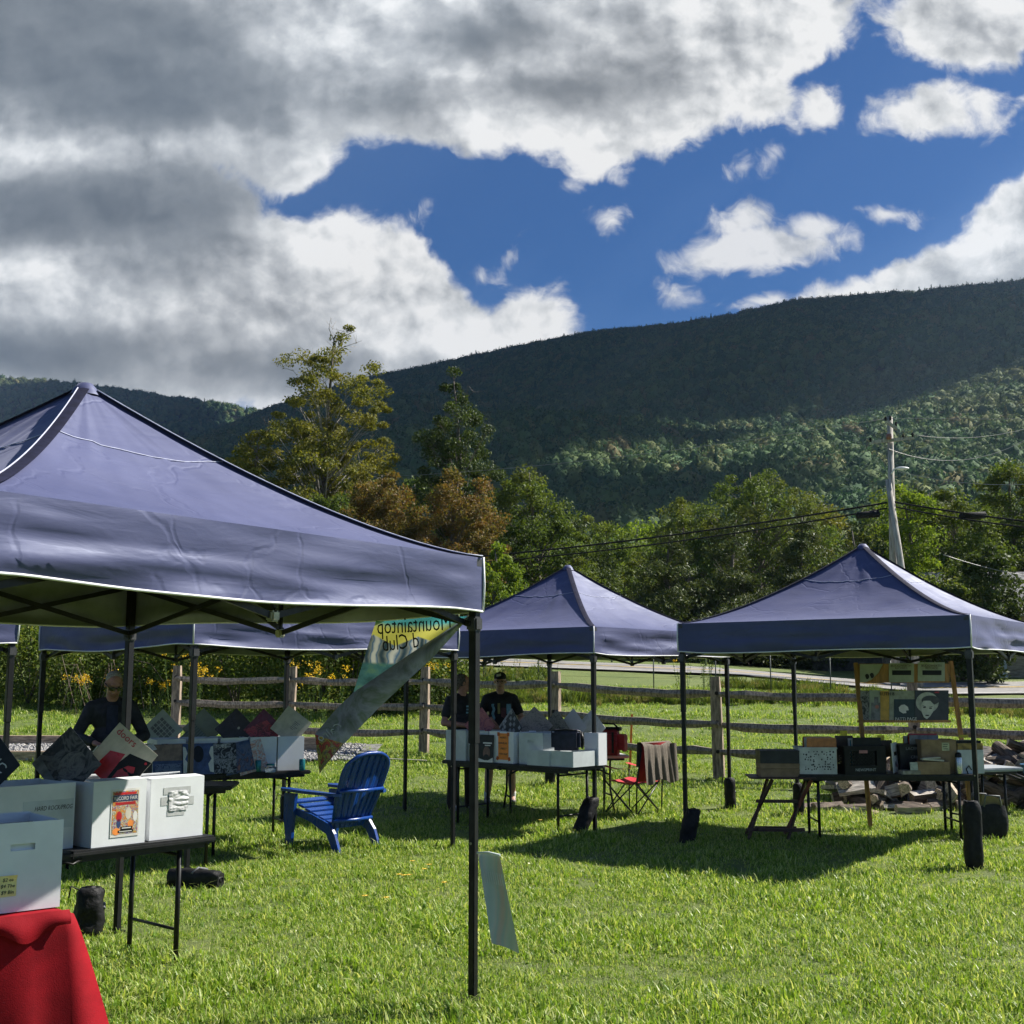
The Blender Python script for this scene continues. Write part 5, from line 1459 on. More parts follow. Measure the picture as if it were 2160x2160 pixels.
for k in range(7):
    lean_sleeve('thin sleeve edge wedged between the leaning sleeves', 1.36 + k * .011, [CRM, RED, BLK, YLW, GRY, BLU, CRM][k], 0, .01 + .002 * k, 6)['group'] = 'sleeve edges in the leaning row'
Yb = 12.95
r = diamond('pale record sleeve with a grid of small photographs', 341, 1496, Yb - .1, mat('print_pale_green', (.50, .54, .48), .35, .06, 12), R(8), .15)
for a in range(5):
    for b in range(4):
        patch(r, [(-.10 + a * .043, -.07 + b * .043), (-.065 + a * .043, -.07 + b * .043), (-.065 + a * .043, -.035 + b * .043), (-.10 + a * .043, -.035 + b * .043)], GRY, 1, 'photo_square')
diamond('plain grey green record sleeve, behind its darker twin', 428, 1494, Yb + .14, mat('print_grey_green', (.30, .33, .29), .4, .08, 9), R(14), .18)
diamond('dim record sleeve with stripes in front of the plain grey green one', 408, 1526, Yb - .05, art_mat('art_stripes', [(.22, .25, .21), (.30, .32, .28), (.12, .14, .12)], 12, 'wave', .3, .4), R(0), .14)
r = diamond('dark brown record sleeve with a small pale emblem', 497, 1494, Yb, mat('print_umber', (.07, .05, .045), .3, .2, 9), R(4), .14)
patch(r, ell(.015, .03, .013, .015), CRM, 1)
r = diamond('red record sleeve with dark shapes turned towards the jar', 557, 1495, Yb + .05, mat('print_dark_red', (.16, .012, .02), .3, .15, 9), R(24), .14)
patch(r, [(-.157, -.157), (.157, -.157), (.157, .09), (-.05, .09)], art_mat('art_red', [(.45, .05, .07), (.55, .10, .12), (.08, .03, .04), (.5, .07, .09)], 15), 1)
r = diamond('cream record sleeve back with printed text at the table end', 613, 1488, Yb + .08, CRM, R(14), .22, 38)
for k in range(6):
    patch(r, [(.00 + .004 * (k % 2), .06 - k * .017), (.07 - .012 * (k % 3), .06 - k * .017), (.07 - .012 * (k % 3), .066 - k * .017), (.00, .066 - k * .017)], GRY, 1, 'text_line')
# drinks
canm = mat('can_teal', (.03, .22, .24), .3, .2, 20, metal=.4); alu = mat('can_aluminium', (.55, .56, .57), .3, .1, 20, metal=.8)
for (x, lab) in [(546, 'teal drink can in front of the sunlit white boxes'), (639, 'teal drink can at the right end of the record table')]:
    p = gp(x, 1628 if x < 600 else 1625, .745) + wb * .03
    t = thing('drink_can', lab, 'can', (p.x, p.y, .742))
    mb = MB(); mb.lathe([(.024, 0), (.032, .008), (.033, .012), (.033, .112), (.027, .122)], 20); mb.build('can_body', canm, t)
    mb = MB(); mb.lathe([(0, .118), (.024, .118), (.0265, .1225), (.028, .1215)], 20); mb.build('lid', alu, t)
gl = bpy.data.materials.new('clear_glass'); gl.use_nodes = True
gb_ = gl.node_tree.nodes['Principled BSDF']; gb_.inputs['Transmission Weight'].default_value = .85; gb_.inputs['Roughness'].default_value = .06; gb_.inputs['Base Color'].default_value = (.75, .86, .90, 1); gb_.inputs['IOR'].default_value = 1.3
p = gp(572, 1629, .745) + wb * .02
t = thing('glass_jar', 'squat glass jar with teal lid between the two cans', 'jar', (p.x, p.y, .742))
mb = MB(); mb.lathe([(0, .002), (.055, .003), (.062, .02), (.058, .05), (.040, .07), (.042, .078)], 20); mb.build('jar_body', gl, t)
mb = MB(); mb.lathe([(.043, .072), (.045, .074), (.045, .088), (0, .09)], 20); mb.build('jar_lid', canm, t)
# ---- dark table in front of the browser, with the box he searches
folding_table('dark folding table end showing between the near boxes and the record row', (-3.42, 11.36), R(6), 1.66, .6, h=.735, seam=False)
bx_ = record_box('open black and white record box that the man is searching', (-3.36, 11.12, 0), (1, .1), .42, .36, .36, .738, m=mat('black_box_card', (.03, .03, .032), .6, .2, 9), slot=False)
for s in (-1, 1):
    mb = MB(); mb.box((s * .232, -.03, .335), (.006, .34, .07), Matrix.Rotation(R(s * -38), 3, 'Y')); mb.build('white_flap', WHT, bx_)

# ---- middle table (two men)
Fm = gp(1201, 1620, .74); um, wm = frame_of(Fm, Fm - gp(930, 1603, .74))
table_at('black folding table with the orange notice box, in front of the two men', Fm, um, 1.98, .66)
def along(s, back=0.0): return V2(Fm) - um * s + wm * back
m1 = record_box('white box with handle slot at the left end, next to the grey haired man', along(1.62, .05), um, .33, .40, .355, .742, m=CORR2)
m3 = record_box('white box standing behind the tent leg next to the portrait box', along(1.26, .06), um, .32, .40, .355, .742, m=CORR2, slot=False)
m2 = record_box('white box with the orange handwritten notice taped on', along(.86, .05), um, .38, .40, .36, .742, slot=False)
mb = MB(); mb.box((.035, -.2022, .19), (.16, .001, .30)); nt = mb.build('orange_notice', ORG, m2)
for (x, z, a) in [(-.04, .33, 0), (.11, .33, 0), (-.055, .055, .4), (.125, .05, -.3)]:
    mb = MB(); mb.box((x, -.2035, z), (.036, .001, .042), Matrix.Rotation(a, 3, 'Y')); mb.build('tape', ORGT, m2)
for i, s_ in enumerate(['WEIRD !', 'UNUSUAL !', 'ODD !', 'VINTAGE']):
    lettering(nt, s_, .031, (.035, -.2036, .29 - i * .062), SIDE, INK, shear=.3, font_scale_x=1.0)
r = sleeve_obj('record_sleeve', 'black record sleeve with a bearded portrait leaning beside the orange notice', along(1.36 - .06, .02) + Vector((0, 0, .742 + .16)), math.atan2(um.y, um.x), .06, 0, BLK)
patch(r, ell(.05, -.05, .055, .075, 20), mat('print_skin_dark', (.16, .075, .05), .4, .2, 20), 1); patch(r, ell(.05, -.105, .045, .04, 16), BLK, 2)
patch(r, [(-.01, .055), (.13, .055), (.13, .07), (-.01, .07)], WHT, 1); patch(r, [(.02, .03), (.11, .03), (.11, .042), (.02, .042)], WHT, 1)
patch(r, [(-.157, -.157), (.157, -.157), (.157, -.10), (.08, -.135), (.02, -.135), (-.157, -.09)], WHT, 3)
m4 = record_box('grey white box with side slot, right of the orange notice', along(.46, .10), um, .36, .44, .355, .742, m=CORR2)
for (s, b, lab) in [(.30, .02, 'long low white box lid at the front of the middle table'), (-.02, .04, 'low white box lid at the right corner of the middle table')]:
    record_box(lab, along(s, b), um, .33, .40, .17, .742, m=CORR2, slot=False)
record_box('tall narrow white box between the lunch bag and the red bag', along(-.04, .47), um, .20, .16, .36, .742, slot=False)
# records here
Ym = 14.25
r = diamond('worn red and pink record sleeve next to the tent leg', 1012, 1492, Ym + .35, art_mat('art_pink', [(.25, .08, .07), (.40, .15, .13), (.16, .05, .08), (.45, .28, .22)], 9), R(-30), .2)
r = diamond('brown record sleeve half hidden behind the pink one', 1032, 1512, Ym + .5, art_mat('art_brown_face', [(.20, .09, .05), (.32, .17, .10), (.09, .05, .04)], 8), R(-20), .3)
r = diamond('black and white tiled record sleeve turned sideways', 1077, 1494, Ym + .05, BLK, R(-52), .08)
for a in range(6):
    for b in range(6):
        if (a * 7 + b * 3) % 4:
            patch(r, [(-.145 + a * .049, -.145 + b * .049), (-.104 + a * .049, -.145 + b * .049), (-.104 + a * .049, -.104 + b * .049), (-.145 + a * .049, -.104 + b * .049)], GRY if (a + b) % 3 else BLK, 1, 'photo_square')
patch(r, [(-.157, -.157), (-.130, -.157), (-.130, .157), (-.157, .157)], GRY, 2)
r = diamond('mottled brown record sleeve, widest in the middle row', 1127, 1490, Ym, art_mat('art_mottle', [(.12, .10, .085), (.22, .19, .16), (.30, .26, .22), (.15, .11, .09)], 22), R(-6), .12)
r = diamond('dark olive record sleeve with crowded print', 1172, 1496, Ym + .1, art_mat('art_olive', [(.05, .05, .035), (.14, .13, .09), (.28, .26, .2), (.06, .05, .04)], 26), R(-44), .12)
diamond('plain pale grey record sleeve above the lunch bag', 1207, 1494, Ym + .12, mat('print_pale_grey', (.44, .45, .45), .4, .05, 8), R(-40), .12)
diamond('white record sleeve with a bent corner next to the red bag', 1245, 1496, Ym + .2, art_mat('art_white_grey', [(.45, .45, .43), (.60, .60, .58), (.36, .37, .33)], 5), R(-38), .18)
# blue lunch bag
NAVYB = mat('navy_canvas', (.012, .016, .040), .7, .2, 14, bump=.2, bscale=70)
p = gp(1166, 1592, .93); 
q = along(.20, .20)
t = thing('lunch_bag', 'navy blue lunch bag sitting on the box lids', 'bag', (q.x, q.y, .742 + .172), math.atan2(um.y, um.x) + R(28))
mb = MB(); mb.box((0, 0, .115), (.33, .17, .23), 0, 0, .035); mb.build('bag_body', NAVYB, t)
mb = MB(); mb.tube([(-.165, -.02, .19), (-.16, -.04, .215), (0, -.06, .232), (.16, -.04, .215), (.172, -.02, .16), (.17, 0, .05)], .008, 6); mb.build('zip_piping', BLK, t)
mb = MB(); mb.tube([(.165, .02, .20), (.19, .0, .12), (.175, 0, .02)], .012, 6); mb.build('strap', BLK, t)
# second table behind, white top with wishbone legs
folding_table('white topped folding table with wishbone legs, under the red bag', (.60, 15.78), R(10), 1.75, .62, h=.735, top_m=WHITET, style='wishbone', seam=False)
REDB = mat('red_nylon', (.35, .012, .02), .6, .2, 12, bump=.4, bscale=20)
p = at(1284, 1600, 15.55)
t = thing('red_duffel_bag', 'red and black duffel bag on the white table', 'bag', (p.x, p.y, .737), R(-20))
mb = MB(); mb.box((0, 0, .17), (.40, .26, .34), 0, 0, .07); mb.build('bag_body', REDB, t)
mb = MB(); mb.box((0, -.11, .13), (.30, .10, .20), 0, 0, .04); mb.build('front_pocket', REDB, t)
mb = MB(); mb.box((0, 0, .335), (.36, .16, .045), 0, 0, .02); mb.build('black_flap', BAG, t)
mb = MB(); mb.tube([(-.15, -.05, .34), (-.10, -.09, .41), (.10, -.09, .40), (.15, -.05, .34)], .013, 6); mb.build('handle', BAG, t)
for s in (-1, 1):
    mb = MB(); mb.box((s * .10, -.165, .17), (.03, .006, .26), 0, 0, .002); mb.build('webbing', BAG, t)
    mb = MB(); mb.box((s * .215, -.0, .16), (.03, .18, .22), 0, 0, .012); mb.build('end_pocket', REDB, t)

# ---- red camp chair with a jacket over its back
REDC = mat('red_camp_fabric', (.55, .02, .035), .7, .15, 10, bump=.3, bscale=30)
cp_ = gp(1345, 1722, 0)
t = thing('camp_chair', 'red folding camp chair beside the middle tent leg', 'chair', (cp_.x - .05, cp_.y + .1, 0), R(-132))
# local: faces -y
tubem = mat('camp_chair_tube', (.04, .04, .042), .4, .2, 20, metal=.4)
w, d = .27, .25
lo = [(-w, -d), (w, -d), (w, d), (-w, d)]
for k in range(4):
    a, b = lo[k], lo[(k + 1) % 4]
    for (p, q, za, zb) in [(a, b, .02, .44), (b, a, .02, .44)]:
        mb = MB(); mb.tube([(p[0], p[1], za), (q[0] * .96, q[1] * .96, zb)], .009, 6); mb.build('cross_tube', tubem, t)
for s in (-1, 1):
    mb = MB(); mb.tube([(s * w, d, .02), (s * w, d + .02, .44), (s * (w - .01), d + .10, .92)], .010, 6); mb.build('back_post', tubem, t)
    mb = MB(); mb.tube([(s * w, -d, .02), (s * w, -d, .62)], .010, 6); mb.build('front_post', tubem, t)
    mb = MB(); mb.grid(lambda a, b: Vector((s * (w + (b - .5) * .09), -d - .03 + a * (2 * d + .06), .63 - .04 * math.sin(math.pi * a))), 10, 3); mb.build('armrest', REDC, t)
    mb = MB(); mb.lathe([(0, .02), (.008, 0), (.022, 0), (.022, .012), (0, .014)], 8, (s * w, -d, .0)); mb.build('foot', BLK, t)
mb = MB(); mb.grid(lambda a, b: Vector(((a - .5) * 2 * w, -d + b * 2 * d, .45 - .06 * math.sin(math.pi * a) * math.sin(math.pi * min(1, b + .1)) - .03 * b)), 12, 12); mb.build('seat', REDC, t)
mb = MB(); mb.grid(lambda a, b: Vector(((a - .5) * 2 * w, d + b * .11 + .05 * math.sin(math.pi * a), .44 + b * .48)), 12, 10); mb.build('backrest', REDC, t)
JK = mat('ribbed_brown_wool', (.17, .14, .11), .85, .12, 26, bump=.6, bscale=40, stretch=(8, 8, .6))
jk = thing('jacket', 'ribbed brown grey jacket hung over the camp chair back', 'jacket', t.location, t.rotation_euler.z)
def jf(a, b):
    x = (a - .5) * .60
    fold = .018 * math.sin(a * 26) + .010 * math.sin(a * 55 + 1)
    if b < .3:
        q = b / .3; return Vector((x, d + .06 - .03 - q * -.02 - .0, .62 + q * .31 + .005))
    q = (b - .3) / .7
    arc = min(1, q * 5)
    return Vector((x * (1 + .10 * q), d + .08 + .07 * math.sin(arc * math.pi / 2) + fold * q + .05 * q, .945 - (q * .50) + .02 * math.sin(min(1, q * 4) * math.pi) - .03 * math.sin(a * 9) * q))
mb = MB(); mb.grid(jf, 44, 24); mb.build('cloth', JK, jk)
mb = MB(); mb.grid(lambda a, b: Vector((-.30 + .05 * math.cos(a * 6.28) - .02, d + .16 + .035 * math.sin(a * 6.28) + .03 * b, .90 - b * .46)), 14, 10); mb.build('sleeve', JK, jk)

# ---- blue adirondack chair
ADB = mat('blue_moulded_plastic', (.008, .055, .27), .30, .15, 9, bump=.12, bscale=40, stretch=(6, 6, 1), spec=.5)
pa_ = (gp(700, 1796) + gp(780, 1786)) / 2
ad = thing('adirondack_chair', 'bright blue slatted adirondack chair alone on the lawn', 'chair', (pa_.x, pa_.y, 0), R(50))
# local: faces +y, rear legs near y = 0
sw = .27
for s in (-1, 1):
    mb = MB()                                                     # side rail sweeping from rear foot up to the front
    mb.prism([(s * sw - .016, -.14, .0), (s * sw - .016, -.05, .0), (s * sw - .016, .06, .17), (s * sw - .016, .30, .27), (s * sw - .016, .60, .34), (s * sw - .016, .60, .40), (s * sw - .016, .28, .345), (s * sw - .016, .02, .27), (s * sw - .016, -.06, .18)], (1, 0, 0), .032)
    mb.build('side_rail', ADB, ad)
    mb = MB()
    x0 = s * (sw + .035) - .018
    mb.prism([(x0, .56, 0), (x0, .63, 0), (x0, .68, .30), (x0, .68, .54), (x0, .50, .54), (x0, .53, .30)], (1, 0, 0), .036)
    mb.build('front_leg', ADB, ad)
    mb = MB()
    xs_ = s * (sw + .045)
    mb.prism([(xs_ - .03 * s, -.16, .545), (xs_ + .05 * s, -.12, .55), (xs_ + .075 * s, .30, .555), (xs_ + .07 * s, .66, .565), (xs_ + .0 * s, .73, .565), (xs_ - .06 * s, .66, .562), (xs_ - .045 * s, .20, .552)], (0, 0, 1), .028)
    mb.build('armrest', ADB, ad)
for k in range(6):                                                # seat slats
    y = .06 + k * .105; z = .262 + .028 * k + .03 * (k / 5) ** 2
    mb = MB(); mb.box((0, y, z + .02), (.53, .092, .022), Matrix.Rotation(R(14), 3, 'X'), 0, .006); mb.build('seat_slat', ADB, ad)
def bk(x, t):                                                     # back surface: t 0..1 from seat to top
    z = .22 + t * .74
    y = .06 - t * .34 - .05 * (1 - (x / .3) ** 2) * (1 - .5 * t)
    return Vector((x, y, z))
nsl = 7
for k in range(nsl):
    xc = (k - 3) * .078
    fan = 1.0
    tt = .74 + .262 * max(0, 1 - (xc * 1.05 / .30) ** 2) ** .42
    mb = MB()
    hw = .036
    def slat(a, b, xc=xc, tt=tt, k=k):
        t = a * tt
        wd = .72 + .40 * math.sin(min(1, t * 1.15) * math.pi * .62)
        x = xc * wd + (b - .5) * 2 * hw * wd
        rr_ = 0
        if a > .93: x = xc * wd + (b - .5) * 2 * hw * wd
        slope = -.24 * ((b - .5) * 2) * (k - 3) / 9 * (1 if a > .9 else 0) * .3
        p = bk(x, t + slope)
        return p
    for off in (0, .024):
        mb.grid(lambda a, b, o=off: slat(a, b) + Vector((0, o, -.0)), 12, 3)
    n0 = len(mb.v) // 2
    # close the sides
    cols = 4
    for a in range(12):
        for b in (0, 3):
            i0, i1 = a * cols + b, (a + 1) * cols + b
            mb.f.append([i0, i1, i1 + n0, i0 + n0]); mb.mi.append(0); mb.sm.append(False)
    for b in range(3):
        i0 = 12 * cols + b
        mb.f.append([i0, i0 + 1, i0 + 1 + n0, i0 + n0]); mb.mi.append(0); mb.sm.append(False)
    mb.build('back_slat', ADB, ad)
for (t_b, wdd) in [(.10, .52), (.50, .60)]:
    mb = MB(); mb.tube([bk(-wdd / 2, t_b) + Vector((0, -.030, 0)), bk(0, t_b) + Vector((0, -.034, 0)), bk(wdd / 2, t_b) + Vector((0, -.030, 0))], .019, 6); mb.build('back_rail', ADB, ad)
mb = MB()
arch = []
for k in range(25):
    a = math.pi * k / 24
    x = .30 * math.cos(a) * 1.0; t = .74 + .27 * math.sin(a) ** .8
    arch.append(bk(x, min(t, 1.005)) + Vector((0, .006, 0)))
mb.tube([bk(.235, .10), bk(.285, .42)] + arch + [bk(-.285, .42), bk(-.235, .10)], .021, 6); mb.build('back_rim', ADB, ad)

# ---- twisted banner hanging from the near tent
BAN = thing('club_banner', 'twisted vinyl banner with mountain picture blown sideways from the near tent', 'banner', (0, 0, 0))
ban_back = bpy.data.materials.new('banner_print'); ban_back.use_nodes = True
t_ = ban_back.node_tree; t_.nodes.clear(); N = NT(t_)
geo = N.n('ShaderNodeTexCoord').outputs['UV']
sp = N.n('ShaderNodeSeparateXYZ'); N.put(sp.inputs[0], geo)
wz = N.n('ShaderNodeTexWave'); wz.inputs['Scale'].default_value = 2.2; wz.inputs['Distortion'].default_value = 7; wz.inputs['Detail'].default_value = 3; N.put(wz.inputs['Vector'], geo)
f, _ = N.noise(geo, 7, 4, .6)
mtn = N.m('ADD', sp.outputs[1], N.m('MULTIPLY', N.m('ABSOLUTE', N.m('SUBTRACT', N.m('FRACT', N.m('MULTIPLY', sp.outputs[0], 2.6)), .5)), .22))
skyp = N.ramp(N.m('ADD', sp.outputs[1], N.m('MULTIPLY', f, .1)), [(.70, (.60, .56, .10)), (.86, (.66, .62, .14)), (.93, (.10, .40, .42)), (1, (.06, .34, .36))])
rock = N.ramp(N.m('ADD', N.m('MULTIPLY', wz.outputs['Fac'], .8), N.m('MULTIPLY', f, .2)), [(.1, (.03, .06, .08)), (.4, (.22, .24, .22)), (.6, (.06, .14, .24)), (.85, (.55, .55, .5))])
lowc = N.ramp(f, [(.3, (.02, .05, .05)), (.5, (.05, .14, .14)), (.7, (.12, .22, .10))])
c = N.mix(N.rng(mtn, .72, .74), rock, skyp)
c = N.mix(N.rng(sp.outputs[1], .40, .44, 1, 0), c, lowc)
b_ = N.n('ShaderNodeBsdfPrincipled'); N.put(b_.inputs['Base Color'], c); b_.inputs['Roughness'].default_value = .45
tr_ = N.n('ShaderNodeBsdfTranslucent'); N.put(tr_.inputs[0], c)
mx_ = N.n('ShaderNodeMixShader'); mx_.inputs[0].default_value = .55
t_.links.new(b_.outputs[0], mx_.inputs[1]); t_.links.new(tr_.outputs[0], mx_.inputs[2])
o_ = N.n('ShaderNodeOutputMaterial'); t_.links.new(mx_.outputs[0], o_.inputs[0])
ban_strip = art_mat('banner_grey_back', [(.12, .15, .13), (.24, .25, .33), (.36, .37, .50), (.20, .24, .22), (.40, .40, .52)], 3.2, 'noise', .45, 1.0)
ban_tip = art_mat('banner_tip_print', [(.02, .02, .02), (.40, .05, .03), (.03, .03, .03), (.40, .34, .05), (.05, .05, .04), (.30, .28, .2)], 14, 'noise', .45, 2.0)
Yt = 6.95
def bil(q, a, b):
    """four corner points: a across, b down"""
    return q[0].lerp(q[1], a).lerp(q[3].lerp(q[2], a), b)
P_ = lambda x, y, Y: at(x, y, Y)
q1 = [P_(800, 1288, 7.15), P_(988, 1300, 6.75), P_(985, 1302, 6.75), P_(745, 1462, 7.0)]
mb = MB(); mb.grid(lambda a, b: bil(q1, a, b) + Vector((0, .02 * math.sin(a * 7 + b * 4) * math.sin(math.pi * a), -.02 * math.sin(math.pi * a) * (1 - b))), 20, 16)
ob = mb.build('printed_face', ban_back, BAN)
uvl = ob.data.uv_layers.new(name='UVMap')
inv = {}
for li, lp in enumerate(ob.data.loops):
    vi = lp.vertex_index; a = (vi // 17) / 20; b = (vi % 17) / 16
    pxx = (800 + (988 - 800) * a) * (1 - b) + (745 + (985 - 745) * a) * b; pyy = (1288 + 12 * a) * (1 - b) + (1462 + (1302 - 1462) * a) * b
    uvl.data[li].uv = ((pxx - 740) / 250, 1 - (pyy - 1288) / 190)
strip = [[P_(988, 1299, 6.72), P_(989, 1303, 6.70)], [P_(870, 1376, 6.82), P_(918, 1382, 6.72)], [P_(745, 1461, 6.95), P_(862, 1434, 6.74)], [P_(705, 1500, 6.98), P_(800, 1492, 6.8)], [P_(664, 1549, 7.0), P_(727, 1568, 6.85)]]
def sf(a, b):
    s = a * 4; k = min(3, int(s)); f = s - k
    L_ = strip[k][0].lerp(strip[k + 1][0], f); R_ = strip[k][1].lerp(strip[k + 1][1], f)
    return L_.lerp(R_, b) + Vector((0, -.035 * math.sin(math.pi * b), 0))
mb = MB(); mb.grid(sf, 40, 10); mb.build('folded_strip', ban_strip, BAN)
tip = [P_(664, 1548, 7.0), P_(727, 1567, 6.86), P_(690, 1610, 6.96), P_(674, 1632, 6.99)]
mb = MB(); mb.grid(lambda a, b: (tip[0].lerp(tip[1], a)).lerp(tip[3].lerp(tip[2], a), b) + Vector((0, .03 * math.sin(math.pi * a) * (1 - b), 0)), 8, 12); mb.build('tip', ban_tip, BAN)
for (s_, x, y, Y, sz, rz_) in [('Mountaintop', 874, 1319, 6.86, .130, -3), ('d Club', 846, 1356, 6.90, .125, -6)]:
    me = text_mesh(s_, sz, .0008, mirror=True, font_scale_x=.66); me.materials.append(BLK)
    o = link('lettering', me, BAN, at(x, y, Y) + Vector((0, -.03, 0)))
    o.rotation_euler = (R(90), R(rz_), R(-12))
me = text_mesh('Cairo', .07, .0008, mirror=True, shear=.2); me.materials.append(mat('print_pale_blue', (.35, .38, .48), .5, .1, 20))
o = link('lettering', me, BAN, at(697, 1544, 6.88)); o.rotation_euler = (R(90), R(-28), R(-8))
for (xa, ya, xb, yb) in [(797, 1283, 792, 1268), (986, 1300, 996, 1296)]:
    mb = MB(); mb.tube([at(xa, ya, 7.1 if xa < 900 else 6.75), at(xb, yb, 7.15 if xa < 900 else 6.72)], .003, 5); mb.build('tie_cord', mat('cord_yellow', (.6, .55, .2), .6), BAN)
# pale plastic sheet swinging from the near tent leg
SH = art_mat('faded_sheet_print', [(.42, .50, .42), (.46, .52, .46), (.50, .50, .42), (.38, .47, .42), (.52, .44, .36)], 2.6, 'wave', .5, .8)
cg = corner(*T1, 'r')
sq = [P_(1008, 1800, 6.62), P_(1054, 1805, 6.55), P_(1096, 2012, 6.42), P_(1037, 1990, 6.5)]
sh_ = thing('hanging_sheet', 'pale green faded plastic sign sheet swinging low from the near tent leg', 'sign', (0, 0, 0))
mb = MB(); mb.grid(lambda a, b: bil(sq, a, b) + Vector((0, .03 * math.sin(math.pi * a), 0)), 12, 20); mb.build('sheet', SH, sh_)
mb = MB(); mb.grid(lambda a, b: bil(sq, a, b) + Vector((0, .03 * math.sin(math.pi * a) + .004, 0)), 12, 20); mb.build('sheet_back', SH, sh_)
mb = MB(); mb.tube([P_(1006, 1799, 6.6), P_(1030, 1798, 6.58), P_(1055, 1804, 6.53)], .006, 6); mb.build('top_hem', mat('hem_white_green', (.66, .72, .68), .5, .05, 9), sh_)
for k in range(9):
    mb = MB(); a = .12 + k * .095
    mb.grid(lambda q, b, a=a: bil(sq, a + q * .03, .20 + b * .13) + Vector((0, .03 * math.sin(math.pi * a) - .003, 0)), 1, 3); mb.build('faded_letter', mat('faded_ink', (.58, .62, .56), .5, .05, 9), sh_)

# ---- right tent: tray table, crates, easel
def at_z(x, y, z):                                                # where the sight line meets a level surface
    return gp(x, y, z)
YR = 12.92; ZT = .70
xl, xr = at(1694, 1635, YR).x, at(2054, 1636, YR).x
folding_table('black folding table with milk crates and cardboard boxes, before the easel', ((xl + xr) / 2 + .02, YR + .31), R(-1), xr - xl + .12, .62, h=ZT, seam=False)
folding_table('grey edged folding table end behind the boxes, by the woodpile', (at(2060, 1640, 13.75).x + .0, 13.75), R(20), .9, .5, h=.72, top_m=mat('grey_table', (.34, .37, .40), .5, .08, 9), seam=False)
WOODR = mat('stained_red_wood', (.075, .032, .024), .5, .25, 8, stretch=(1, 8, 8)); WOODE = mat('edge_red_wood', (.28, .09, .06), .55, .2, 9)
xt0, xt1 = at(1585, 1625, 12.95).x, at(1722, 1625, 12.95).x
t = thing('tray_table', 'dark wooden folding tray table with crossed legs under the flat boxes', 'table', ((xt0 + xt1) / 2, 13.15, 0), R(-4))
W2 = (xt1 - xt0) / 2
for k in range(5):
    mb = MB(); mb.box((0, -.2 + k * .10, .66), (2 * W2, .094, .018), 0, 0, .004); mb.build('top_slat', WOODR, t)
for s in (-1, 1):
    x = s * (W2 - .14)
    mb = MB(); mb.bar((x - .17, -.19, .02), (x + .10, .16, .64), .022, .04, bev=.004); mb.build('leg', WOODR, t)
    mb = MB(); mb.bar((x + .10, -.16, .64), (x - .15, .19, .02), .022, .04, bev=.004); mb.build('leg', WOODE if s > 0 else WOODR, t)
    mb = MB(); mb.bar((x - .19, -.19, .12), (x + .02, -.12, .12), .02, .035, bev=.004); mb.build('leg_block', WOODR, t)
for (y, z) in [(-.18, .12), (.17, .10), (.0, .40)]:
    mb = MB(); mb.bar((-W2 + .08, y, z), (W2 - .16, y, z), .022, .035, bev=.004); mb.build('stretcher', WOODR, t)
for (y0, y1, m_, lab, xa, xb) in [(1596, 1624, CARD, 'brown cardboard carton, bottom of the stack on the tray table', 1610, 1689), (1594, 1608, CARD, 'thin brown cardboard lid in the stack on the tray table', 1609, 1691), (1567, 1594, mat('black_flat_box', (.022, .024, .028), .5, .2, 9), 'black flat box topping the stack on the tray table', 1607, 1690)]:
    pass
x0, x1 = at(1608, 1600, 12.9).x, at(1690, 1600, 12.9).x
for (z0, hh, m_, lab) in [(.67, .085, CARD, 'brown cardboard carton, bottom of the stack on the tray table'), (.757, .055, CARD, 'thin brown carton in the middle of the stack on the tray table'), (.814, .135, mat('black_flat_box', (.022, .024, .028), .5, .2, 9), 'black flat box topping the stack on the tray table')]:
    t = thing('flat_box', lab, 'box', ((x0 + x1) / 2, 13.12, z0), R(-5 + z0 * 3))
    mb = MB(); mb.box((0, 0, hh / 2), (x1 - x0, .32, hh), 0, 0, .003); mb.build('box_body', m_, t)
    mb = MB(); mb.box((0, 0, hh - .012), (x1 - x0 + .006, .326, .022), 0, 0, .002); mb.build('lid', m_, t)
# white perforated crate
PERF = mat('white_perforated_plastic', (.60, .61, .58), .5, .1, 8)
x0, x1 = at(1690, 1600, YR).x, at(1768, 1600, YR).x
t = thing('perforated_crate', 'white plastic crate with speckled holes, full of records', 'crate', ((x0 + x1) / 2, YR + .20, ZT), R(-3))
wd = x1 - x0
for (cx_, cy_, sx, sy, nm) in [(0, -.16, wd, .008, 'front_panel'), (0, .16, wd, .008, 'back_panel'), (-wd / 2, 0, .008, .312, 'side_panel'), (wd / 2, 0, .008, .312, 'side_panel')]:
    mb = MB(); mb.box((cx_, cy_, .14), (sx, sy, .28), 0, 0, .002); pn = mb.build(nm, PERF, t)
    if nm == 'front_panel':
        hb = MB(); rr = random.Random(5)
        for a in range(12):
            for b in range(8):
                if rr.random() < .62:
                    q = rr.uniform(.005, .010)
                    hb.prism([(p[0], -.1655, p[1]) for p in ell(-wd / 2 + .04 + a * (wd - .08) / 11 + rr.uniform(-.008, .008), .05 + b * .026 + rr.uniform(-.006, .006), q, q * 1.1, 8)], (0, 1, 0), .002)
        tag(hb.build('hole_pattern', mat('hole_dark', (.05, .05, .05), .8), pn), kind='stuff')
mb = MB(); mb.box((0, -.163, .272), (wd + .02, .02, .018), 0, 0, .004); mb.box((0, .163, .272), (wd + .02, .02, .018), 0, 0, .004)
mb.build('rim', PERF, t)
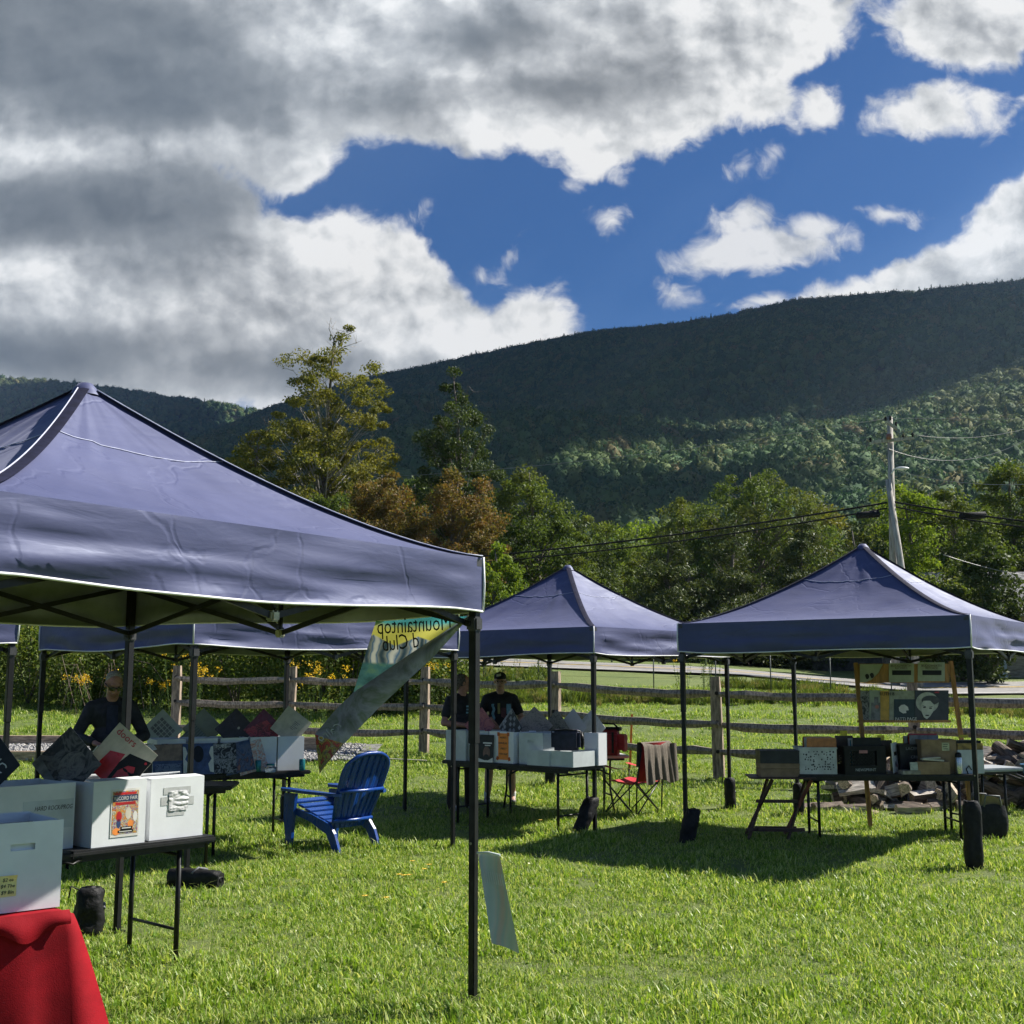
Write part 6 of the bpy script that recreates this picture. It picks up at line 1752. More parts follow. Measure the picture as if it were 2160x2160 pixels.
# black milk crate with diamond lattice
CR = mat('black_crate_plastic', (.008, .008, .009), .5, .2, 14, spec=.3)
x0, x1 = at(1775, 1600, YR).x, at(1866, 1600, YR).x
t = thing('milk_crate', 'black milk crate with lattice window and white lettering', 'crate', ((x0 + x1) / 2 + .01, YR + .21, ZT), R(8))
wd = x1 - x0; hh = .295
for (s_, cx_, cy_, ax, ln) in [('front_frame', 0, -.17, 0, wd), ('back_frame', 0, .17, 0, wd), ('side_frame', -wd / 2, 0, 1, .34), ('side_frame', wd / 2, 0, 1, .34)]:
    mb = MB()
    M_ = Matrix.Rotation(ax * math.pi / 2, 3, 'Z')
    def bb(c, s):
        mb.box(Vector((cx_, cy_, 0)) + M_ @ Vector(c), s if not ax else s, M_)
    bb((0, 0, .045), (ln, .012, .09)); bb((0, 0, hh - .025), (ln, .014, .05))
    bb((-ln / 2 + .03, 0, hh / 2), (.06, .0125, hh - .02)); bb((ln / 2 - .05, 0, hh / 2), (.10, .0125, hh - .02))
    o = mb.build(s_, CR, t)
    iw = ln - .18; x_0 = -ln / 2 + .06
    for k in range(-3, 9):
        for sg in (1, -1):
            a = Vector((x_0 + k * .04, 0, .09)); b = Vector((x_0 + k * .04 + .16, 0, hh - .05))
            if sg < 0: a, b = Vector((a.x, 0, b.z)), Vector((b.x, 0, a.z))
            # clip to the window
            def clip(a, b):
                xa, xb = x_0, x_0 + iw
                if b.x <= xa or a.x >= xb: return None
                f0 = max(0, (xa - a.x) / (b.x - a.x)); f1 = min(1, (xb - a.x) / (b.x - a.x))
                return a.lerp(b, f0), a.lerp(b, f1)
            q = clip(a, b)
            if q and (q[1] - q[0]).length > .02:
                lb = MB(); lb.bar(Vector((cx_, cy_, 0)) + M_ @ q[0], Vector((cx_, cy_, 0)) + M_ @ q[1], .006, .006); lb.build('lattice_bar', CR, o)
lettering(t, 'NEWSPRINT', .042, (0, -.1775, .045), SIDE, mat('crate_lettering', (.45, .46, .46), .5), font_scale_x=1.0)
mb = MB(); mb.box((-.02, -.1775, .235), (.095, .003, .032), 0, 0, .001); mb.build('pink_tag', mat('pink_tag', (.5, .22, .22), .6), t)
# records standing in the crates
cols = [CRM, GRY, BLK, RED, YLW, BLU, WHT, mat('print_orange', (.55, .20, .05), .4), TEAL]
def fill(xa, xb, Yc, zb, n, lab, grp, seed, tall=.315, yawd=0, dx=.0):
    rr = random.Random(seed)
    c = at((xa + xb) / 2, 1600, Yc)
    for i in range(n):
        f = (i / (n - 1) - .5)
        o = sleeve_obj('record_sleeve', lab, (c.x + dx + rr.uniform(-.012, .012), Yc + f * .26, zb + tall / 2 + rr.uniform(.02, .06)), R(yawd + rr.uniform(-2, 2)), rr.uniform(.02, .12), 0, cols[rr.randrange(len(cols))], group=grp)
fill(1690, 1768, YR + .20, ZT + .01, 7, 'record sleeve standing in the white perforated crate', 'sleeves in the white crate', 1)
fill(1775, 1866, YR + .21, ZT + .01, 8, 'record sleeve standing in the black milk crate', 'sleeves in the milk crate', 2, yawd=8)
for (x, y, Y, w_, h_, lab) in [(1780, 1536, 13.0, .20, .085, 'brown card divider with a yellow tab over the white crate'), (1858, 1543, 13.05, .25, .06, 'brown card divider with a yellow tab over the milk crate')]:
    p = at(x, y + 24, Y + .2)
    t = thing('card_divider', lab, 'divider', p, R(4))
    mb = MB(); mb.box((0, 0, -.06), (w_, .004, h_ + .12), 0, 0, .001); mb.build('card', mat('dark_card', (.10, .07, .05), .7), t)
    mb = MB(); mb.box((0, -.003, h_ / 2 + .025), (.08, .002, .055), 0, 0, .0006); mb.build('yellow_tab', mat('yellow_tab', (.75, .60, .05), .6), t)
# upright white and black sleeve beside the crate
p = at(1893, 1600, YR + .12)
r = sleeve_obj('record_sleeve', 'white edged record sleeve standing right of the milk crate', (p.x, YR + .2, ZT + .165), R(62), .05, 0, WHT)
patch(r, [(-.05, .02), (.10, .02), (.10, .06), (-.05, .06)], BLK, 1); patch(r, ell(0, -.07, .03, .03), BLK, 1); patch(r, ell(.06, -.09, .02, .02), RED, 1)
# dark carton behind, brown cartons
x0, x1 = at(1900, 1600, YR + .25).x, at(1948, 1600, YR + .25).x
t = thing('dark_carton', 'black printed carton of records between the crate and the brown carton', 'box', ((x0 + x1) / 2 + .04, YR + .40, ZT), R(4))
mb = MB(); mb.box((0, 0, .15), (x1 - x0 + .12, .30, .30), 0, 0, .003); mb.build('box_body', mat('black_carton', (.02, .02, .022), .45, .3, 12), t)
for i, s_ in enumerate(['LACEROY', 'CRIB']):
    lettering(t, s_, .045, (-.02, -.152, .255 - i * .09), SIDE, mat('carton_lettering', (.30, .30, .31), .5))
mb = MB(); mb.box((.06, -.1515, .12), (.13, .002, .12)); mb.build('print_panel', art_mat('carton_print', [(.03, .03, .03), (.09, .08, .09), (.12, .05, .06)], 22), t)
fill(1905, 1960, YR + .42, ZT + .04, 5, 'record sleeve standing in the black printed carton', 'sleeves in the black carton', 3, dx=.06)
x0, x1 = at(1946, 1600, YR + .1).x, at(2019, 1600, YR + .1).x
t = thing('brown_carton', 'tall open brown cardboard carton with a yellow note', 'box', ((x0 + x1) / 2, YR + .22, ZT), R(-2))
wd = x1 - x0
mb = MB(); mb.box((0, -.12, .18), (wd, .006, .36), 0, 0, .001); fp = mb.build('front_panel', CARD, t)
mb = MB(); mb.box((.07, -.1245, .285), (.078, .002, .085), 0, 0, .0006); nt = mb.build('yellow_note', mat('pale_note', (.55, .55, .36), .7), fp)
for i in range(3):
    mb = MB(); mb.box((.07 - .006 * (i % 2), -.1262, .31 - i * .024), (.048, .0006, .006)); mb.build('ink_line', INK, nt)
for (cx_, sy, nm) in [(-wd / 2, .24, 'side_panel'), (wd / 2, .24, 'side_panel')]:
    mb = MB(); mb.box((cx_, 0, .18), (.006, sy - .008, .355), 0, 0, .001); mb.build(nm, CARD, t)
mb = MB(); mb.box((0, .12, .18), (wd, .006, .36), 0, 0, .001); mb.build('back_panel', CARD, t)
x0, x1 = at(1936, 1600, YR).x, at(2003, 1600, YR).x
t = thing('brown_carton', 'small brown cardboard carton with magazines, in front of the tall carton', 'box', ((x0 + x1) / 2, YR + .045, ZT), 0)
mb = MB(); mb.box((0, 0, .066), (x1 - x0, .085, .132), 0, 0, .002); mb.build('box_body', CARD, t)
mb = MB(); mb.box((.0, .0, .150), ((x1 - x0) * .7, .06, .018), Matrix.Rotation(R(4), 3, 'Y'), 0, .003); mb.box((-.01, .0, .168), ((x1 - x0) * .55, .05, .014), Matrix.Rotation(R(-3), 3, 'Y'), 0, .003); mb.build('magazines', CRM, t)
p = at(1921, 1615, YR)
t = thing('paper_stack', 'loose papers and a price slip beside the small brown carton', 'papers', (p.x, YR + .06, ZT), R(5))
mb = MB(); mb.box((0, 0, .02), (.20, .14, .04), 0, 0, .003); mb.build('papers', mat('greyish_paper', (.32, .29, .25), .7, .2, 12), t)
mb = MB(); mb.box((.03, -.06, .085), (.085, .003, .085), Matrix.Rotation(R(-8), 3, 'X'), 0, .001); mb.build('price_slip', mat('pale_slip', (.50, .52, .45), .7), t)
# bottle
p = at(2026, 1626, YR)
t = thing('thermos_bottle', 'steel thermos bottle with black lid beside the white sleeve carton', 'bottle', (p.x, YR + .04, ZT))
mb = MB(); mb.lathe([(0, .002), (.034, .003), (.036, .01), (.036, .165), (.030, .18)], 20); mb.build('bottle_body', mat('brushed_steel', (.55, .56, .57), .3, .08, 20, metal=.85), t)
mb = MB(); mb.lathe([(.033, .176), (.034, .19), (.030, .215), (.016, .228), (0, .23)], 20); mb.build('cap', BLK, t)
# carton of sleeves at the right end
x0, x1 = at(2020, 1600, YR + .1).x, at(2072, 1600, YR + .1).x
t = thing('white_carton', 'white and dark carton of records at the right table end', 'box', ((x0 + x1) / 2, YR + .24, ZT), R(6))
wd = x1 - x0 + .03
mb = MB(); mb.box((0, 0, .125), (wd, .26, .25), 0, 0, .003); mb.build('box_body', mat('white_carton_card', (.58, .60, .62), .6, .06, 9), t)
mb = MB(); mb.box((0, 0, .285), (wd - .004, .256, .07), 0, 0, .003); mb.build('record_tops', mat('mustard_sleeves', (.30, .19, .05), .5, .4, 9), t)
mb = MB(); mb.box((0, .01, .33), (wd - .004, .20, .03), 0, 0, .003); mb.build('dark_rim', BLK, t)
mb = MB(); mb.tube([(-.04, -.132, .0), (-.06, -.136, .05), (-.03, -.136, .085), (.0, -.134, .04)], .006, 6); mb.build('black_print_curl', BLK, t)
lettering(t, 'off', .06, (wd / 2 + .002, -.04, .15), (math.pi / 2, 0, math.pi / 2), BLK)
p = at(2033, 1553, YR + .3); mb = MB(); mb.box((0, 0, 0), (.10, .003, .03), 0, 0, .001)
tag(mb.build('yellow_tab', mat('yellow_tab', (.75, .60, .05)), None, p), 'yellow paper tab sticking up over the white carton', 'paper tab')

# easel with boards
PINE = mat('orange_pine', (.40, .20, .055), .55, .2, 5, bump=.15, bscale=30, stretch=(6, 6, .7))
el, er = Vector((4.10, 14.0, 0)), Vector((5.36, 14.22, 0))
tl, tr_p = at(1805, 1398, 14.25), at(2005, 1395, 14.46)
tl.y, tr_p.y = 14.25, 14.46
es = thing('display_easel', 'orange pine display easel with record covers and paper signs', 'easel', (0, 0, 0))
for (a, b) in [(el, tl), (er, tr_p)]:
    mb = MB(); mb.bar(a, b, .045, .045, bev=.004, up=(1, 0, 0)); mb.build('upright', PINE, es)
ex = (tr_p - tl).normalized()
def epos(x, y, off=0.0):                                          # point on the easel plane seen at a pixel
    f = (x - 1805) / 200.0; Y = 14.25 + .21 * f - (y - 1398) * .0004 - .03 - off
    return at(x, y, Y)
def quadboard(name, x0, y0, x1, y1, m, par, off=0.0, th=.012):
    a, b, c, d = epos(x0, y1, off), epos(x1, y1, off), epos(x1, y0, off), epos(x0, y0, off)
    n_ = (b - a).cross(d - a).normalized()
    if n_.y > 0: n_ = -n_
    mb = MB(); mb.prism([a, b, c, d], -n_, th); return mb.build(name, m, par)
bd = quadboard('top_board', 1812, 1400, 2003, 1440, PINE, es)
lg = quadboard('ledge', 1812, 1519, 2006, 1524, PINE, es, .05, .05)
PAPER = mat('grey_green_paper', (.40, .44, .38), .7, .06, 10)
s1 = quadboard('paper_sign', 1814, 1401, 1863, 1439, PAPER, bd, .006, .002)
s2 = quadboard('paper_sign', 1875, 1399, 1928, 1439, PAPER, bd, .006, .002)
s3 = quadboard('paper_sign', 1936, 1397, 1993, 1437, PAPER, bd, .006, .002)
a, b, c_ = epos(1864, 1398, .010), epos(1864, 1441, .010), epos(1822, 1441, .010)
mb = MB(); mb.prism([a, epos(1853, 1420, .010), epos(1838, 1434, .010), c_, b], (0, 1, 0), .002); mb.build('curled_corner', PINE, s1)
for (x, y) in [(1829, 1427), (1839, 1425)]:
    p = epos(x, y, .010); mb = MB(); mb.prism([p + Vector((q[0], 0, q[1])) for q in ell(0, 0, .026, .032, 14)], (0, 1, 0), .002); mb.build('record_motif', BLK, s1)
for (sx, sg) in [(1901, s2), (1965, s3)]:
    quadboard('black_bar', sx - 19, 1414, sx + 21, 1424, BLK, sg, .009, .0015)
    for i, s_ in enumerate(['BUDGWERTH', 'RECORDS']):
        me = text_mesh(s_, .042 if i == 0 else .036, .0006); me.materials.append(mat('faded_brown_ink', (.13, .11, .08), .6))
        o = link('lettering', me, sg, epos(sx, 1404.5 + i * 5.2, .012)); o.rotation_euler = (R(90 - 4), 0, R(9))
rec = [(1815, 1457, 1836, 1520, art_mat('art_mono_crowd', [(.02, .02, .02), (.10, .10, .10), (.35, .35, .34), (.03, .03, .03)], 16), .030), (1834, 1456, 1861, 1520, PAPER, .034), (1857, 1457, 1884, 1520, YLW, .038), (1876, 1457, 1935, 1520, mat('print_pale_olive', (.34, .35, .26), .4), .042), (1886, 1475, 1936, 1521, mat('print_dark_green', (.012, .030, .026), .35), .046), (1930, 1456, 2001, 1521, mat('print_charcoal', (.035, .034, .033), .35, .2, 9), .05)]
names = ['mono crowd', 'white with grey shape', 'yellow', 'pale olive', 'dark green with pale shape', 'charcoal with smiling portrait']
ro = []
for (x0, y0, x1, y1, m_, off), nm in zip(rec, names):
    q = quadboard('record_cover', x0, y0, x1, y1, m_, None, off, .004)
    tag(q, nm + ' record cover on the pine easel ledge', 'record'); ro.append(q)
def esh(poly, m, par, off):
    mb = MB(); mb.prism([epos(x, y, off) for x, y in poly], (0, 1, 0), .0012); return mb.build('print_patch', m, par)
esh([(1838, 1482), (1857, 1482), (1857, 1519), (1837, 1519)], GRY, ro[1], .037); esh([(1844, 1470), (1853, 1470), (1853, 1483), (1844, 1483)], GRY, ro[1], .037)
esh([(x, y) for x, y in ell(1850, 1491, 4, 4)], mat('print_coral', (.5, .18, .13), .5), ro[1], .040)
me = text_mesh('RUTH 8', .055, .0006); me.materials.append(BLK); o = link('lettering', me, ro[2], epos(1871, 1464, .05)); o.rotation_euler = (R(86), 0, R(9))
esh([(1896, 1492), (1901, 1487), (1908, 1486), (1915, 1491), (1917, 1498), (1911, 1499), (1912, 1504), (1905, 1505), (1897, 1500)], WHT, ro[4], .050)
me = text_mesh('PATTI PAGE', .052, .0006); me.materials.append(WHT); o = link('lettering', me, ro[4], epos(1911, 1517, .064)); o.rotation_euler = (R(86), 0, R(9))
HAIRP = mat('print_pale_hair', (.46, .48, .42), .4, .1, 20); FACEP = mat('print_pale_face', (.56, .58, .50), .4, .05, 20)
esh(ell(1956, 1482, 24, 22, 24), HAIRP, ro[5], .054)
esh(ell(1963, 1477, 19, 10, 18), mat('print_dark_hair', (.06, .06, .055), .4), ro[5], .057)
esh([(1943, 1486), (1948, 1478), (1962, 1478), (1970, 1486), (1969, 1500), (1962, 1511), (1955, 1517), (1949, 1513), (1944, 1502)], FACEP, ro[5], .060)
for poly in (ell(1950, 1492, 3.4, 1.2, 10), ell(1963, 1494, 3.4, 1.2, 10), ell(1956, 1509, 4.5, 1.3, 10), [(1946, 1488), (1953, 1490), (1953, 1491), (1946, 1489)], [(1960, 1491), (1967, 1490), (1967, 1491), (1960, 1492)]):
    esh(poly, BLK, ro[5], .063)
esh([(1972, 1459), (1981, 1459), (1981, 1462), (1972, 1462)], RED, ro[5], .055)
# tote bag on the grass
p = gp(2092, 1772)
t = thing('tote_bag', 'black tote bag stuffed with a yellow card box on the grass', 'bag', (p.x, p.y + .1, 0), R(10))
mb = MB()
def tf(a, b):
    th = a * 2 * math.pi; s_ = 1 + .08 * noise.noise((math.cos(th) * 2, math.sin(th) * 2, b * 3)) + .12 * math.sin(math.pi * b)
    sq = 1 / max(abs(math.cos(th)), abs(math.sin(th))) ** .6
    return Vector((.19 * s_ * sq * math.cos(th), .12 * s_ * sq * math.sin(th), b * .36 + .004 + .015 * math.sin(th * 3) * b))
mb.grid(tf, 28, 12); mb.build('bag_body', BAG, t)
for s in (-1, 1):
    mb = MB(); mb.tube([(-.10, s * .12, .35), (-.08, s * .13, .47), (.08, s * .13, .46), (.10, s * .12, .35)], .010, 6); mb.build('handle', STRAP, t)
mb = MB(); mb.box((.02, 0, .38), (.26, .16, .14), Matrix.Rotation(R(14), 3, 'Y'), 0, .005)
tag(mb.build('card_box', mat('mustard_card', (.26, .20, .07), .7, .1, 9), None, t.location, (0, 0, R(10))), 'mustard yellow card box sticking out of the black tote bag', 'box')

# firewood heap
BARKW = mat('firewood_bark', (.14, .105, .08), .9, .35, 7, bump=.6, bscale=16, stretch=(1, 5, 5)); CUTW = mat('firewood_cut', (.60, .48, .34), .8, .3, 10, bump=.2, bscale=30, stretch=(.8, 5, 5)); GREYW = mat('firewood_weathered', (.50, .45, .39), .85, .3, 8, bump=.4, bscale=24, stretch=(.8, 6, 6))
wv = []
for k in range(7):
    rr = random.Random(k); mb = MB()
    L = .40 + .10 * rr.random(); r_ = .055 + .03 * rr.random()
    n_ = 9 if k < 3 else (5 if k < 6 else 4)
    if k < 3:
        prof = [(r_ * math.cos(2 * math.pi * q / n_) * rr.uniform(.85, 1.1), r_ * math.sin(2 * math.pi * q / n_) * rr.uniform(.85, 1.1)) for q in range(n_)]; bk_ = set(range(n_))
    elif k < 6:                                                   # split wedge with bark on its back
        prof = [(-.01, -r_ * 1.2), (r_ * 1.3, r_ * .2), (r_ * .8, r_ * .9), (0, r_ * 1.2), (-r_ * .9, r_ * .7)]; bk_ = {1, 2, 3}
    else:
        prof = [(-r_ * 1.5, -.022), (r_ * 1.5, -.03), (r_ * 1.4, .025), (-r_ * 1.4, .03)]; bk_ = set()
    n_ = len(prof)
    rings = [[Vector(((q - .5) * L, p[0] * rr.uniform(.92, 1.06), p[1] * rr.uniform(.92, 1.06))) for p in prof] for q in (0, .33, .66, 1)]
    for a in range(3):
        for b in range(n_):
            mb.add([rings[a][b], rings[a][(b + 1) % n_], rings[a + 1][(b + 1) % n_], rings[a + 1][b]], [(0, 1, 2, 3)], 0 if b in bk_ else 2)
    mb.add(rings[0], [tuple(reversed(range(n_)))], 1); mb.add(rings[3], [tuple(range(n_))], 1)
    wv.append(mb.mesh('firewood', [BARKW, CUTW, GREYW]))
rr = random.Random(12)
def heap_h(x):
    return np.interp(x, [4.2, 4.6, 5.2, 5.9, 6.5, 7.0, 7.6, 8.3, 8.8], [.10, .42, .52, .50, .58, .74, .72, .55, .15])
for i in range(270):
    x = rr.uniform(4.45, 8.6); top = heap_h(x)
    lay = rr.random()
    y = 16.5 + rr.uniform(-.55, .5) * (1.15 - lay * .7)
    z = max(.05, top * lay + rr.uniform(-.02, .03))
    o = link('firewood_log', wv[rr.choice([0, 1, 2, 3, 4, 5, 3, 4, 5, 6])], None, (x, y, z + gh(x, y)))
    o.rotation_euler = (rr.uniform(0, 6.28), rr.gauss(0, .28), rr.gauss(0, .75) + (1.2 if rr.random() < .35 else 0))
    tag(o, 'split firewood log in the loose heap before the rail fence', 'firewood', 'firewood in the heap')
for i in range(14):
    x, y = rr.uniform(3.6, 8.4), 15.6 + rr.uniform(-.1, .3)
    o = link('firewood_log', wv[rr.choice([3, 4, 5, 6])], None, (x, y, .045)); o.rotation_euler = (rr.uniform(-.3, .3), 0, rr.uniform(-1, 1))
    tag(o, 'split firewood log in the loose heap before the rail fence', 'firewood', 'firewood in the heap')
# blue plastic barrow edge at the far right
p = at(2168, 1632, 15.6)
t = thing('wheelbarrow', 'blue plastic wheelbarrow cut off by the frame edge at the woodpile', 'wheelbarrow', (p.x + .32, 15.6, 0), R(0))
mb = MB()
mb.grid(lambda a, b: Vector(((.40 - .10 * b) * math.cos(a * 6.28) + .0, (.30 - .08 * b) * math.sin(a * 6.28), .62 - .30 * b)), 24, 6)
mb.build('tray', mat('blue_barrow_plastic', (.06, .16, .28), .5, .1, 8), t)
mb = MB(); mb.lathe([(0, -.025), (.15, -.03), (.17, 0), (.15, .03), (0, .025)], 20, (.35, 0, .17), 0, Matrix.Rotation(R(90), 3, 'X')); mb.build('wheel', BLK, t)
for s in (-1, 1):
    mb = MB(); mb.tube([(.35, s * .06, .17), (-.2, s * .18, .36), (-.75, s * .28, .58)], .018, 8); mb.build('handle', tubem, t)
    mb = MB(); mb.tube([(-.25, s * .2, .38), (-.3, s * .22, .0)], .016, 8); mb.build('leg', tubem, t)
# ================================================================ PEOPLE
def blob_mesh(name, caps, m, voxel=.010, smooth=5, extra=None):
    """one continuous skin over tapered limbs (p, r, q, s) and ellipsoids (c, (rx, ry, rz), rot)"""
    mb = MB()
    def ball(c, rx, ry, rz, M=None):
        c = Vector(c); n, k = 10, 16
        prof = [(math.sin(math.pi * i / n), -math.cos(math.pi * i / n)) for i in range(n + 1)]
        vs = []
        for r_, z in prof:
            for j in range(k):
                q = Vector((max(r_, .001) * math.cos(2 * math.pi * j / k) * rx, max(r_, .001) * math.sin(2 * math.pi * j / k) * ry, z * rz))
                vs.append(c + (M @ q if M else q))
        mb.add(vs, [(i * k + j, i * k + (j + 1) % k, (i + 1) * k + (j + 1) % k, (i + 1) * k + j) for i in range(n) for j in range(k)])
        o = len(mb.v) - len(vs)
        mb.f.append([o + j for j in reversed(range(k))]); mb.mi.append(0); mb.sm.append(True)
        mb.f.append([o + n * k + j for j in range(k)]); mb.mi.append(0); mb.sm.append(True)
    for c in caps:
        if len(c) == 4:
            p, r_, q, s_ = c
            ball(p, r_, r_, r_); ball(q, s_, s_, s_)
            mb.tube([p, q], [r_, s_], 14)
        else:
            ball(c[0], *c[1], c[2] if len(c) > 2 else None)
    me = mb.mesh(name, m)
    o = bpy.data.objects.new(name, me); COL.objects.link(o)
    rm = o.modifiers.new('r', 'REMESH'); rm.mode = 'VOXEL'; rm.voxel_size = voxel; rm.use_smooth_shade = True
    if smooth:
        sm = o.modifiers.new('s', 'SMOOTH'); sm.iterations = smooth; sm.factor = .5
    res = eval_mesh(o, name)
    bpy.data.objects.remove(o); bpy.data.meshes.remove(me)
    res.materials.clear(); res.materials.append(m)
    res.polygons.foreach_set('use_smooth', [True] * len(res.polygons))
    return res
SKIN = mat('skin', (.48, .27, .20), .5, .10, 14, spec=.4)
SKIN2 = mat('skin_ruddy', (.44, .22, .165), .5, .12, 14, spec=.4)
def hand(caps, wrist, d, palm_n, curl=.35, side=1):
    """palm, four curled fingers of unequal length and a thumb leaving the side of the palm"""
    d = Vector(d).normalized(); n = Vector(palm_n); n = (n - d * n.dot(d)).normalized(); s = d.cross(n) * side
    c = Vector(wrist) + d * .055
    caps.append((Vector(wrist), .026, Vector(wrist) + d * .03, .028))
    M = Matrix((s, d, n)).transposed()
    caps.append((c, (.042, .052, .017), M))
    for k, ln in enumerate((.066, .076, .072, .056)):
        b = c + d * .04 + s * (-.030 + k * .020)
        e1 = b + (d * math.cos(curl) + n * math.sin(curl)) * ln * .5; e2 = e1 + (d * math.cos(curl * 2.4) + n * math.sin(curl * 2.4)) * ln * .5
        caps.append((b, .0092, e1, .0085)); caps.append((e1, .0085, e2, .0072))
    b = c - d * .02 - s * .036; e1 = b + (d * .55 - s * .75 + n * .3).normalized() * .04; e2 = e1 + (d * .9 - s * .2 + n * .4).normalized() * .032
    caps.append((b, .013, e1, .0105)); caps.append((e1, .0105, e2, .0085))
def person(label, loc, yaw, hgt, shirt_m, pants_m, skin, arms, head_yaw=0, head_pitch=0, long_sleeve=False, shorts=False, belly=0.0, hair=None, hair_m=None, feet_spread=.11, lean=0.0, shoe_m=None):
    """stands facing -y before the yaw; arms: {side: (elbow, wrist)}"""
    k = hgt / 1.76
    t = thing('person', label, 'person', loc, yaw)
    Z = lambda v: Vector((v[0] * k, v[1] * k + lean * max(0, v[2] - .95) * -1, v[2] * k))
    Rk = lambda r: r * k
    hips = {s: Z((s * .095, 0, .90)) for s in (-1, 1)}; knees = {s: Z((s * (.10 + feet_spread * .2), -.015, .49)) for s in (-1, 1)}; ank = {s: Z((s * (.095 + feet_spread * .35), .02, .085)) for s in (-1, 1)}
    sh = {s: Z((s * .178, .01, 1.395)) for s in (-1, 1)}
    H = Matrix.Rotation(head_yaw, 3, 'Z') @ Matrix.Rotation(head_pitch, 3, 'X')
    nb = Z((0, .015, 1.46)); hc = nb + Vector((0, -.005, .05 * k)) + H @ Vector((0, -.02, .115)) * k
    def hp(x, y, z): return hc + (H @ Vector((x, y, z))) * k
    caps = [(hips[-1], Rk(.095), hips[1], Rk(.095)), (Z((0, 0, .95)), (Rk(.165), Rk(.11), Rk(.12))), (Z((0, .0, 1.12)), (Rk(.145), Rk(.10), Rk(.16))), (Z((0, .01, 1.32)), (Rk(.165), Rk(.105), Rk(.15))), (sh[-1], Rk(.06), sh[1], Rk(.06)),
            (nb - Vector((0, 0, .04)), Rk(.062), hp(0, .01, -.06), Rk(.056))]
    for s in (-1, 1):
        caps += [(hips[s], Rk(.088), knees[s], Rk(.056)), (knees[s], Rk(.056), knees[s].lerp(ank[s], .35) + Vector((0, .015, 0)), Rk(.058)), (knees[s].lerp(ank[s], .35) + Vector((0, .015, 0)), Rk(.058), ank[s], Rk(.038)), (ank[s], Rk(.036), ank[s] + Vector((0, -.10 * k, -.045 * k)), Rk(.034))]
        el, wr = (Z(q) for q in arms[s])
        caps += [(sh[s], Rk(.052), el, Rk(.041)), (el, Rk(.042), el.lerp(wr, .3), Rk(.041)), (el.lerp(wr, .3), Rk(.041), wr, Rk(.028))]
        hand(caps, wr, (wr - el), Vector((0, 0, -1)) if abs((wr - el).normalized().z) < .8 else Vector((0, -1, 0)), .4, s)
    # head: cranium, jaw, brow, nose, ears
    caps += [(hp(0, .015, .03), (Rk(.078), Rk(.096), Rk(.092)), H), (hp(0, -.025, -.035), (Rk(.060), Rk(.070), Rk(.075)), H), (hp(0, -.045, -.075), (Rk(.042), Rk(.045), Rk(.035)), H)]
    caps += [(hp(0, -.090, .018), Rk(.011), hp(0, -.113, -.022), Rk(.014)), (hp(-.035, -.078, .035), Rk(.014), hp(.035, -.078, .035), Rk(.014)), (hp(-.02, -.092, -.052), Rk(.010), hp(.02, -.092, -.052), Rk(.010))]
    for s in (-1, 1):
        caps.append((hp(s * .080, .012, .0), (Rk(.010), Rk(.020), Rk(.032)), H))
    body = link('body', blob_mesh('body', caps, skin, .0085, 3), t)
    # face details
    for s in (-1, 1):
        mb = MB(); mb.lathe([(0, -.011 * k), (.009 * k, -.006 * k), (.011 * k, 0), (.009 * k, .006 * k), (0, .011 * k)], 10, hp(s * .031, -.083, .012)); mb.build('eye', mat('eye_dark', (.05, .04, .035), .2), body)
    mb = MB(); mb.tube([hp(-.024, -.098, -.052), hp(0, -.103, -.055), hp(.024, -.098, -.052)], .0035 * k, 5); mb.build('mouth', mat('lip', (.25, .09, .08), .5), body)
    # shirt
    g = .016
    sc = [(Z((0, 0, .93)), (Rk(.165 + g + belly * .3), Rk(.115 + g + belly * .4), Rk(.13))), (Z((0, -belly * .35, 1.08)), (Rk(.155 + g + belly * .4), Rk(.112 + g + belly * .6), Rk(.17))), (Z((0, .0, 1.30)), (Rk(.172 + g), Rk(.112 + g), Rk(.16))), (sh[-1], Rk(.064 + g * .3), Z((-.06, .01, 1.445)), Rk(.055)), (sh[1], Rk(.064 + g * .3), Z((.06, .01, 1.445)), Rk(.055)), (Z((-.1, 0, 1.36)), Rk(.085), Z((.1, 0, 1.36)), Rk(.085)), (nb - Vector((0, 0, .055)), Rk(.085), nb - Vector((0, 0, .03)), Rk(.068))]
    for s in (-1, 1):
        el, wr = (Z(q) for q in arms[s])
        sc.append((sh[s], Rk(.066), sh[s].lerp(el, .62 if not long_sleeve else 1), Rk(.066 if not long_sleeve else .056)))
        if long_sleeve:
            sc.append((el, Rk(.056), el.lerp(wr, .93), Rk(.042)))
    if long_sleeve:
        sc += [(nb + Vector((-.05, .05, -.02)), Rk(.045), nb + Vector((.05, .05, -.02)), Rk(.045)), (nb + Vector((0, .07, -.05)), (Rk(.09), Rk(.05), Rk(.07)))]
    shirt = link('shirt', blob_mesh('shirt', sc, shirt_m, .012, 4), t)
    # trousers
    pc = [(hips[-1], Rk(.105), hips[1], Rk(.105)), (Z((0, 0, .94)), (Rk(.168), Rk(.118), Rk(.10)))]
    for s in (-1, 1):
        if shorts:
            pc += [(hips[s], Rk(.108), knees[s].lerp(hips[s], .10), Rk(.088))]
        else:
            pc += [(hips[s], Rk(.105), knees[s], Rk(.080)), (knees[s], Rk(.080), ank[s] + Vector((0, 0, -.01)), Rk(.066))]
    link('shorts' if shorts else 'trousers', blob_mesh('trousers', pc, pants_m, .014, 4), t)
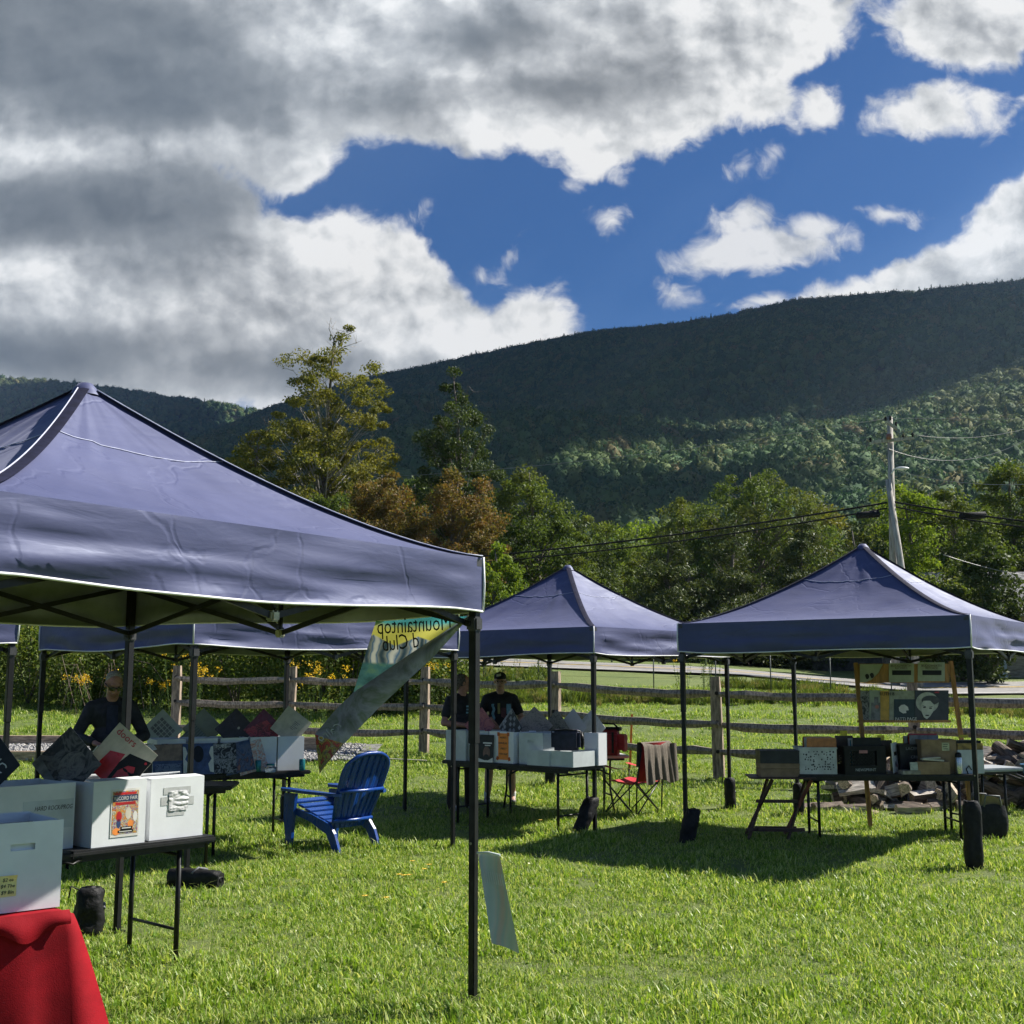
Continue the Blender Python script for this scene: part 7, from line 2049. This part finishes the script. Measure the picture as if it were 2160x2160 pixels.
    for s in (-1, 1):
        a = ank[s]
        link('shoe', blob_mesh('shoe', [(a + Vector((0, .025, -.04)) * k, Rk(.042), a + Vector((0, -.13, -.048)) * k, Rk(.036)), (a + Vector((0, 0, -.02)) * k, Rk(.045), a + Vector((0, -.05, -.03)) * k, Rk(.042))], shoe_m or mat('sneaker_grey', (.36, .36, .37), .6, .3, 30), .009, 3), t)
        if shorts:
            link('sock', blob_mesh('sock', [(a + Vector((0, 0, .0)), Rk(.041), a + Vector((0, 0, .07)), Rk(.044))], mat('white_sock', (.7, .7, .68), .8), .009, 2), t)
    return t, hp, body, shirt, H, k
DARKT = mat('black_cotton', (.014, .014, .016), .8, .2, 12, bump=.25, bscale=18, sheen=.1)
# man in dark hooded jacket searching the box
t, hp, body, shirt, H, k = person('grey haired man in dark jacket and sunglasses bending over a record box', (-3.92, 11.82, 0), R(22), 1.80, mat('dark_hooded_jacket', (.020, .021, .026), .75, .25, 10, bump=.35, bscale=14), mat('dark_trousers', (.02, .02, .022), .8), SKIN2,
    {-1: ((-.31, -.05, 1.13), (-.16, -.30, 1.08)), 1: ((.31, -.06, 1.13), (.15, -.32, 1.08))}, R(8), R(24), True, False, .06, lean=.05)
GH = mat('grey_cropped_hair', (.46, .42, .37), .8, .2, 60, bump=.6, bscale=160)
link('hair', blob_mesh('hair', [(hp(0, .030, .055), (.080 * k, .088 * k, .078 * k), H), (hp(0, .075, .0), (.066 * k, .04 * k, .06 * k), H)], GH, .010, 2), t)
mb = MB(); mb.tube([hp(-.082, .0, .02), hp(-.072, -.075, .018), hp(-.04, -.105, .012), hp(0, -.112, .014), hp(.04, -.105, .012), hp(.072, -.075, .018), hp(.082, .0, .02)], .0055 * k, 6)
for s in (-1, 1):
    mb.prism([hp(s * .008, -.112, .024), hp(s * .070, -.088, .024), hp(s * .066, -.092, -.010), hp(s * .014, -.114, -.012)], H @ Vector((0, -1, 0)), .004)
mb.build('sunglasses', mat('black_lens', (.012, .012, .014), .12, .1, 10, spec=.8), t)
mb = MB(); mb.grid(lambda a, b: Vector(((a - .5) * .10, -.155 - .012 * math.cos((a - .5) * 3) - .012 * (1 - abs(b - .5)), 1.02 + b * .40)) * k, 6, 8); mb.build('undershirt', mat('dark_blue_cotton', (.012, .016, .042), .8), t)
# grey haired man seen half from behind
t, hp, body, shirt, H, k = person('stout grey haired man in black printed shirt, head turned away', (-.66, 15.9, gh(-.66, 15.9) * .5), R(32), 1.77, DARKT, mat('brown_trousers', (.032, .018, .014), .85, .25, 10, bump=.3, bscale=14), SKIN2,
    {-1: ((-.30, -.06, 1.12), (-.06, -.27, 1.09)), 1: ((.30, -.08, 1.12), (.10, -.30, 1.10))}, R(72), R(2), False, False, .14, shoe_m=mat('pale_sneaker', (.5, .5, .5), .6, .3, 30))
GD = mat('grey_curly_hair', (.15, .13, .12), .85, .35, 50, bump=.8, bscale=90)
link('hair', blob_mesh('hair', [(hp(0, .035, .050), (.085 * k, .088 * k, .078 * k), H), (hp(0, .082, -.01), (.075 * k, .040 * k, .075 * k), H), (hp(.05, .03, .02), (.04 * k, .06 * k, .06 * k), H), (hp(-.05, .03, .02), (.04 * k, .06 * k, .06 * k), H)], GD, .010, 2), t)
SKYT = mat('print_sky_blue', (.18, .38, .48), .6, .15, 20)
for (z, ln) in [(1.33, .055), (1.29, .07), (1.25, .06), (1.21, .075), (1.17, .05)]:
    mb = MB(); mb.grid(lambda a, b, z=z, ln=ln: Vector((-.02 + a * ln + .012 * math.sin(z * 90 + a * 9), -.135 - .028 * math.sin((1.36 - z) * 6) - .006, z + (b - .5) * .022)) * k, 6, 1); mb.build('shirt_print', SKYT, shirt)
# smiling man with cap
t, hp, body, shirt, H, k = person('smiling man in dark cap, glasses and black printed shirt with shorts', (-.16, 16.42, gh(0, 16.4) * .6), R(4), 1.77, DARKT, mat('charcoal_shorts', (.030, .028, .028), .85, .2, 10), SKIN,
    {-1: ((-.29, -.04, 1.14), (-.17, -.28, 1.07)), 1: ((.29, -.05, 1.13), (.16, -.30, 1.06))}, R(-6), R(6), False, True, .08, feet_spread=.22, shoe_m=mat('dark_sneaker', (.16, .15, .15), .6, .4, 30))
CAPM = mat('black_cap', (.014, .014, .016), .8, .2, 20)
link('cap', blob_mesh('cap', [(hp(0, .016, .068), (.086 * k, .102 * k, .066 * k), H), (hp(0, -.09, .060), (.070 * k, .055 * k, .009 * k), H @ Matrix.Rotation(R(12), 3, 'X'))], CAPM, .008, 2), t)
mb = MB(); mb.grid(lambda a, b: hp(-.045 + a * .06, -.082 - .012 * math.sin(a * 3.1), .078 + b * .034 + .010 * a), 6, 3); mb.build('cap_emblem', mat('emblem_white', (.6, .6, .6), .6), t)
mb = MB()
for s in (-1, 1):
    mb.tube([hp(s * .034 + .026 * math.cos(q * .5236), -.101, .010 + .019 * math.sin(q * .5236)) for q in range(13)], .0028 * k, 5)
mb.tube([hp(-.010, -.102, .014), hp(.010, -.102, .014)], .0025 * k, 5)
for s in (-1, 1):
    mb.tube([hp(s * .060, -.098, .014), hp(s * .082, .0, .014)], .0025 * k, 5)
mb.build('glasses', BLK, t)
link('hair', blob_mesh('hair', [(hp(0, .055, .015), (.081 * k, .062 * k, .06 * k), H)], GD, .010, 2), t)
def sp(x, z): return Vector((x, -.142 - .055 * math.sin(max(0, (1.34 - z)) * 4.2), z)) * k
for (x0, x1, z0, z1, m_) in [(-.12, -.085, 1.12, 1.33, SKYT), (.075, .135, 1.20, 1.33, SKYT), (-.045, -.01, 1.20, 1.34, mat('print_olive_gold', (.28, .26, .08), .6)), (.0, .07, 1.12, 1.28, mat('print_maroon', (.10, .03, .035), .6)), (.03, .10, 1.10, 1.125, mat('print_dusty_pink', (.40, .16, .17), .6)), (.085, .135, 1.10, 1.17, BLU)]:
    mb = MB(); mb.grid(lambda a, b: sp(x0 + a * (x1 - x0) + .01 * math.sin(b * 12) * (x0 < -.05), z0 + b * (z1 - z0)), 4, 8); mb.build('shirt_print', m_, shirt)
# ================================================================ unseen clouds added out of view, laid out to shade the mountain slopes
def cloud_object(label, target_fn, n, alt, seed):
    """billows at cloud height whose shadows fall where target_fn says; alt metres above the field"""
    rng = np.random.default_rng(seed)
    src = []
    cm = bpy.data.materials.new('cloud_white') if 'cloud_white' not in bpy.data.materials else bpy.data.materials['cloud_white']
    cm.use_nodes = True
    b = cm.node_tree.nodes['Principled BSDF']; b.inputs['Base Color'].default_value = (.9, .9, .92, 1); b.inputs['Roughness'].default_value = 1
    for k in range(3):
        bm = bmesh.new(); bmesh.ops.create_icosphere(bm, subdivisions=3, radius=1)
        for v in bm.verts:
            v.co *= 1 + .3 * noise.noise(v.co * 1.5 + Vector((k * 3, 0, 0))) + .15 * noise.noise(v.co * 4)
            if v.co.z < 0: v.co.z *= .45
        me = bpy.data.meshes.new('billow'); bm.to_mesh(me); bm.free(); me.materials.append(cm)
        me.polygons.foreach_set('use_smooth', [True] * len(me.polygons)); src.append(source('billow', me))
    P, S = target_fn(rng, n)
    tt = (alt - P[:, 2]) / sun_dir.z
    Q = P + np.array(sun_dir)[None, :] * tt[:, None]
    n = len(Q)
    sc = np.stack([S, S, S * .45], 1)
    return scatter('shade_cloud', src, Q, sc, np.stack([np.zeros(n), np.zeros(n), rng.uniform(0, 6.28, n)], 1), label, 'cloud', rng.integers(0, 3, n))

def shade_right(rng, n):
    u = rng.uniform(-.62, .72, n * 3); s = rng.uniform(.05, 1.0, n * 3)
    X, Y, Z = HILLS[0](u, s)
    # photograph pixel of each spot on the slope
    cp, sp_ = math.cos(PITCH), math.sin(PITCH)
    dep = Y * cp + (Z - CAM_Z) * sp_
    px = 1080 + F_PX * X / dep; py = 1080 - F_PX * (-Y * sp_ + (Z - CAM_Z) * cp) / dep
    lim = np.interp(px, [0, 900, 1250, 1500, 1800, 2160, 2600], [1200, 1080, 960, 880, 790, 700, 640])
    lim = lim + rng.normal(0, 60, len(px)) - 30
    ok = (py < lim) & ~((px > 2020) & (py < 660))
    P = np.stack([X, Y, Z], 1)[ok][:n]
    return P, rng.uniform(45, 100, len(P))
def shade_left(rng, n):
    u = rng.uniform(-.75, .05, n); s = rng.uniform(.1, 1.0, n)
    X, Y, Z = HILLS[1](u, s)
    return np.stack([X, Y, Z], 1), rng.uniform(110, 190, n)
cloud_object('unseen cumulus added high over the valley to shade the mountain', shade_right, 120, 2000, 3)
cloud_object('unseen cumulus added high up to shade the farther slope', shade_left, 60, 2700, 4)

# ================================================================ thin summer haze in the valley air
hm = bpy.data.materials.new('haze_air'); hm.use_nodes = True
ht = hm.node_tree; ht.nodes.clear()
pv = ht.nodes.new('ShaderNodeVolumePrincipled'); pv.inputs['Color'].default_value = (.50, .70, 1.0, 1); pv.inputs['Density'].default_value = .00007; pv.inputs['Anisotropy'].default_value = .2
ho = ht.nodes.new('ShaderNodeOutputMaterial'); ht.links.new(pv.outputs[0], ho.inputs['Volume'])
mb = MB(); mb.box((0, 1500, 449), (9000, 5200, 900))
tag(mb.build('haze', hm), 'thin bluish haze in the valley air', 'haze', kind='stuff')
